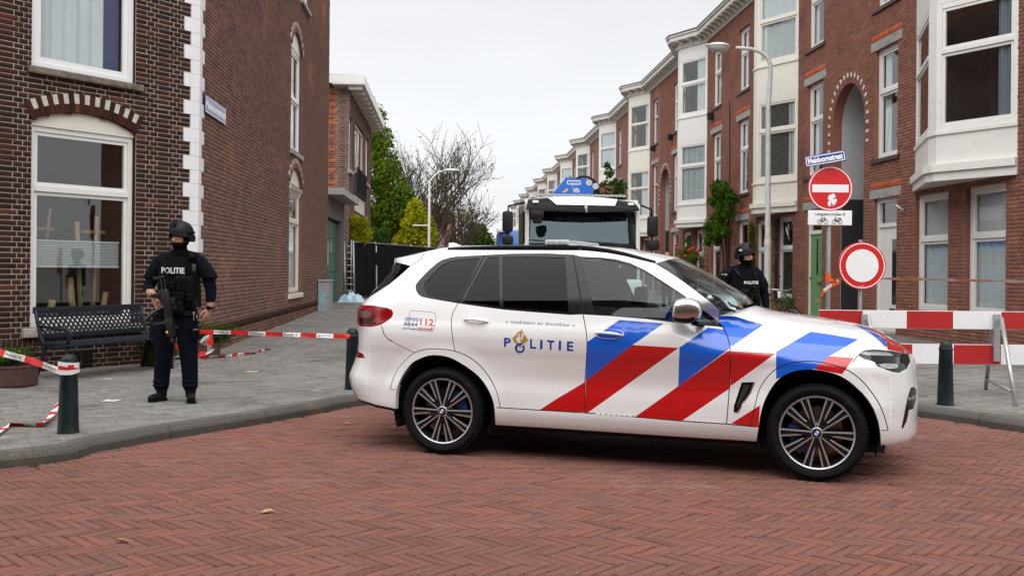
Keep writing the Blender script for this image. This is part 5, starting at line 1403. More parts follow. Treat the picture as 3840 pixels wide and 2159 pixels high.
# --- lettering on the doors, laid on the skin
def on_skin3(px, off):
 sz = np.array(inv_many(px)); x, w = surf(sz[:, 0], sz[:, 1]); return [(float(a), -float(b + off), float(c)) for a, b, c in zip(x, w, sz[:, 1])]
def place_text(mb, quad, off=0.0012):
 """text in unit box [0..1]x[0..1] -> pixel quad (tl, tr, br, bl) -> skin"""
 px = []
 for (a, b, c) in mb.v:
  top = (quad[0][0] + (quad[1][0] - quad[0][0]) * a, quad[0][1] + (quad[1][1] - quad[0][1]) * a); bot = (quad[3][0] + (quad[2][0] - quad[3][0]) * a, quad[3][1] + (quad[2][1] - quad[3][1]) * a)
  px.append((bot[0] + (top[0] - bot[0]) * b, bot[1] + (top[1] - bot[1]) * b))
 vs = on_skin3(px, off)
 mb.v = vs; return mb
def unit(mb, y0=None, y1=None):
 xs = [p[0] for p in mb.v]; ys = [p[1] for p in mb.v]; a, b = min(xs), max(xs); c, d = (min(ys) if y0 is None else y0), (max(ys) if y1 is None else y1)
 mb.v = [((p[0] - a) / (b - a), (p[1] - c) / (d - c), 0) for p in mb.v]; return mb
def skin_text(body, quad, ma, name, parent, bold=0.0, **kw):
 mb = unit(text_mb(body, 1.0, 0, bold=bold, **kw)); place_text(mb, quad); o = mb.build(name, ma, parent); return o
def skin_poly(px, ma, name, parent, off=0.0014, hole=None):
 if hole:
  V2, fs = sheet(px, [hole]); pts = [(p.x, p.y) for p in V2]
 else: pts = px; fs = [tuple(range(len(px)))]
 g = MB(); g.add(on_skin3(pts, off), fs); return g.build(name, ma, parent)
RD, FD, BD = CP['rear_door'], CP['front_door'], CP['body']
skin_text('« waakzaam en dienstbaar »', Z6((1652, 850), (2350, 890), (2350, 925), (1652, 888)), m_teal_ink, 'motto', RD)
skin_text('P', Z6((1637, 1033), (1705, 1038), (1703, 1128), (1635, 1122)), m_blue_ink, 'letter', RD, 0.028)
for ch, q in (('L', ((1898, 1046), (1957, 1050), (1957, 1146), (1897, 1142))), ('I', ((2000, 1055), (2025, 1057), (2022, 1150), (1997, 1148))), ('T', ((2070, 1058), (2142, 1063), (2140, 1158), (2068, 1153))), ('I', ((2187, 1064), (2211, 1066), (2209, 1160), (2184, 1158))), ('E', ((2270, 1070), (2332, 1074), (2332, 1169), (2267, 1165)))):
 skin_text(ch, Z6(*q), m_blue_ink, 'letter', RD, 0.028)
ring = [(1795 + 50 * math.cos(a), 1138 + 50 * math.sin(a)) for a in np.linspace(0, 2 * math.pi, 28)[:-1]]; ringi = [(1797 + 29 * math.cos(a), 1140 + 29 * math.sin(a)) for a in np.linspace(0, 2 * math.pi, 24)[:-1]]
skin_poly(Z6(*ring), m_blue_ink, 'letter', RD, hole=Z6(*ringi))
skin_poly(Z6((1722, 1035), (1760, 1005), (1850, 1010), (1875, 1050), (1872, 1075), (1800, 1138), (1730, 1065)), m_gold, 'emblem', RD, 0.002)
skin_poly(Z6((1765, 1010), (1762, 990), (1780, 975), (1800, 970), (1810, 940), (1822, 975), (1835, 985), (1826, 1008), (1800, 1030)), m_gold, 'emblem_flame', RD, 0.0023)
for fl in (((1770, 1045), (1778, 1010), (1795, 985), (1790, 1015), (1800, 1045), (1795, 1070), (1785, 1070)), ((1812, 985), (1815, 1010), (1803, 1040), (1812, 1065), (1830, 1020), (1826, 1000)), ((1800, 1118), (1805, 1125), (1872, 1082), (1872, 1070))):
 skin_poly(Z6(*fl), m_paint, 'emblem_gap', RD, 0.0028)
skin_text('0900', Z6((640, 826), (780, 834), (780, 872), (640, 866)), m_teal_ink, 'number', BD, 0.012)
skin_text('8844', Z6((630, 874), (768, 882), (766, 920), (628, 914)), m_teal_ink, 'number', BD, 0.012)
skin_text('112', Z6((795, 838), (930, 846), (926, 916), (793, 906)), m_red_ink, 'number', BD, 0.02)
skin_text('spoed', Z6((775, 922), (915, 930), (913, 972), (772, 962)), m_red_ink, 'word', BD, 0.02)
skin_text('geen spoed', Z6((620, 926), (762, 934), (760, 960), (618, 950)), m_teal_ink, 'word', BD, 0.006)
# retro-reflective dashes
m_dash = mat('reflective_dash', (0.88, 0.89, 0.90), 0.5)
def dashes(px, w0, step, gap=0.25):
 L = dens(px, 1.0, False); i = 0; n = int(step)
 while i + n < len(L):
  a, b = L[i], L[int(i + n * (1 - gap))]; t = Vector((b[0] - a[0], b[1] - a[1])).normalized(); nn = (-t.y * w0, t.x * w0)
  skin_poly([(a[0] - nn[0], a[1] - nn[1]), (b[0] - nn[0], b[1] - nn[1]), (b[0] + nn[0], b[1] + nn[1]), (a[0] + nn[0], a[1] + nn[1])], m_dash, 'reflective_dash', BD, 0.0016); i += n
dashes(Z9((214, 740), (205, 950), (195, 1120), (195, 1225)), 4, 18); dashes(Z11((720, 560), (724, 800), (718, 1010)), 5, 22); dashes([(2235, 1548), (2385, 1558)], 4, 20); dashes([(2590, 1573), (2722, 1583)], 4, 20)
mid_r = [((a[0] + b[0]) / 2, (a[1] + b[1]) / 2) for a, b in zip(trim_r[3:-3], trim_r[3:-3])]
# parking sensors
for q in (Z9((222, 1142)), Z11((750, 858))):
 s, z = inv(*q[0]); x, w = [float(k) for k in surf(s, z)]; g = MB(); g.cyl((x, -w - .002, z), (x, -w + .01, z), 0.011, 14); g.build('parking_sensor', m_paint, car, smooth=False)
# --- door handles
for (cpx, dr) in ((Z6((1358, 858))[0], RD), (Z7((290, 583))[0], FD)):
 s, z = inv(*cpx); x, w = [float(q) for q in surf(s, z)]
 g = MB(); n = 24
 vs = [(x + 0.118 * math.cos(a), -float(surf(s + 0.118 * math.cos(a), z + 0.040 * math.sin(a))[1]) - 0.0012, z + 0.040 * math.sin(a)) for a in np.linspace(0, 2 * math.pi, n + 1)[:-1]]
 g.add(vs + [(x, -w + 0.02, z - 0.004)], [(i, (i + 1) % n, n) for i in range(n)]); g.build('handle_cup', m_paint, dr, smooth=True)
 g = MB(); pts = [(x - 0.105, -w - 0.004, z + 0.004), (x - 0.07, -w - 0.026, z + 0.008), (x, -w - 0.034, z + 0.006), (x + 0.06, -w - 0.028, z), (x + 0.105, -w - 0.004, z - 0.010)]
 g.tube([tuple(p) for p in [Vector(q) for q in pts]], [0.010, 0.015, 0.0165, 0.016, 0.011], 10, flat=0.7); g.build('handle', m_paint, dr, smooth=True)
# --- side mirror
s, z = inv(*Z7((800, 500))[0]); mx, mw = [float(q) for q in surf(s, z)]
mc = at_plane(*Z7((752, 452))[0], cw(0, 1.0, 0), CN) - CO; mxx, mz = mc.dot(CD), mc.z
for side in (-1, 1):
 g = MB(); n = 16; k = 10; vs = []
 for i in range(k + 1):
  t = i / k; xx = mxx - 0.105 + 0.21 * t
  hz = 0.098 * (0.80 + 0.2 * math.sin(math.pi * t)) * (1 - 0.25 * max(0, t - 0.6) / 0.4); hw = 0.10 * (0.75 + 0.25 * (1 - t))
  sc = 1.0 if 0 < i < k else 0.78
  for j in range(n):
   a = 2 * math.pi * j / n; e = 2 / 3.2
   vs.append((xx, side * (0.995 + hw * sc * math.copysign(abs(math.cos(a)) ** e, math.cos(a))), mz + hz * sc * math.copysign(abs(math.sin(a)) ** e, math.sin(a)) + 0.01 * t))
 fs = [(i * n + j, i * n + (j + 1) % n, (i + 1) * n + (j + 1) % n, (i + 1) * n + j) for i in range(k) for j in range(n)] + [tuple(range(n - 1, -1, -1)), tuple(k * n + j for j in range(n))]
 g.v = vs; g.f = fs
 cen = [sum(vs[q][2] for q in f) / len(f) for f in fs]; g.m = [0 if c > mz - 0.048 else 1 for c in cen]
 MI = g.build('mirror', [m_satin, m_black_gloss], car, smooth=True, fix=True)
 g = MB(); g.tube([(mxx + 0.03, side * 0.97, mz - 0.085), (mxx + 0.10, side * 0.95, mz - 0.10), (mx + 0.04, side * (mw - 0.01), mz - 0.115)], [0.035, 0.03, 0.025], 8, flat=0.6); g.build('mirror_arm', m_black_gloss, MI, smooth=True)
# --- wheels
def wheel(x, side, label=None):
 W = bpy.data.objects.new('wheel', None); link(W, car); W.location = (x, side * WH, TR); W.rotation_euler = (0, 0, 0 if side < 0 else math.pi)
 # local: outer face towards -y
 g = MB(); r = TR
 g.lathe([(RIM + .002, 0.012), (RIM + .012, -0.004), (RIM + .028, -0.014), (RIM + .05, -0.017), (r - .034, -0.012), (r - .020, -0.002), (r - .006, 0.016), (r - .001, 0.034), (r, 0.06), (r, 0.20), (r - .006, 0.235), (r - .03, 0.25), (RIM, 0.245)], 64, ax='y')
 # tread blocks along the shoulder
 for i in range(72):
  a = 2 * math.pi * i / 72; M = Matrix.Rotation(a, 4, 'Y')
  g.box((r - .009, 0.021, 0), (0.018, 0.036, 0.0175), M @ Matrix.Rotation(0.0, 4, 'X'))
 for yy in (0.075, 0.115, 0.155):
  for i in range(72):
   a = 2 * math.pi * (i + .5) / 72; M = Matrix.Rotation(a, 4, 'Y'); g.box((r - .002, yy, 0), (0.009, 0.032, 0.024), M)
 T = g.build('tyre', m_tyre, W, smooth='auto', fix=True)
 g = MB(); g.lathe([(RIM - .012, 0.004), (RIM - .002, -0.002), (RIM + .003, 0.004), (RIM + .002, 0.03), (RIM - .010, 0.03), (RIM - .014, 0.012)], 64, ax='y'); RM = g.build('rim', m_alloy, W, smooth='auto', fix=True)
 g = MB(); g.lathe([(RIM - .014, 0.010), (RIM - .03, 0.06), (RIM - .035, 0.16), (RIM - .01, 0.22)], 48, ax='y'); g.build('barrel', m_alloy_dark, RM, smooth=True)
 for i in range(10):
  # alternate pairs lean towards each other
  a = 2 * math.pi * i / 10 + (0.045 if i % 2 else -0.045) + R(90 + 18)
  M = Matrix.Rotation(a, 4, 'Y')
  g = MB(); r0, r1 = 0.030, RIM - .006
  def pt(rr, off, y): return (rr, y, off)
  wA, wB = 0.013, 0.031
  # dark web
  g.add([pt(r0, -wA, .012), pt(r0, wA, .012), pt(r1, wB, .014), pt(r1, -wB, .014), pt(r0, -wA * 1.1, .055), pt(r0, wA * 1.1, .055), pt(r1, wB * 1.15, .05), pt(r1, -wB * 1.15, .05)], [(0, 1, 2, 3), (4, 7, 6, 5), (0, 4, 5, 1), (1, 5, 6, 2), (2, 6, 7, 3), (3, 7, 4, 0)], M)
  SP = g.build('spoke', m_alloy_dark, RM, fix=True)
  g = MB()
  for sgn in (-1, 1):
   m0, m1 = (0.32, 1.0) if (sgn > 0) == (i % 2 == 0) else (0.0, 1.0)
   ps = []
   for f in np.linspace(m0, m1, 5):
    rr = r0 + (r1 - r0) * f; half = wA + (wB - wA) * f; th_ = (0.0075 + 0.003 * f) * (1 if f > m0 or m0 == 0 else 0.3)
    ps.append((rr, sgn * half, sgn * (half - th_ * 1.25)))
   yv = 0.004
   vs = []
   for rr, o1, o2 in ps: vs += [pt(rr, o1, yv + .002), pt(rr, o2, yv), pt(rr, o2, yv + .012), pt(rr, o1, yv + .012)]
   fs = [(4 * q + j, 4 * q + 4 + j, 4 * q + 4 + (j + 1) % 4, 4 * q + (j + 1) % 4) for q in range(4) for j in range(4)] + [(0, 1, 2, 3), (16, 17, 18, 19)]
   g.add(vs, fs, M)
  g.build('spoke_edge', m_alloy, RM, fix=True)
 g = MB(); g.lathe([(0.0, 0.002), (0.034, 0.002), (0.040, 0.006), (0.046, 0.02), (0.05, 0.06)], 28, ax='y'); g.build('hub', m_alloy, RM, smooth='auto', fix=True)
 g = MB(); g.lathe([(0.0, -0.004), (0.030, -0.004), (0.033, 0.003)], 28, ax='y'); CAP = g.build('hub_cap', m_black_gloss, RM, smooth='auto', fix=True)
 for q in range(4):
  g = MB(); pts = [(0, -0.0052, 0)] + [(0.019 * math.cos(a), -0.0052, 0.019 * math.sin(a)) for a in np.linspace(q * math.pi / 2 + .12, (q + 1) * math.pi / 2 + .12, 7)]
  g.add(pts, [tuple(range(8))]); g.build('badge', mat('badge_blue', (0.01, 0.16, 0.55), 0.3) if q % 2 else mat('badge_white', (0.8, 0.8, 0.8), 0.3), CAP)
 g = MB(); g.lathe([(0.0, 0.085), (0.075, 0.085), (0.08, 0.10), (0.185, 0.10), (0.185, 0.125), (0.0, 0.125)], 48, ax='y'); BDk = g.build('brake_disc', m_disc, W, smooth='auto', fix=True)
 g = MB(); g.lathe([(0.0, 0.075), (0.062, 0.078), (0.07, 0.10)], 24, ax='y'); g.build('disc_bell', mat('bell_grey', (0.25, 0.25, 0.26), 0.4, metal=.8), BDk, smooth=True)
 g = MB(); aa = R(200 if x > 0 else 25);
 for j in range(7):
  a = aa - 0.5 + j * 0.165; g.box((0.165, 0.09, 0), (0.075, 0.07, 0.034), Matrix.Rotation(-a, 4, 'Y'))
 CL = g.build('caliper', m_caliper, W, fix=True)
 return W
for x in (-WB, WB):
 for side in (-1, 1): wheel(x, side)
# --- lamps, vents, interior
def lamp_inside(px, dx, name, ma, dep):
 cs = [inv(*p) for p in px]; g = MB(); vs = []
 for s, z in cs:
  x, w = [float(q) for q in surf(s, z)]; vs.append((x - dx, -(w - dep), z))
 for s, z in cs:
  x, w = [float(q) for q in surf(s, z)]; vs.append((x, -w + .002, z))
 n = len(cs); g.add(vs, [tuple(range(n))] + [(i, (i + 1) % n, (i + 1) % n + n, i + n) for i in range(n)]); return g.build(name, ma, CP['headlight'] if 'headlight' in CP else car)
lamp_inside(dens(headl, 25), 0.10, 'lamp_bowl', mat('lamp_bowl', (0.035, 0.035, 0.04), 0.25, metal=0.6), 0.07)
def in_lamp(px, ma, name, depth, bev=0):
 vs = []
 for u, v in px:
  s, z = inv(u, v); x, w = [float(q) for q in surf(s, z)]; vs.append((x - depth * .6, -(w - depth), z))
 n = len(vs); vs2 = [(x - .02, y + .02, z) for x, y, z in vs]
 g = MB(); g.add(vs + vs2, [tuple(range(n)), tuple(range(2 * n - 1, n - 1, -1))] + [(i, (i + 1) % n, (i + 1) % n + n, i + n) for i in range(n)]); g.build(name, ma, CP['headlight'], fix=True)
m_drl = mat('lamp_chrome', (0.75, 0.76, 0.78), 0.12, metal=0.9); m_drlw = mat('lamp_light_guide', (0.78, 0.80, 0.82), 0.25)
in_lamp(Z11((460, 350), (500, 325), (690, 325), (740, 350), (770, 372), (640, 368), (520, 365)), m_drlw, 'light_guide', 0.02)
in_lamp(Z11((640, 455), (720, 445), (808, 448), (808, 480), (740, 490), (660, 478)), m_drlw, 'light_guide', 0.02)
in_lamp(Z11((800, 385), (830, 385), (835, 440), (805, 445)), m_drl, 'lens', 0.03)
in_lamp(Z11((500, 400), (600, 430), (630, 470), (560, 445)), m_drl, 'lens', 0.03)
# brown inner edge of the side vent
vp = Z7((1085, 885), (1122, 884), (1102, 930), (1046, 1022), (1040, 1015), (1066, 935))
skin_poly(vp, mat('vent_mesh', (0.012, 0.012, 0.012), 0.6), 'vent_mesh', CP['side_vent'], 0.002)
skin_poly(Z7((1024, 1047), (1046, 1040), (1118, 925), (1142, 868), (1150, 868), (1126, 930), (1052, 1048)), mat('vent_bronze', (0.20, 0.14, 0.11), 0.35, metal=.6), 'vent_edge', CP['side_vent'], 0.004)
skin_poly(Z11((875, 745), (945, 725), (955, 735), (940, 760), (880, 772)), mat('intake_chrome', (0.5, 0.45, 0.42), 0.25, metal=.8), 'intake_bar', CP['front_intake'], 0.004)
# bronze window rail reads as a thin bright line under the glass
# seats, dash, wheel
for sx in (0.28, -0.62):
 for sy in (-0.40, 0.40):
  g = MB(); g.bbox((sx, sy, 0.62), (0.52, 0.50, 0.16), 0.05); g.bbox((sx - 0.30, sy, 0.92), (0.15, 0.50, 0.62), 0.06, Matrix.Translation((0, 0, 0))); g.bbox((sx - 0.36, sy, 1.30), (0.09, 0.26, 0.17), 0.035)
  g.build('seat', m_seat, car, smooth='auto', fix=True)
g = MB(); g.bbox((0.86, 0, 0.90), (0.36, 1.50, 0.28), 0.07); g.build('dashboard', m_seat, car, smooth='auto', fix=True)
g = MB(); Mw = Matrix.Translation((0.58, 0.38, 0.98)) @ Matrix.Rotation(R(-62), 4, 'Y'); n = 24
g.tube([(0.185 * math.cos(a), 0.185 * math.sin(a), 0) for a in np.linspace(0, 2 * math.pi, n + 1)], 0.016, 8, Mw, caps=False); g.box((0, 0, 0.01), (0.36, 0.05, 0.02), Mw); g.ell((0, 0, .01), (.07, .07, .03), Mw); g.build('steering_wheel', m_seat, car, smooth='auto')
g = MB(); g.bx((-1.1, -0.72, 0.30), (0.95, 0.72, 0.36)); g.bx((-1.75, -0.75, 0.9), (-1.1, 0.75, 0.95)); g.build('cabin_floor', m_seat, car, fix=True)
# red and blue corner of the bonnet
g = MB()
def hood_pt(t, yy, lift=0.002):
 line = [(th[0][0], th[0][1])] + th[1:]; n = len(line); f = t * (n - 1); i = min(int(f), n - 2); fr_ = f - i
 def row(k):
  s, z = line[k]; x, w = [float(q) for q in surf(s, z)]; tt = k / (n - 1); c_ = (0.02 + 0.065 * float(sstep(0, 0.12, tt))) * (1 - tt ** 14 * 0.95); b_ = 0.06 * (1 - float(sstep(0, .3, tt))); ff = 1 - abs(yy) ** 2.6
  return Vector((x + b_ * ff, w * yy, z + c_ * ff))
 return row(i) * (1 - fr_) + row(i + 1) * fr_ + Vector((0, 0, lift))
for (t0, t1, t2, t3, ma, nm) in ((0.868, 0.997, 0.74, 0.985, m_red, 'nose_stripe'), (0.83, 0.866, 0.685, 0.738, m_blue, 'nose_stripe')):
 g = MB(); g.grid(lambda a, b: hood_pt((t0 + (t1 - t0) * a) * (1 - b) + (t2 + (t3 - t2) * a) * b, -0.985 + 0.75 * b), 8, 8); g.build(nm, ma, car, smooth=True, fix=True)
# ------------------------------------------------------------------ plants
def leaf_mat(name, cols, trans=0.35):
 if name in MATS: return MATS[name]
 ma = bpy.data.materials.new(name); ma.use_nodes = True; nt = ma.node_tree; nt.nodes.clear(); L = nt.links.new
 o = N(nt, 'ShaderNodeOutputMaterial'); geo = N(nt, 'ShaderNodeNewGeometry'); cr = N(nt, 'ShaderNodeValToRGB'); els = cr.color_ramp.elements
 for i, (p, c) in enumerate(cols):
  e = els[i] if i < 2 else els.new(p)
  e.position = p; e.color = tuple(c) + (1,)
 nz = N(nt, 'ShaderNodeTexNoise', Scale=1.3, Detail=3.0); L(geo.outputs['Position'], nz.inputs['Vector'])
 ad = N(nt, 'ShaderNodeMath', operation='MULTIPLY_ADD'); L(geo.outputs['Random Per Island'], ad.inputs[0]); ad.inputs[1].default_value = 0.5
 m2 = N(nt, 'ShaderNodeMapRange'); m2.inputs[1].default_value = 0.3; m2.inputs[2].default_value = 0.7; m2.inputs[4].default_value = 0.5; L(nz.outputs['Fac'], m2.inputs[0]); L(m2.outputs[0], ad.inputs[2])
 L(ad.outputs[0], cr.inputs[0])
 d = N(nt, 'ShaderNodeBsdfDiffuse'); t = N(nt, 'ShaderNodeBsdfTranslucent'); mx = N(nt, 'ShaderNodeMixShader'); mx.inputs[0].default_value = trans
 L(cr.outputs[0], d.inputs[0]); L(cr.outputs[0], t.inputs[0]); L(d.outputs[0], mx.inputs[1]); L(t.outputs[0], mx.inputs[2]); L(mx.outputs[0], o.inputs[0])
 MATS[name] = ma; return ma
def leaf_mesh(name, pts, size, ma, aspect=0.55, up=0.3, rng=None):
 """one bent leaf (two quads) per point"""
 rng = rng or RNG; P = np.asarray(pts, float); n = len(P)
 d = rng.normal(0, 1, (n, 3)); d[:, 2] -= up; d /= np.linalg.norm(d, axis=1)[:, None]
 e = rng.normal(0, 1, (n, 3)); e -= d * (d * e).sum(1)[:, None]; e /= np.linalg.norm(e, axis=1)[:, None]
 nn = np.cross(d, e); L = size * rng.uniform(0.6, 1.35, n)[:, None]; W = L * aspect / 2
 a0 = P; a1 = P + d * L; m1 = P + d * L * 0.45 + e * W - nn * L * 0.08; m2 = P + d * L * 0.45 - e * W - nn * L * 0.08; mm = P + d * L * 0.5 + nn * L * 0.03
 V = np.stack([a0, m1, a1, mm, m2], 1).reshape(-1, 3); b = (np.arange(n) * 5)[:, None]
 Fq = np.concatenate([b + np.array([[0, 1, 2, 3]]), b + np.array([[0, 3, 2, 4]])], 1).reshape(-1, 4)
 return fast_mesh(name, V, Fq, ma)
def blob_points(blobs, n, hollow=0.55, rng=None):
 """points through lumps [(centre, (rx,ry,rz))], more of them near the outside"""
 rng = rng or RNG; w = np.array([b[1][0] * b[1][1] + b[1][1] * b[1][2] for b in blobs]); w = w / w.sum(); k = rng.choice(len(blobs), n, p=w)
 d = rng.normal(0, 1, (n, 3)); d /= np.linalg.norm(d, axis=1)[:, None]; r = hollow + (1 - hollow) * rng.random(n) ** 0.7
 c = np.array([b[0] for b in blobs])[k]; rad = np.array([b[1] for b in blobs])[k]
 return c + d * rad * r[:, None]
m_bark = mat('bark_grey', (0.085, 0.068, 0.052), 0.9, var=0.35, vscale=14, bump=0.5, bscale=25)
m_bark_d = mat('bark_dark', (0.045, 0.034, 0.026), 0.9, var=0.3, vscale=14)
def branches(g, p, d, L, r, depth, rng, out, spread=0.55, sides=5, up=0.12, kids=(2, 4), minr=0.004):
 q = p; pts = [p]; dd = d.copy(); n = 4
 for i in range(n):
  dd = (dd + Vector(rng.normal(0, 0.13, 3)) + Vector((0, 0, up * 0.4))).normalized(); q = q + dd * (L / n); pts.append(q)
 rs = [r * (1 - 0.45 * i / n) for i in range(n + 1)]
 g.tube(pts, [max(x, minr) for x in rs], sides if depth > 1 else 3, caps=False)
 if depth == 0:
  out += [(pts[k], dd) for k in range(1, n + 1)]; return
 for k in range(int(rng.integers(kids[0], kids[1] + 1))):
  at = pts[int(rng.integers(2, n + 1))]; sd = Vector(rng.normal(0, 1, 3)); sd = (sd - dd * sd.dot(dd)).normalized()
  nd = (dd * (1 - spread * 0.5) + sd * spread + Vector((0, 0, up))).normalized()
  branches(g, at, nd, L * rng.uniform(0.62, 0.85), r * rng.uniform(0.5, 0.66), depth - 1, rng, out, spread, sides, up, kids, minr)
L_dark = leaf_mat('leaf_dark_green', [(0.0, (0.028, 0.068, 0.010)), (0.4, (0.068, 0.135, 0.015)), (0.75, (0.16, 0.21, 0.018)), (1.0, (0.30, 0.32, 0.025))])
L_yel = leaf_mat('leaf_yellow_green', [(0.0, (0.15, 0.19, 0.010)), (0.5, (0.33, 0.34, 0.015)), (1.0, (0.52, 0.47, 0.025))])
L_mid = leaf_mat('leaf_mid_green', [(0.0, (0.020, 0.050, 0.010)), (0.6, (0.055, 0.11, 0.016)), (1.0, (0.13, 0.19, 0.03))])
L_brown = leaf_mat('leaf_autumn', [(0.0, (0.075, 0.05, 0.012)), (0.6, (0.13, 0.10, 0.02)), (1.0, (0.11, 0.14, 0.03))])
def crown_tree(name, label, cat, base, trunk_h, blobs, nleaf, size, lm, bark, tr=0.12, group=None, seed=1):
 rng = np.random.default_rng(seed); t = thing(name, label, cat, base, group=group)
 b = Vector(base); g = MB(); top = Vector((sum(x[0][0] for x in blobs) / len(blobs), sum(x[0][1] for x in blobs) / len(blobs), max(x[0][2] for x in blobs)))
 g.tube([b - Vector((0, 0, .1)), b + (Vector((top.x, top.y, b.z)) - b) * .1 + Vector((0, 0, trunk_h * .5)), b + (Vector((top.x, top.y, b.z)) - b) * .4 + Vector((0, 0, trunk_h)), Vector((top.x, top.y, (top.z * .7 + (b.z + trunk_h) * .3)))], [tr * 1.25, tr, tr * .85, tr * .25], 9)
 for c, rad in blobs: g.tube([b + Vector((0, 0, trunk_h * rng.uniform(.7, 1.0))), Vector(c) * .6 + b * .4 + Vector((0, 0, .2)), Vector(c)], [tr * .45, tr * .3, tr * .08], 5)
 o = g.build('trunk', bark, smooth=True); world_child(o, t)
 pts = blob_points(blobs, nleaf, 0.45, rng); o = bpy.data.objects.new('crown', leaf_mesh('crown', pts, size, lm, rng=rng)); COL.objects.link(o); world_child(o, t); return t
# tall dark tree behind the fence
B = at_y(1450, 905, 58.0); B.z = PAVE + g_rise(58); s47 = 58 / 3680.0
def pz(u, v, Y): return tuple(at_y(u, v, Y))
bl_ = []
rng_t = np.random.default_rng(5)
for (u, v, r) in ((1440, 860, 75), (1500, 850, 68), (1400, 830, 70), (1470, 790, 78), (1530, 800, 52), (1410, 740, 72), (1470, 700, 66), (1510, 740, 50), (1400, 640, 70), (1445, 610, 58), (1475, 640, 40), (1400, 540, 62), (1430, 520, 50), (1400, 450, 48), (1380, 400, 40), (1350, 380, 42), (1420, 430, 30)):
 bl_.append((pz(u, v, 58 + rng_t.uniform(-1, 1.2)), (r * s47, r * s47, r * s47 * 1.05)))
crown_tree('broadleaf_tree', 'tall dense dark green tree beside the small brown house', 'tree', B, 2.2, bl_, 15000, 0.205, L_dark, m_bark, 0.14, seed=3)
bl_ = [(pz(u, v, 56), (r * .0152, r * .0152, r * .0152)) for u, v, r in ((1300, 330, 26), (1330, 350, 30), (1275, 322, 18), (1370, 400, 28), (1345, 370, 26))]
Bx = at_y(1320, 900, 56); Bx.z = PAVE + g_rise(56)
crown_tree('roof_tree', 'yellowish green treetop rising just above the small house roof', 'tree', Bx, 6.0, bl_, 1700, 0.22, leaf_mat('leaf_olive', [(0.0, (0.06, 0.08, 0.01)), (1.0, (0.22, 0.22, 0.03))]), m_bark, 0.12, seed=4)
# yellow-green shrubs
for (nm, lab, base, Y, lumps, n, sz, seed) in (
 ('golden_shrub', 'bright yellow green shrub climbing by the green garage door', (1345, 1010), 38.5, ((1330, 830, 26), (1350, 850, 30), (1370, 875, 28), (1325, 880, 26), (1345, 905, 28), (1315, 850, 16), (1365, 830, 18)), 2600, 0.10, 8),
 ('golden_tree', 'large yellow green tree between dark tree and far lamp post', (1575, 940), 56.0, ((1560, 800, 42), (1590, 830, 40), (1545, 850, 46), (1580, 880, 44), (1610, 870, 34), (1530, 895, 40), (1560, 770, 26), (1600, 910, 40), (1500, 905, 30)), 5200, 0.18, 9),
 ('olive_shrub', 'low olive green shrub just above the black fence', (1420, 960), 55.5, ((1405, 880, 26), (1430, 890, 28), (1445, 870, 22), (1395, 905, 24)), 1500, 0.13, 10)):
 b = at_y(base[0], base[1], Y); b.z = PAVE + g_rise(Y); k = Y / 3680.0
 crown_tree(nm, lab, 'tree' if 'tree' in nm else 'shrub', b, 1.0, [(pz(u, v, Y), (r * k, r * k, r * k)) for u, v, r in lumps], n, sz, L_yel if 'golden' in nm else L_mid, m_bark, 0.06, seed=seed)
# far round tree at the end of the street
Y = 118.0; k = Y / 3680; b = at_y(1790, 960, Y); b.z = PAVE + g_rise(Y)
crown_tree('round_tree', 'small round green tree closing the far end of street', 'tree', b, 2.0, [(pz(u, v, Y), (r * k, r * k, r * k)) for u, v, r in ((1790, 880, 36), (1760, 900, 30), (1820, 895, 30), (1780, 855, 22), (1805, 860, 24), (1790, 915, 40), (1745, 915, 20), (1840, 915, 22))], 3200, 0.36, L_mid, m_bark, 0.25, seed=12)
# nearly bare trees
def bare_tree(label, u, Y, height, lean, seed, nleaf, r0=0.16, kids=(2, 4), spread=0.55):
 rng = np.random.default_rng(seed); b = at_y(u, 1000, Y); b.z = PAVE + g_rise(Y)
 t = thing('bare_tree', label, 'tree', b, group='almost leafless trees on the left')
 g = MB(); out = []
 for q in range(4):
  d = Vector((lean + rng.normal(0, 0.20), rng.normal(0, 0.16), 1)).normalized()
  branches(g, b + Vector((rng.normal(0, .15), rng.normal(0, .15), 0)), d, height * rng.uniform(0.34, 0.44), r0 * rng.uniform(.7, 1), 4, rng, out, spread, 5, 0.2, kids, 0.006)
 o = g.build('branches', m_bark_d, smooth=True); world_child(o, t)
 ids = rng.choice(len(out), min(nleaf, len(out))); pts = np.array([tuple(out[i][0]) for i in ids]) + rng.normal(0, 0.05, (len(ids), 3))
 low = pts[:, 2] < b.z + height * 0.62
 o = bpy.data.objects.new('leaves', leaf_mesh('leaves', np.concatenate([pts[~low][: len(pts) // 5], pts[low]]), 0.15, L_brown, rng=rng)); COL.objects.link(o); world_child(o, t)
bare_tree('tallest nearly bare tree rising behind the dark green tree', 1555, 62, 10.2, -0.02, 21, 1500, 0.15)
bare_tree('bare brown tree left of the white far lamp post', 1590, 58, 8.4, 0.05, 22, 1300, 0.13)
bare_tree('bare brown tree right of the white far lamp post', 1650, 66, 7.8, 0.10, 23, 2600, 0.13)
bare_tree('smallest bare tree leaning towards the middle of the street', 1690, 74, 6.4, 0.24, 24, 1600, 0.11)
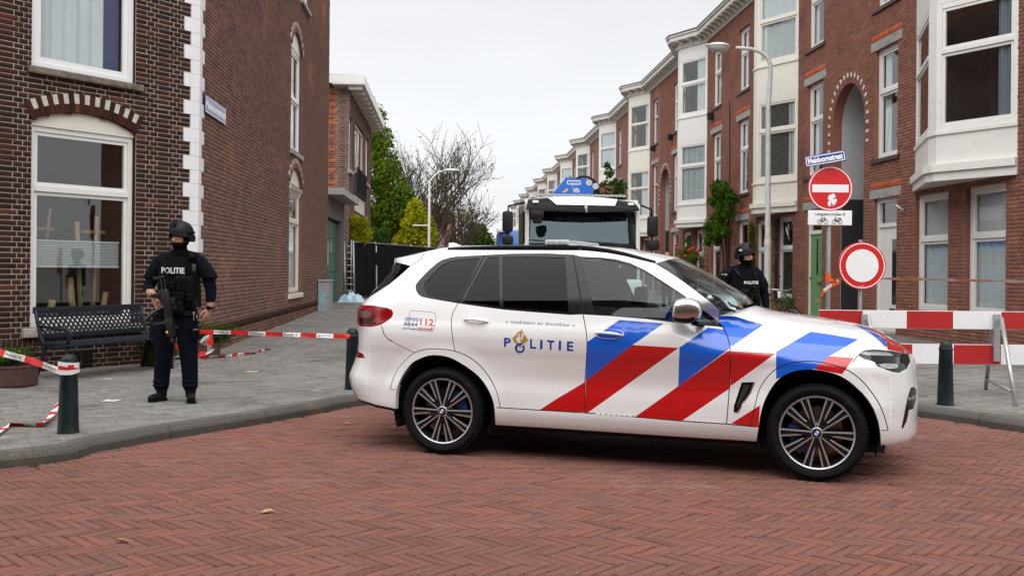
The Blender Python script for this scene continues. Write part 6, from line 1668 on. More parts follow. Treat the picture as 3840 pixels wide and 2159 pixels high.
# ------------------------------------------------------------------ garage, small house, fence on the left
m_garage = mat('garage_concrete', (0.12, 0.11, 0.10), 0.7, var=0.25, vscale=3, dirt=(0.12, 0.12, 0.03), dscale=2.0, dlo=0.62)
m_gdoor = mat('garage_green', (0.018, 0.15, 0.105), 0.42, var=0.12, vscale=2)
gt0 = side_end + 0.02; gt1 = SIDE.tz(1290, 950)[0]
gb = g_rise(SIDE.p(gt0, 0).y)
gar = thing('garage', 'brown flat roofed garage with green door beside the corner house', 'garage', SIDE.p((gt0 + gt1) / 2, gb))
dt0, dt1 = SIDE.tz(1216, 1000)[0] + 0.15, SIDE.tz(1278, 1000)[0]
dz1 = SIDE.tz(1240, 815)[1]
ztop = SIDE.tz(1240, 735)[1]
dop = Op(dt0, dt1, gb - 0.1, dz1)
wall_slab(gar, SIDE, gt0, gt1, -0.2, ztop, [dop], m_garage, 0.25, 'wall')
g = MB(); M = SIDE.M
g.add([(gt0, 0, ztop), (gt1, 0, ztop), (gt1, -6, ztop), (gt0, -6, ztop), (gt1, 0, -.2), (gt1, -6, -.2)], [(0, 1, 2, 3), (1, 4, 5, 2)], M); o = g.build('shell', m_garage); world_child(o, gar)
g = MB(); g.bx((gt0 - 0.02, -0.2, ztop + 0.002), (gt1 + 0.45, 0.5, ztop + 0.22), M); o = g.build('canopy', mat('canopy_grey', (0.36, 0.36, 0.34), 0.6, var=0.2, vscale=4), fix=True); world_child(o, gar)
n = 5
for i in range(n):
 z0 = gb - .05 + (dz1 - gb) * i / n; z1 = gb - .05 + (dz1 - gb) * (i + 1) / n
 o = wbox('door_panel', SIDE, [((dt0, -0.22, z0 + .006), (dt1, -0.17, z1 - .006))], m_gdoor, gar, 0.01)
q = SIDE.tz(1228, 950, -.17); wbox('grip', SIDE, [((q[0] - .05, -.172, q[1] - .4), (q[0] + .1, -.15, q[1] + .4))], mat('grip_cream', (0.55, 0.52, 0.38), 0.6), gar)
q = SIDE.tz(1241, 927, -.17); wbox('sticker', SIDE, [((q[0] - .16, -.172, q[1] - .17), (q[0] + .16, -.16, q[1] + .17))], mat('sticker_blue', (0.25, 0.42, 0.62), 0.4, var=.5, vscale=14), gar)
# grey cabinet in front of the wall
cb = SIDE.tz(1193, 1150)
cab = thing('utility_cabinet', 'narrow grey metal cabinet standing against the brick side wall', 'cabinet', SIDE.p(cb[0], 0.15))
ch = SIDE.tz(1193, 1055)[1]
wbox('box', SIDE, [((cb[0] - .35, 0.03, 0.05), (cb[0] + 0.55, 0.36, ch))], mat('cabinet_grey', (0.33, 0.34, 0.35), 0.5, var=0.12, dirt=(0.2, 0.2, 0.2), dscale=4), cab, 0.015)
wbox('lid', SIDE, [((cb[0] - .38, 0.02, ch + .001), (cb[0] + 0.58, 0.39, ch + 0.05))], mat('cabinet_grey', (0.33, 0.34, 0.35), 0.5), cab, 0.01)
wbox('graffiti', SIDE, [((cb[0] - .353, 0.10, 0.3), (cb[0] - .351, 0.30, ch - .25))], mat('graffiti_blue', (0.28, 0.40, 0.48), 0.5, var=.4, vscale=9), cab)
# small two storey house beyond the garage
H2b = SIDE.tz(1305, 900)[0]; H2e = SIDE.tz(1388, 900)[0]; bz = g_rise(SIDE.p(H2b, 0).y)
h2 = thing('small_house', 'small brown and orange brick house with white overhanging eaves', 'house', SIDE.p((H2b + H2e) / 2, bz))
zt2 = SIDE.tz(1305, 415)[1]
m_orange_wall = brick_mat('brick_orange_patch', [(0.0, (0.16, 0.05, 0.03)), (0.45, (0.24, 0.075, 0.035)), (0.6, (0.46, 0.13, 0.03)), (1.0, (0.55, 0.17, 0.04))], grain=0.25)
END = Wall(SIDE.p(H2b, 0), SIDE.n * -1, SIDE.t * -1)       # wall facing the camera, t grows to the left
zt2 = 8.35
uA, uB = END.tz(1265, 600)[0], END.tz(1205, 600)[0]
wall_slab(h2, END, 0, 6.0, -0.2, zt2, [], m_mortar, 0.2, 'end_wall')
m_brick_h2 = brick_mat('brick_small_house', [(0.0, (0.10, 0.062, 0.052)), (0.5, (0.15, 0.09, 0.074)), (1.0, (0.20, 0.115, 0.09))], grain=0.3)
lay_bricks(h2, END, brick_cells(0, uA, 0, zt2, 0.25, 0.085, []), m_brick_h2, joint=0.016, most=40, name='brick', stuff='bricks', cham=0.001)
lay_bricks(h2, END, brick_cells(uA, 2.6, 3.4, zt2, 0.25, 0.085, []), m_orange_wall, joint=0.016, most=60, name='orange_brick', stuff='orange_bricks', cham=0.001)
ops2 = []
for (u0, u1, v0, v1) in ((1308, 1318, 440, 640), (1330, 1365, 478, 655), (1370, 1382, 515, 690)):
 a, b = SIDE.tz(u0, 600)[0], SIDE.tz(u1, 600)[0]; z1 = SIDE.tz((u0 + u1) / 2, v0)[1]; z0 = SIDE.tz((u0 + u1) / 2, v1)[1]
 ops2.append(Op(a, b, z0, z1))
wall_slab(h2, SIDE, H2b, H2e, -0.2, zt2, ops2, m_mortar, 0.25, 'street_wall', m_brick_h2)
lay_bricks(h2, SIDE, brick_cells(H2b, H2e, bz, zt2, 0.25, 0.085, ops2), m_brick_h2, joint=0.016, most=0, name='street_brick', stuff='street_bricks', cham=0.001)
for i, op in enumerate(ops2):
 window(h2, SIDE, op.t0, op.t1, op.z0, op.z1, m_cream, d=-0.08, fw=0.12, sash=0, room=0.6 if i == 1 else 0, transom=None if i != 1 else (op.z1 - op.z0) * .12, mull=None if i != 1 else [(op.t1 - op.t0) / 2], gl=None if i == 1 else mat('blind_white', (0.6, 0.6, 0.56), 0.6))
 wbox('sill', SIDE, [((op.t0 - .1, -.05, op.z0 - .15), (op.t1 + .1, .1, op.z0 - .002))], m_stone, h2)
op = ops2[1]; g = MB()
zz0 = SIDE.tz(1345, 735)[1]
for i in range(14):
 t = op.t0 + (op.t1 - op.t0) * i / 13; g.bx((t - .015, .10, zz0), (t + .015, .13, op.z0 + .05), SIDE.M)
g.bx((op.t0, .09, op.z0 + .05), (op.t1, .14, op.z0 + .12), SIDE.M); g.bx((op.t0, .09, zz0 - .05), (op.t1, .14, zz0), SIDE.M)
o = g.build('balcony_rail', m_black, fix=True); world_child(o, h2)
g = MB(); g.bx((op.t0, .02, zz0), (op.t1, .05, op.z0), SIDE.M); o = g.build('balcony_panel', mat('panel_dark', (0.015, 0.03, 0.03), .4), fix=True); world_child(o, h2)
wbox('white_panel', SIDE, [((op.t0, .012, SIDE.tz(1345, 800)[1]), (op.t1, .04, zz0 - .12))], m_white, h2)
# eaves: fascia, soffit, rafters
ev = 0.62
g = MB(); g.bx((H2b - .55, -0.6, zt2 + .06), (H2e + .5, ev, zt2 + .09), SIDE.M); g.bx((H2b - .55, ev - .06, zt2 + .092), (H2e + .5, ev, zt2 + .42), SIDE.M); g.bx((H2b - .55, -6.2, zt2 + .10), (H2b - .49, ev - .062, zt2 + .42), SIDE.M); g.bx((H2e + .44, -6.2, zt2 + .10), (H2e + .5, ev - .062, zt2 + .42), SIDE.M)
o = g.build('eaves', m_white, fix=True); world_child(o, h2)
for i in range(11):
 t = H2b - .3 + (H2e - H2b + .6) * i / 10; o = wbox('rafter_end', SIDE, [((t - .05, -.0, zt2 - .10), (t + .05, ev - .1, zt2 + .058))], m_white, h2)
g = MB(); g.add([(H2b - .5, ev - .1, zt2 + .43), (H2e + .45, ev - .1, zt2 + .43), (H2e + .45, -6, zt2 + .5), (H2b - .5, -6, zt2 + .5)], [(0, 1, 2, 3)], SIDE.M); o = g.build('roof', m_gutter); world_child(o, h2)
g = MB(); g.add([(H2e, 0, -.2), (H2e, -6, -.2), (H2e, -6, zt2), (H2e, 0, zt2)], [(0, 1, 2, 3)], SIDE.M); o = g.build('rear_wall', m_brick_h2); world_child(o, h2)
# construction fence with black screening
fA = at_y(1322, 1003, 37.0); fB = at_y(1752, 975, 66.0)
fA = Vector((fA.x, fA.y, 0)); fB = Vector((fB.x, fB.y, 0)); fd = (fB - fA).normalized(); fl = (fB - fA).length; nP = 8
fen = thing('screened_fence', 'site fence of wire panels covered with black screening cloth', 'fence', (fA.x, fA.y, PAVE + g_rise(fA.y)))
m_galv = mat('galvanised_steel', (0.42, 0.43, 0.44), 0.45, metal=0.7, var=0.15, vscale=12)
m_screen = mat('screen_cloth', (0.006, 0.006, 0.007), 0.85, spec=0.08, var=0.3, vscale=2, bump=0.5, bscale=3)
for i in range(nP):
 a = fA + fd * (fl * i / nP); b = fA + fd * (fl * (i + 1) / nP); za = PAVE + g_rise(a.y); zb_ = PAVE + g_rise(b.y); hgt = 2.22
 g = MB(); rng_f = np.random.default_rng(40 + i); nu = 14; nv = 6; perp = Vector((fd.y, -fd.x, 0))
 def fp(s, t):
  p = a + (b - a) * s; wv = 0.03 * math.sin(s * 9 + i) * math.sin(t * 3 + 1) + 0.02 * math.sin(s * 23 + 2 * i)
  return p + perp * (wv + .02) + Vector((0, 0, za + (zb_ - za) * s + 0.1 + (hgt - .14) * t - 0.012 * abs(math.sin(s * math.pi * 4)) * t))
 g.grid(fp, nu, nv); o = g.build('screen', m_screen, smooth=True); world_child(o, fen)
 bk_ = perp * -.05; a = a + bk_; b = b + bk_; g = MB(); g.tube([a + Vector((0, 0, za)), a + Vector((0, 0, za + hgt + .04))], 0.022, 8); g.tube([a + Vector((0, 0, za + hgt - .02)), b + Vector((0, 0, zb_ + hgt - .02))], 0.018, 6)
 o = g.build('panel_frame', m_galv, smooth=True); world_child(o, fen)
 g = MB(); g.bbox((a.x, a.y, za + .06), (.6, .25, .12), .03); o = g.build('foot_block', mat('foot_concrete', (0.3, 0.29, 0.27), 0.9), fix=True); world_child(o, fen)
# ladder, cloth bag, van roof, sign back, far lamp, far house
a = at_y(1312, 1120, 36.2); a.z = PAVE + g_rise(36); lad = thing('ladder', 'aluminium ladder leaning upright between garage and black fence', 'ladder', a)
topL = at_y(1308, 905, 36.6); g = MB(); off = Vector((.16, .05, 0))
for sgn in (-1, 1): g.tube([a + off * sgn, topL + off * sgn], 0.035, 6)
o = g.build('rails', m_galv, smooth=True); world_child(o, lad)
for i in range(9):
 f = (i + .6) / 9.4; p = a + (topL - a) * f; g = MB(); g.tube([p - off, p + off], 0.022, 6); o = g.build('rung', m_galv, smooth=True); world_child(o, lad)
c = at_y(1318, 1112, 35.0); c.z = PAVE + g_rise(35) + .12
g = MB(); rb = np.random.default_rng(3)
g.grid(lambda s, t: (c.x + (s - .5) * .95, c.y + (t - .5) * .5, c.z - .12 + .30 * max(0, math.sin(math.pi * s)) ** .6 * max(0, math.sin(math.pi * t)) ** .5 * (1 + .35 * math.sin(s * 19 + t * 7) * math.sin(t * 13))), 26, 16)
o = tag(g.build('plastic_sheet', mat('sheet_lightblue', (0.42, 0.58, 0.68), 0.5, var=.15, vscale=6), smooth=True), 'crumpled light blue plastic sheet on ground by the ladder', 'plastic sheet')
Y = 55.0; b = at_y(1608, 1000, Y); b.z = PAVE + g_rise(Y)
fl_ = thing('street_lamp', 'slim white street lamp far off among the bare trees', 'street lamp', b, group='street lamps')
zt = at_y(1608, 660, Y).z; hd = at_y(1670, 637, Y)
g = MB(); arm = [b, b + Vector((0, 0, 2)), Vector((b.x, b.y, zt - .3))] + [Vector((b.x + (hd.x - b.x) * f, b.y, zt - .3 + (hd.z - zt + .3) * math.sin(f * math.pi / 2))) for f in (.12, .3, .55, 1.0)]
g.tube(arm, [.09, .08, .065, .05, .045, .04, .035], 8); o = g.build('pole', mat('lamp_paint_grey', (0.55, 0.56, 0.55), 0.5), smooth=True); world_child(o, fl_)
g = MB(); g.ell((hd.x + .35, hd.y, hd.z - .02), (.5, .22, .09)); o = g.build('lamp_head', mat('lamp_paint_grey', (0.55, 0.56, 0.55), 0.5), smooth=True); world_child(o, fl_)
g = MB(); p1 = at_y(1548, 845, Y); p2 = at_y(1604, 845, Y); g.bx((p1.x, p1.y - .02, p1.z - .02), (p2.x, p2.y + .02, p1.z + .04)); o = g.build('sign_arm', m_white, fix=True); world_child(o, fl_)
Y = 60.0; b = at_y(1643, 1000, Y); b.z = PAVE + g_rise(Y)
sb_ = thing('sign_back', 'grey back of a traffic sign standing behind the fence', 'traffic sign', b); t_ = at_y(1643, 858, Y); l_ = at_y(1643, 915, Y)
g = MB(); g.bx((b.x - .15, b.y, l_.z - .3), (b.x + .17, b.y + .03, t_.z)); g.tube([b, Vector((b.x, b.y + .06, t_.z))], .03, 6); o = g.build('panel', m_galv, fix=True); world_child(o, sb_)
Y = 52.0; c = at_y(1415, 905, Y); cz = PAVE + g_rise(Y)
van = thing('white_van', 'white van roof showing above the black fence', 'van', (c.x, c.y, cz)); g = MB(); g.bbox((c.x, c.y, cz + 1.1), (2.1, 4.6, 1.9), .18); o = g.build('body', m_paint, smooth='auto', fix=True); world_child(o, van)
for sx in (-1.02, 1.02):
 for sy in (-1.5, 1.5): g = MB(); g.cyl((c.x + sx - .1, c.y + sy, cz + .33), (c.x + sx + .1, c.y + sy, cz + .33), .33); o = g.build('wheel', m_tyre); world_child(o, van)
g = MB(); g.bx((c.x - .95, c.y - 2.32, cz + 1.2), (c.x + .95, c.y - 2.29, cz + 1.85)); o = g.build('windscreen', m_black_gloss, fix=True); world_child(o, van)
# far cross building at the end on the left
Y = 95; p = at_y(1665, 1000, Y); fh = thing('far_house', 'distant brick house at the street end behind bare trees', 'house', (p.x, p.y, .6))
g = MB(); g.bx((p.x - 4.5, Y, .3), (p.x + 0.6, Y + 8, at_y(1665, 800, Y).z)); o = g.build('wall', m_far_brick, fix=True); world_child(o, fh)
for i in range(3):
 g = MB(); g.bx((p.x - 3.6 + i * 1.5, Y - .05, 1.6), (p.x - 2.8 + i * 1.5, Y + .02, 3.2)); o = g.build('window', m_white, fix=True); world_child(o, fh)
g = MB(); zf = at_y(1665, 800, Y).z; g.prism([(p.x - 4.8, zf), (p.x + .9, zf), (p.x - 1.9, zf + 1.4)], Y - .2, Y + 8.2); o = g.build('roof', mat('roof_tile_far', (0.10, 0.05, 0.04), .8), fix=True); world_child(o, fh)
# row behind the camera: it is what the car's glass and paint mirror
for i, (x0, x1, hh) in enumerate(((-21, -6.5, 13.6), (-6.5, 4.0, 8.3), (4.0, 15, 6.6))):
 rh = thing('row_house', ['brown brick house behind the camera, mirrored in rear of car', 'brown brick house behind the camera, mirrored in car doors', 'brown brick house behind the camera, mirrored in car bonnet'][i], 'house', ((x0 + x1) / 2, -3.6, PAVE))
 wl = Wall((x0, -3.6, PAVE), (1, 0, 0), (0, 1, 0)); ops = []
 for k in range(3):
  for (z0, z1) in ((0.9, 3.0), (4.2, 6.0)) + (((7.4, 9.4), (10.3, 12.0),) if hh > 12 else (((6.9, 8.6),) if hh > 9 else ())): t = (x1 - x0) * (k + .5) / 3; ops.append(Op(t - .7, t + .7, z0, z1))
 wall_slab(rh, wl, 0, x1 - x0, -.2, hh, ops, m_far_brick, .2, 'wall')
 for op in ops: window(rh, wl, op.t0, op.t1, op.z0, op.z1, m_white, d=-.06, fw=.1, sash=0, room=.5, transom=(op.z1 - op.z0) * .65)
 g = MB(); g.bx((x0, -3.6, hh - .02), (x1, -3.2, hh + .3)); o = g.build('cornice', m_cornice, fix=True); world_child(o, rh)
 g = MB(); g.add([(x0, -3.6, hh + .3), (x1, -3.6, hh + .3), (x1, -8, hh + 2.0), (x0, -8, hh + 2.0)], [(0, 1, 2, 3)]); o = g.build('roof', mat('roof_tile_far', (0.10, 0.05, 0.04), .8)); world_child(o, rh)
# ------------------------------------------------------------------ lorry with crane in the street
YT = 20.6; KT = 3680.0 / YT
def ZT(x, y): return 1860 + x / 4.025, 640 + y / 4.025
TC = at_y(2188, 1010, YT); TZ = g_rise(YT)
truck = thing('crane_lorry', 'white lorry with black visor and wide windscreen standing behind the police car', 'truck', (TC.x, YT, TZ), math.atan2(ST_DIR.y, ST_DIR.x) - math.pi / 2)
def tl(x, y, dy=0.0):
 """crop pixel -> lorry-local x (right), z (up) at depth dy behind the front"""
 u, v = ZT(x, y); p = at_y(u, v, YT + dy); return p.x - TC.x + 0.065 * dy, p.z - TZ
def tpoly(pts, d0, d1, name, ma, parent=truck, bev=False):
 g = MB(); g.prism([tl(*p) for p in pts], d0, d1); return g.build(name, ma, parent, fix=True)
m_tw = mat('lorry_white', (0.78, 0.79, 0.79), 0.3, coat=0.8)
m_tb = mat('lorry_black', (0.006, 0.006, 0.008), 0.3, spec=0.12)
m_tp = mat('lorry_plastic', (0.010, 0.010, 0.011), 0.5, spec=0.25)
zb_ = 0.55
xl, xr = tl(430, 800)[0], tl(2212, 800)[0]; zr = tl(1300, 402)[1]
# cab shell: sides, roof, back
g = MB(); zw0 = tl(1300, 1135)[1]; zw1 = tl(1300, 600)[1]
g.bx((xl + .02, 0.10, zb_), (xl + .10, 2.1, zr - .12)); g.bx((xr - .10, 0.10, zb_), (xr - .02, 2.1, zr - .12)); g.bx((xl + .10, 2.02, zb_), (xr - .10, 2.1, zr - .12)); g.bx((xl + .02, .35, zr - .118), (xr - .02, 2.1, zr - .02)); g.bx((xl + .1, .1, zb_), (xr - .1, 2.0, zb_ + .35))
g.build('cab', m_tw, truck, fix=True)
for sx, x in ((-1, xl), (1, xr)):      # side doors with windows
 g = MB(); g.bx((x + sx * .001 - .02 * sx, .35, zw0 + .05), (x + .0 * sx - .0, 1.35, zw1 - .02)); g.build('side_window', m_black_gloss, truck, fix=True)
 g = MB(); g.tube([(x + sx * .012, .3, zb_ + .2), (x + sx * .012, .3, zr - .2)], .008, 5); g.tube([(x + sx * .012, 1.4, zb_ + .2), (x + sx * .012, 1.4, zr - .2)], .008, 5); g.build('door_gap', m_gap, truck)
# windscreen, its black frame, lower black panel
g = MB(); P = [tl(*p) for p in ((462, 1120), (470, 600), (2150, 612), (2195, 1130))]; Pi = [tl(*p) for p in ((500, 1092), (510, 690), (2112, 700), (2160, 1100))]
def bulge(x): return 0.16 * (1 - ((x - (xl + xr) / 2) / ((xr - xl) / 2)) ** 2)
def scr(Q, off, nu=14, nv=6):
 def f(a, b):
  l = (Q[0][0] + (Q[1][0] - Q[0][0]) * b, Q[0][1] + (Q[1][1] - Q[0][1]) * b); r = (Q[3][0] + (Q[2][0] - Q[3][0]) * b, Q[3][1] + (Q[2][1] - Q[3][1]) * b)
  x = l[0] + (r[0] - l[0]) * a; z = l[1] + (r[1] - l[1]) * a; return (x, 0.14 - bulge(x) + (z - zw0) * 0.26 - off, z)
 return lambda a, b: f(a, b)
g.grid(scr(Pi, 0.004), 14, 6); g.build('windscreen', glass('lorry_glass', (0.42, 0.52, 0.54), 0.006, 1.7, 0.0, (0.62, 0.80, 0.86)), truck, smooth=True)
def ring_grid(g, Q, Qi, off):
 A = [scr(Q, off)(a, b) for a, b in [(i / 12, 0) for i in range(12)] + [(1, j / 8) for j in range(8)] + [(1 - i / 12, 1) for i in range(12)] + [(0, 1 - j / 8) for j in range(8)]]
 B_ = [scr(Qi, off)(a, b) for a, b in [(i / 12, 0) for i in range(12)] + [(1, j / 8) for j in range(8)] + [(1 - i / 12, 1) for i in range(12)] + [(0, 1 - j / 8) for j in range(8)]]
 n = len(A); g.add(A + B_, [(i, (i + 1) % n, (i + 1) % n + n, i + n) for i in range(n)])
g = MB(); ring_grid(g, P, Pi, 0.0); g.build('windscreen_frame', m_tb, truck, smooth=True)
Ql = [tl(*p) for p in ((470, 1250), (462, 1120), (2195, 1130), (2180, 1240))]; g = MB(); g.grid(scr(Ql, 0.01), 14, 3); g.build('front_panel', m_tb, truck, smooth=True)
# dashboard with papers and cabin back
g = MB(); g.bx((xl + .15, .30, zw0 - .1), (xr - .15, .75, zw0 + .08)); g.build('dashboard', m_tp, truck, fix=True)
g = MB(); a = tl(880, 905); b = tl(1405, 1060); g.bx((a[0], 1.2, b[1]), (b[0], 1.25, a[1])); CS = g.build('rear_shelf', mat('shelf_pale', (0.30, 0.36, 0.36), .6), truck, fix=True)
for sx in (-.62, .62):
 g = MB(); g.bbox(((xl + xr) / 2 + sx, 1.0, zw0 + .05), (.5, .16, .8), .06); g.bbox(((xl + xr) / 2 + sx, .98, zw0 + .55), (.26, .12, .22), .05); g.build('seat', mat('lorry_seat', (0.05, 0.05, 0.055), .8), truck, smooth='auto', fix=True)
# visor: black shell with white insert, marker lamps, pale lamp bar above
g = MB()
def vis(a, b):
 Q = [tl(*p) for p in ((440, 590), (492, 425), (2118, 462), (2168, 606))]; l = (Q[0][0] + (Q[1][0] - Q[0][0]) * b, Q[0][1] + (Q[1][1] - Q[0][1]) * b); r = (Q[3][0] + (Q[2][0] - Q[3][0]) * b, Q[3][1] + (Q[2][1] - Q[3][1]) * b)
 x = l[0] + (r[0] - l[0]) * a; z = l[1] + (r[1] - l[1]) * a; sag = -0.05 * math.sin(math.pi * a) * (1 - b) ; return (x, -.06 - bulge(x) + .30 * b ** 2, z + sag + 0.06 * b * math.sin(math.pi * a))
g.grid(vis, 20, 8); g.build('visor', m_tb, truck, smooth=True)
g = MB(); QW = [(900, 525), (760, 405), (1870, 432), (1780, 540)]
def visw(a, b):
 def loc(p):
  u0 = (p[0] - 466) / (2143 - 466); return u0
 x0 = 900 + (760 - 900) * b; x1 = 1780 + (1870 - 1780) * b; q = x0 + (x1 - x0) * a; bb = 0.42 + 0.60 * b
 p = vis((q - 466) / 1677, bb); return (p[0], p[1] - .012, p[2] + 0.012)
g.grid(visw, 16, 6); g.build('visor_insert', m_tw, truck, smooth=True)
for p0, p1 in (((550, 455), (632, 487)), ((1998, 488), (2082, 516))):
 a = tl(*p0); b = tl(*p1); g = MB(); g.bbox(((a[0] + b[0]) / 2, -.03, (a[1] + b[1]) / 2), (b[0] - a[0], .06, a[1] - b[1]), .01); g.build('marker_lamp', mat('marker_lamp', (0.8, 0.78, 0.62), .2, emit=0.5), truck, fix=True)
a = tl(560, 352, .8); b = tl(1968, 418, .8); g = MB(); g.bx((a[0], .78, b[1] + .04), (b[0], .90, a[1])); LBt = g.build('lamp_bar', mat('bar_grey', (0.36, 0.38, 0.39), .4, metal=.4), truck, fix=True)
for i in range(11):
 x = a[0] + (b[0] - a[0]) * (i + .8) / 11.6; g = MB(); g.bbox((x, .76, b[1] + .055), (.085, .04, .05), .012); g.build('bar_lamp', mat('bar_lamp_lens', (0.30, 0.30, 0.30), .25), LBt, fix=True)
# emblem on the visor
a = tl(1335, 575); g = MB(); g.ell((a[0], -.245, a[1]), (.035, .008, .055)); g.ell((a[0] + .01, -.245, a[1] - .06), (.02, .008, .04)); g.build('emblem', m_alloy, truck, smooth=True)
# mirrors
for (big, small, arm, sx) in ((((90, 620), (247, 935)), ((85, 980), (252, 1125)), ((180, 640), (178, 545), (430, 490)), -1), (((2275, 690), (2437, 1000)), ((2278, 1045), (2457, 1208)), ((2340, 700), (2345, 590), (2175, 520)), 1)):
 g = MB(); pts = [(tl(*p)[0], -.10, tl(*p)[1]) for p in arm]; g.tube(pts, .022, 8); MR = g.build('mirror_arm', m_tp, truck, smooth=True)
 for (p0, p1) in (big, small):
  a = tl(*p0); b = tl(*p1); g = MB(); g.bbox(((a[0] + b[0]) / 2, -.13, (a[1] + b[1]) / 2), (b[0] - a[0], .16, a[1] - b[1]), .06); g.build('mirror', m_tp, MR, smooth='auto', fix=True)
 a = tl(*small[0]); g = MB(); c = (tl(*big[1])[0] + tl(*big[0])[0]) / 2; g.tube([(c, -.1, tl(*big[1])[1] + .05), (c, -.1, a[1] - .1)], .02, 6); g.tube([(c, -.1, tl(*small[1])[1] + .1), (c, -.08, tl(*small[1])[1] - .12), (c - sx * .12, .1, tl(*small[1])[1] - .28)], .02, 6); g.build('mirror_stay', m_tp, MR, smooth=True)
a = tl(500, 605); b = tl(690, 810); g = MB(); g.bbox(((a[0] + b[0]) / 2, -.32, a[1] - .10), (b[0] - a[0] + .02, .12, .17), .05); g.bbox(((a[0] + b[0]) / 2 + .01, -.30, b[1] + .13), (b[0] - a[0] - .06, .12, .26), .05); g.build('front_mirror', m_tp, truck, smooth='auto', fix=True)
# wipers
for p0, p1, p2 in (((1340, 1070), (1800, 1100), (1990, 1200)), ((500, 1050), (740, 1062), (900, 1180))):
 g = MB(); g.tube([(tl(*q)[0], -.06, tl(*q)[1]) for q in (p0, p1)], .014, 6); g.tube([(tl(*q)[0], -.07, tl(*q)[1]) for q in (p1, p2)], .011, 6); g.build('wiper', m_tp, truck)
# lower front: grille, bumper, headlamps, wheels
g = MB(); zg1 = tl(1300, 1245)[1]; zg0 = .95
g.bx((xl + .1, -.02, zg0), (xr - .1, .12, zg1 + .05)); GR = g.build('grille', m_tp, truck, fix=True)
for i in range(6): g = MB(); z = zg0 + .06 + i * (zg1 - zg0 - .1) / 6; g.bx((xl + .45, -.05, z), (xr - .45, -.021, z + .05)); g.build('grille_bar', m_galv, GR, fix=True)
for sx, x in ((1, xl), (-1, xr)):
 g = MB(); g.bbox((x + sx * .19, .02, .98), (.40, .30, .62), .08); g.build('corner_panel', m_tw, truck, smooth='auto', fix=True)
 g = MB(); g.bbox((x + sx * .42, -.09, .80), (.36, .12, .26), .04); HL = g.build('headlamp', mat('headlamp_lens', (0.6, 0.64, 0.66), .1, coat=1), truck, smooth='auto', fix=True)
 g = MB(); g.cyl((x + sx * .36, -.155, .81), (x + sx * .36, -.14, .81), .07); g.build('lens', m_black_gloss, HL)
 for yy in (.9, 4.6):
  g = MB(); g.cyl((x + sx * .02, yy, .5), (x + sx * .32, yy, .5), .5, 28); g.build('wheel', m_tyre, truck, smooth='auto')
g = MB(); g.bbox(((xl + xr) / 2, .0, .50), (xr - xl, .3, .38), .07); BMP = g.build('bumper', m_tw, truck, smooth='auto', fix=True)
g = MB(); g.bx(((xl + xr) / 2 - .26, -.158, .42), ((xl + xr) / 2 + .26, -.152, .53)); g.build('number_plate', mat('plate_yellow', (0.6, 0.45, 0.03), .5), BMP, fix=True)
g = MB(); g.bx((xl + .3, 2.2, .7), (xr - .3, 7.5, .95)); g.build('chassis', m_tp, truck, fix=True)
g = MB(); g.bx((xl + .02, 3.4, 1.0), (xr - .02, 7.6, 1.15)); g.bx((xl + .02, 3.4, 1.15), (xl + .06, 7.6, 1.75)); g.bx((xr - .06, 3.4, 1.15), (xr - .02, 7.6, 1.75)); g.bx((xl + .06, 3.4, 1.15), (xr - .06, 3.44, 1.75)); g.build('load_bed', mat('bed_grey', (0.2, 0.2, 0.21), .6), truck, fix=True)
# folded blue crane behind the cab
DY = 2.6; m_cr = mat('crane_blue', (0.006, 0.11, 0.50), .35, coat=.5, var=.06)
CRN = tpoly([], 0, 0, 'x', m_cr) if False else None
g = MB(); g.prism([tl(x, y, DY) for x, y in ((830, 375), (850, 345), (1030, 135), (1050, 90), (1075, 78), (1115, 92), (1135, 118), (1180, 130), (1390, 136), (1440, 165), (1455, 215), (1455, 375))], DY - .18, DY + .18); CRN = g.build('crane_arm', m_cr, truck, fix=True)
g = MB(); p = tl(1070, 100, DY); g.cyl((p[0], DY - .2, p[1]), (p[0], DY + .2, p[1]), .035, 14); g.build('pin', m_galv, CRN)
for q in ((1385, 192), (1485, 245), (1198, 318)):
 p = tl(*q, DY); g = MB(); g.cyl((p[0], DY - .21, p[1]), (p[0], DY - .17, p[1]), .075, 18); g.build('pin_plate', m_galv, CRN)
g = MB(); A = [tl(x, y, DY) for x, y in ((1055, 158), (1265, 160), (1265, 222), (1055, 220))]
w_ = A[1][0] - A[0][0]; h_ = A[0][1] - A[3][1]; cxx = (A[0][0] + A[1][0]) / 2; cz_ = (A[0][1] + A[3][1]) / 2; yf = DY - .183
for (x0, z0, x1, z1) in ((-w_ / 2, -h_ / 2, w_ / 2, -h_ / 2 + .018), (-w_ / 2, h_ / 2 - .018, w_ / 2, h_ / 2), (-w_ / 2, -h_ / 2, -w_ / 2 + .018, h_ / 2), (w_ / 2 - .018, -h_ / 2, w_ / 2, h_ / 2)): g.bx((cxx + x0, yf - .004, cz_ + z0), (cxx + x1, yf, cz_ + z1))
g.build('badge_border', m_white, CRN, fix=True)
t = text_mb('FASSI', .2, .002, bold=.006); xs = [p[0] for p in t.v]; ys = [p[1] for p in t.v]; sx = (w_ - .09) / (max(xs) - min(xs)); sy = (h_ - .07) / (max(ys) - min(ys))
t.v = [(cxx + (p[0] - (max(xs) + min(xs)) / 2) * sx, yf - .004, cz_ + (p[1] - (max(ys) + min(ys)) / 2) * sy) for p in t.v]; t.build('lettering', m_white, CRN)
t = text_mb('S', .3, .002, bold=.008); p = tl(1148, 270, DY); t.v = [(p[0] + q[0] * .6, yf - .003, p[1] + q[1] * .8) for q in t.v]; t.build('mark', mat('mark_palblue', (0.35, 0.55, 0.72), .4), CRN)
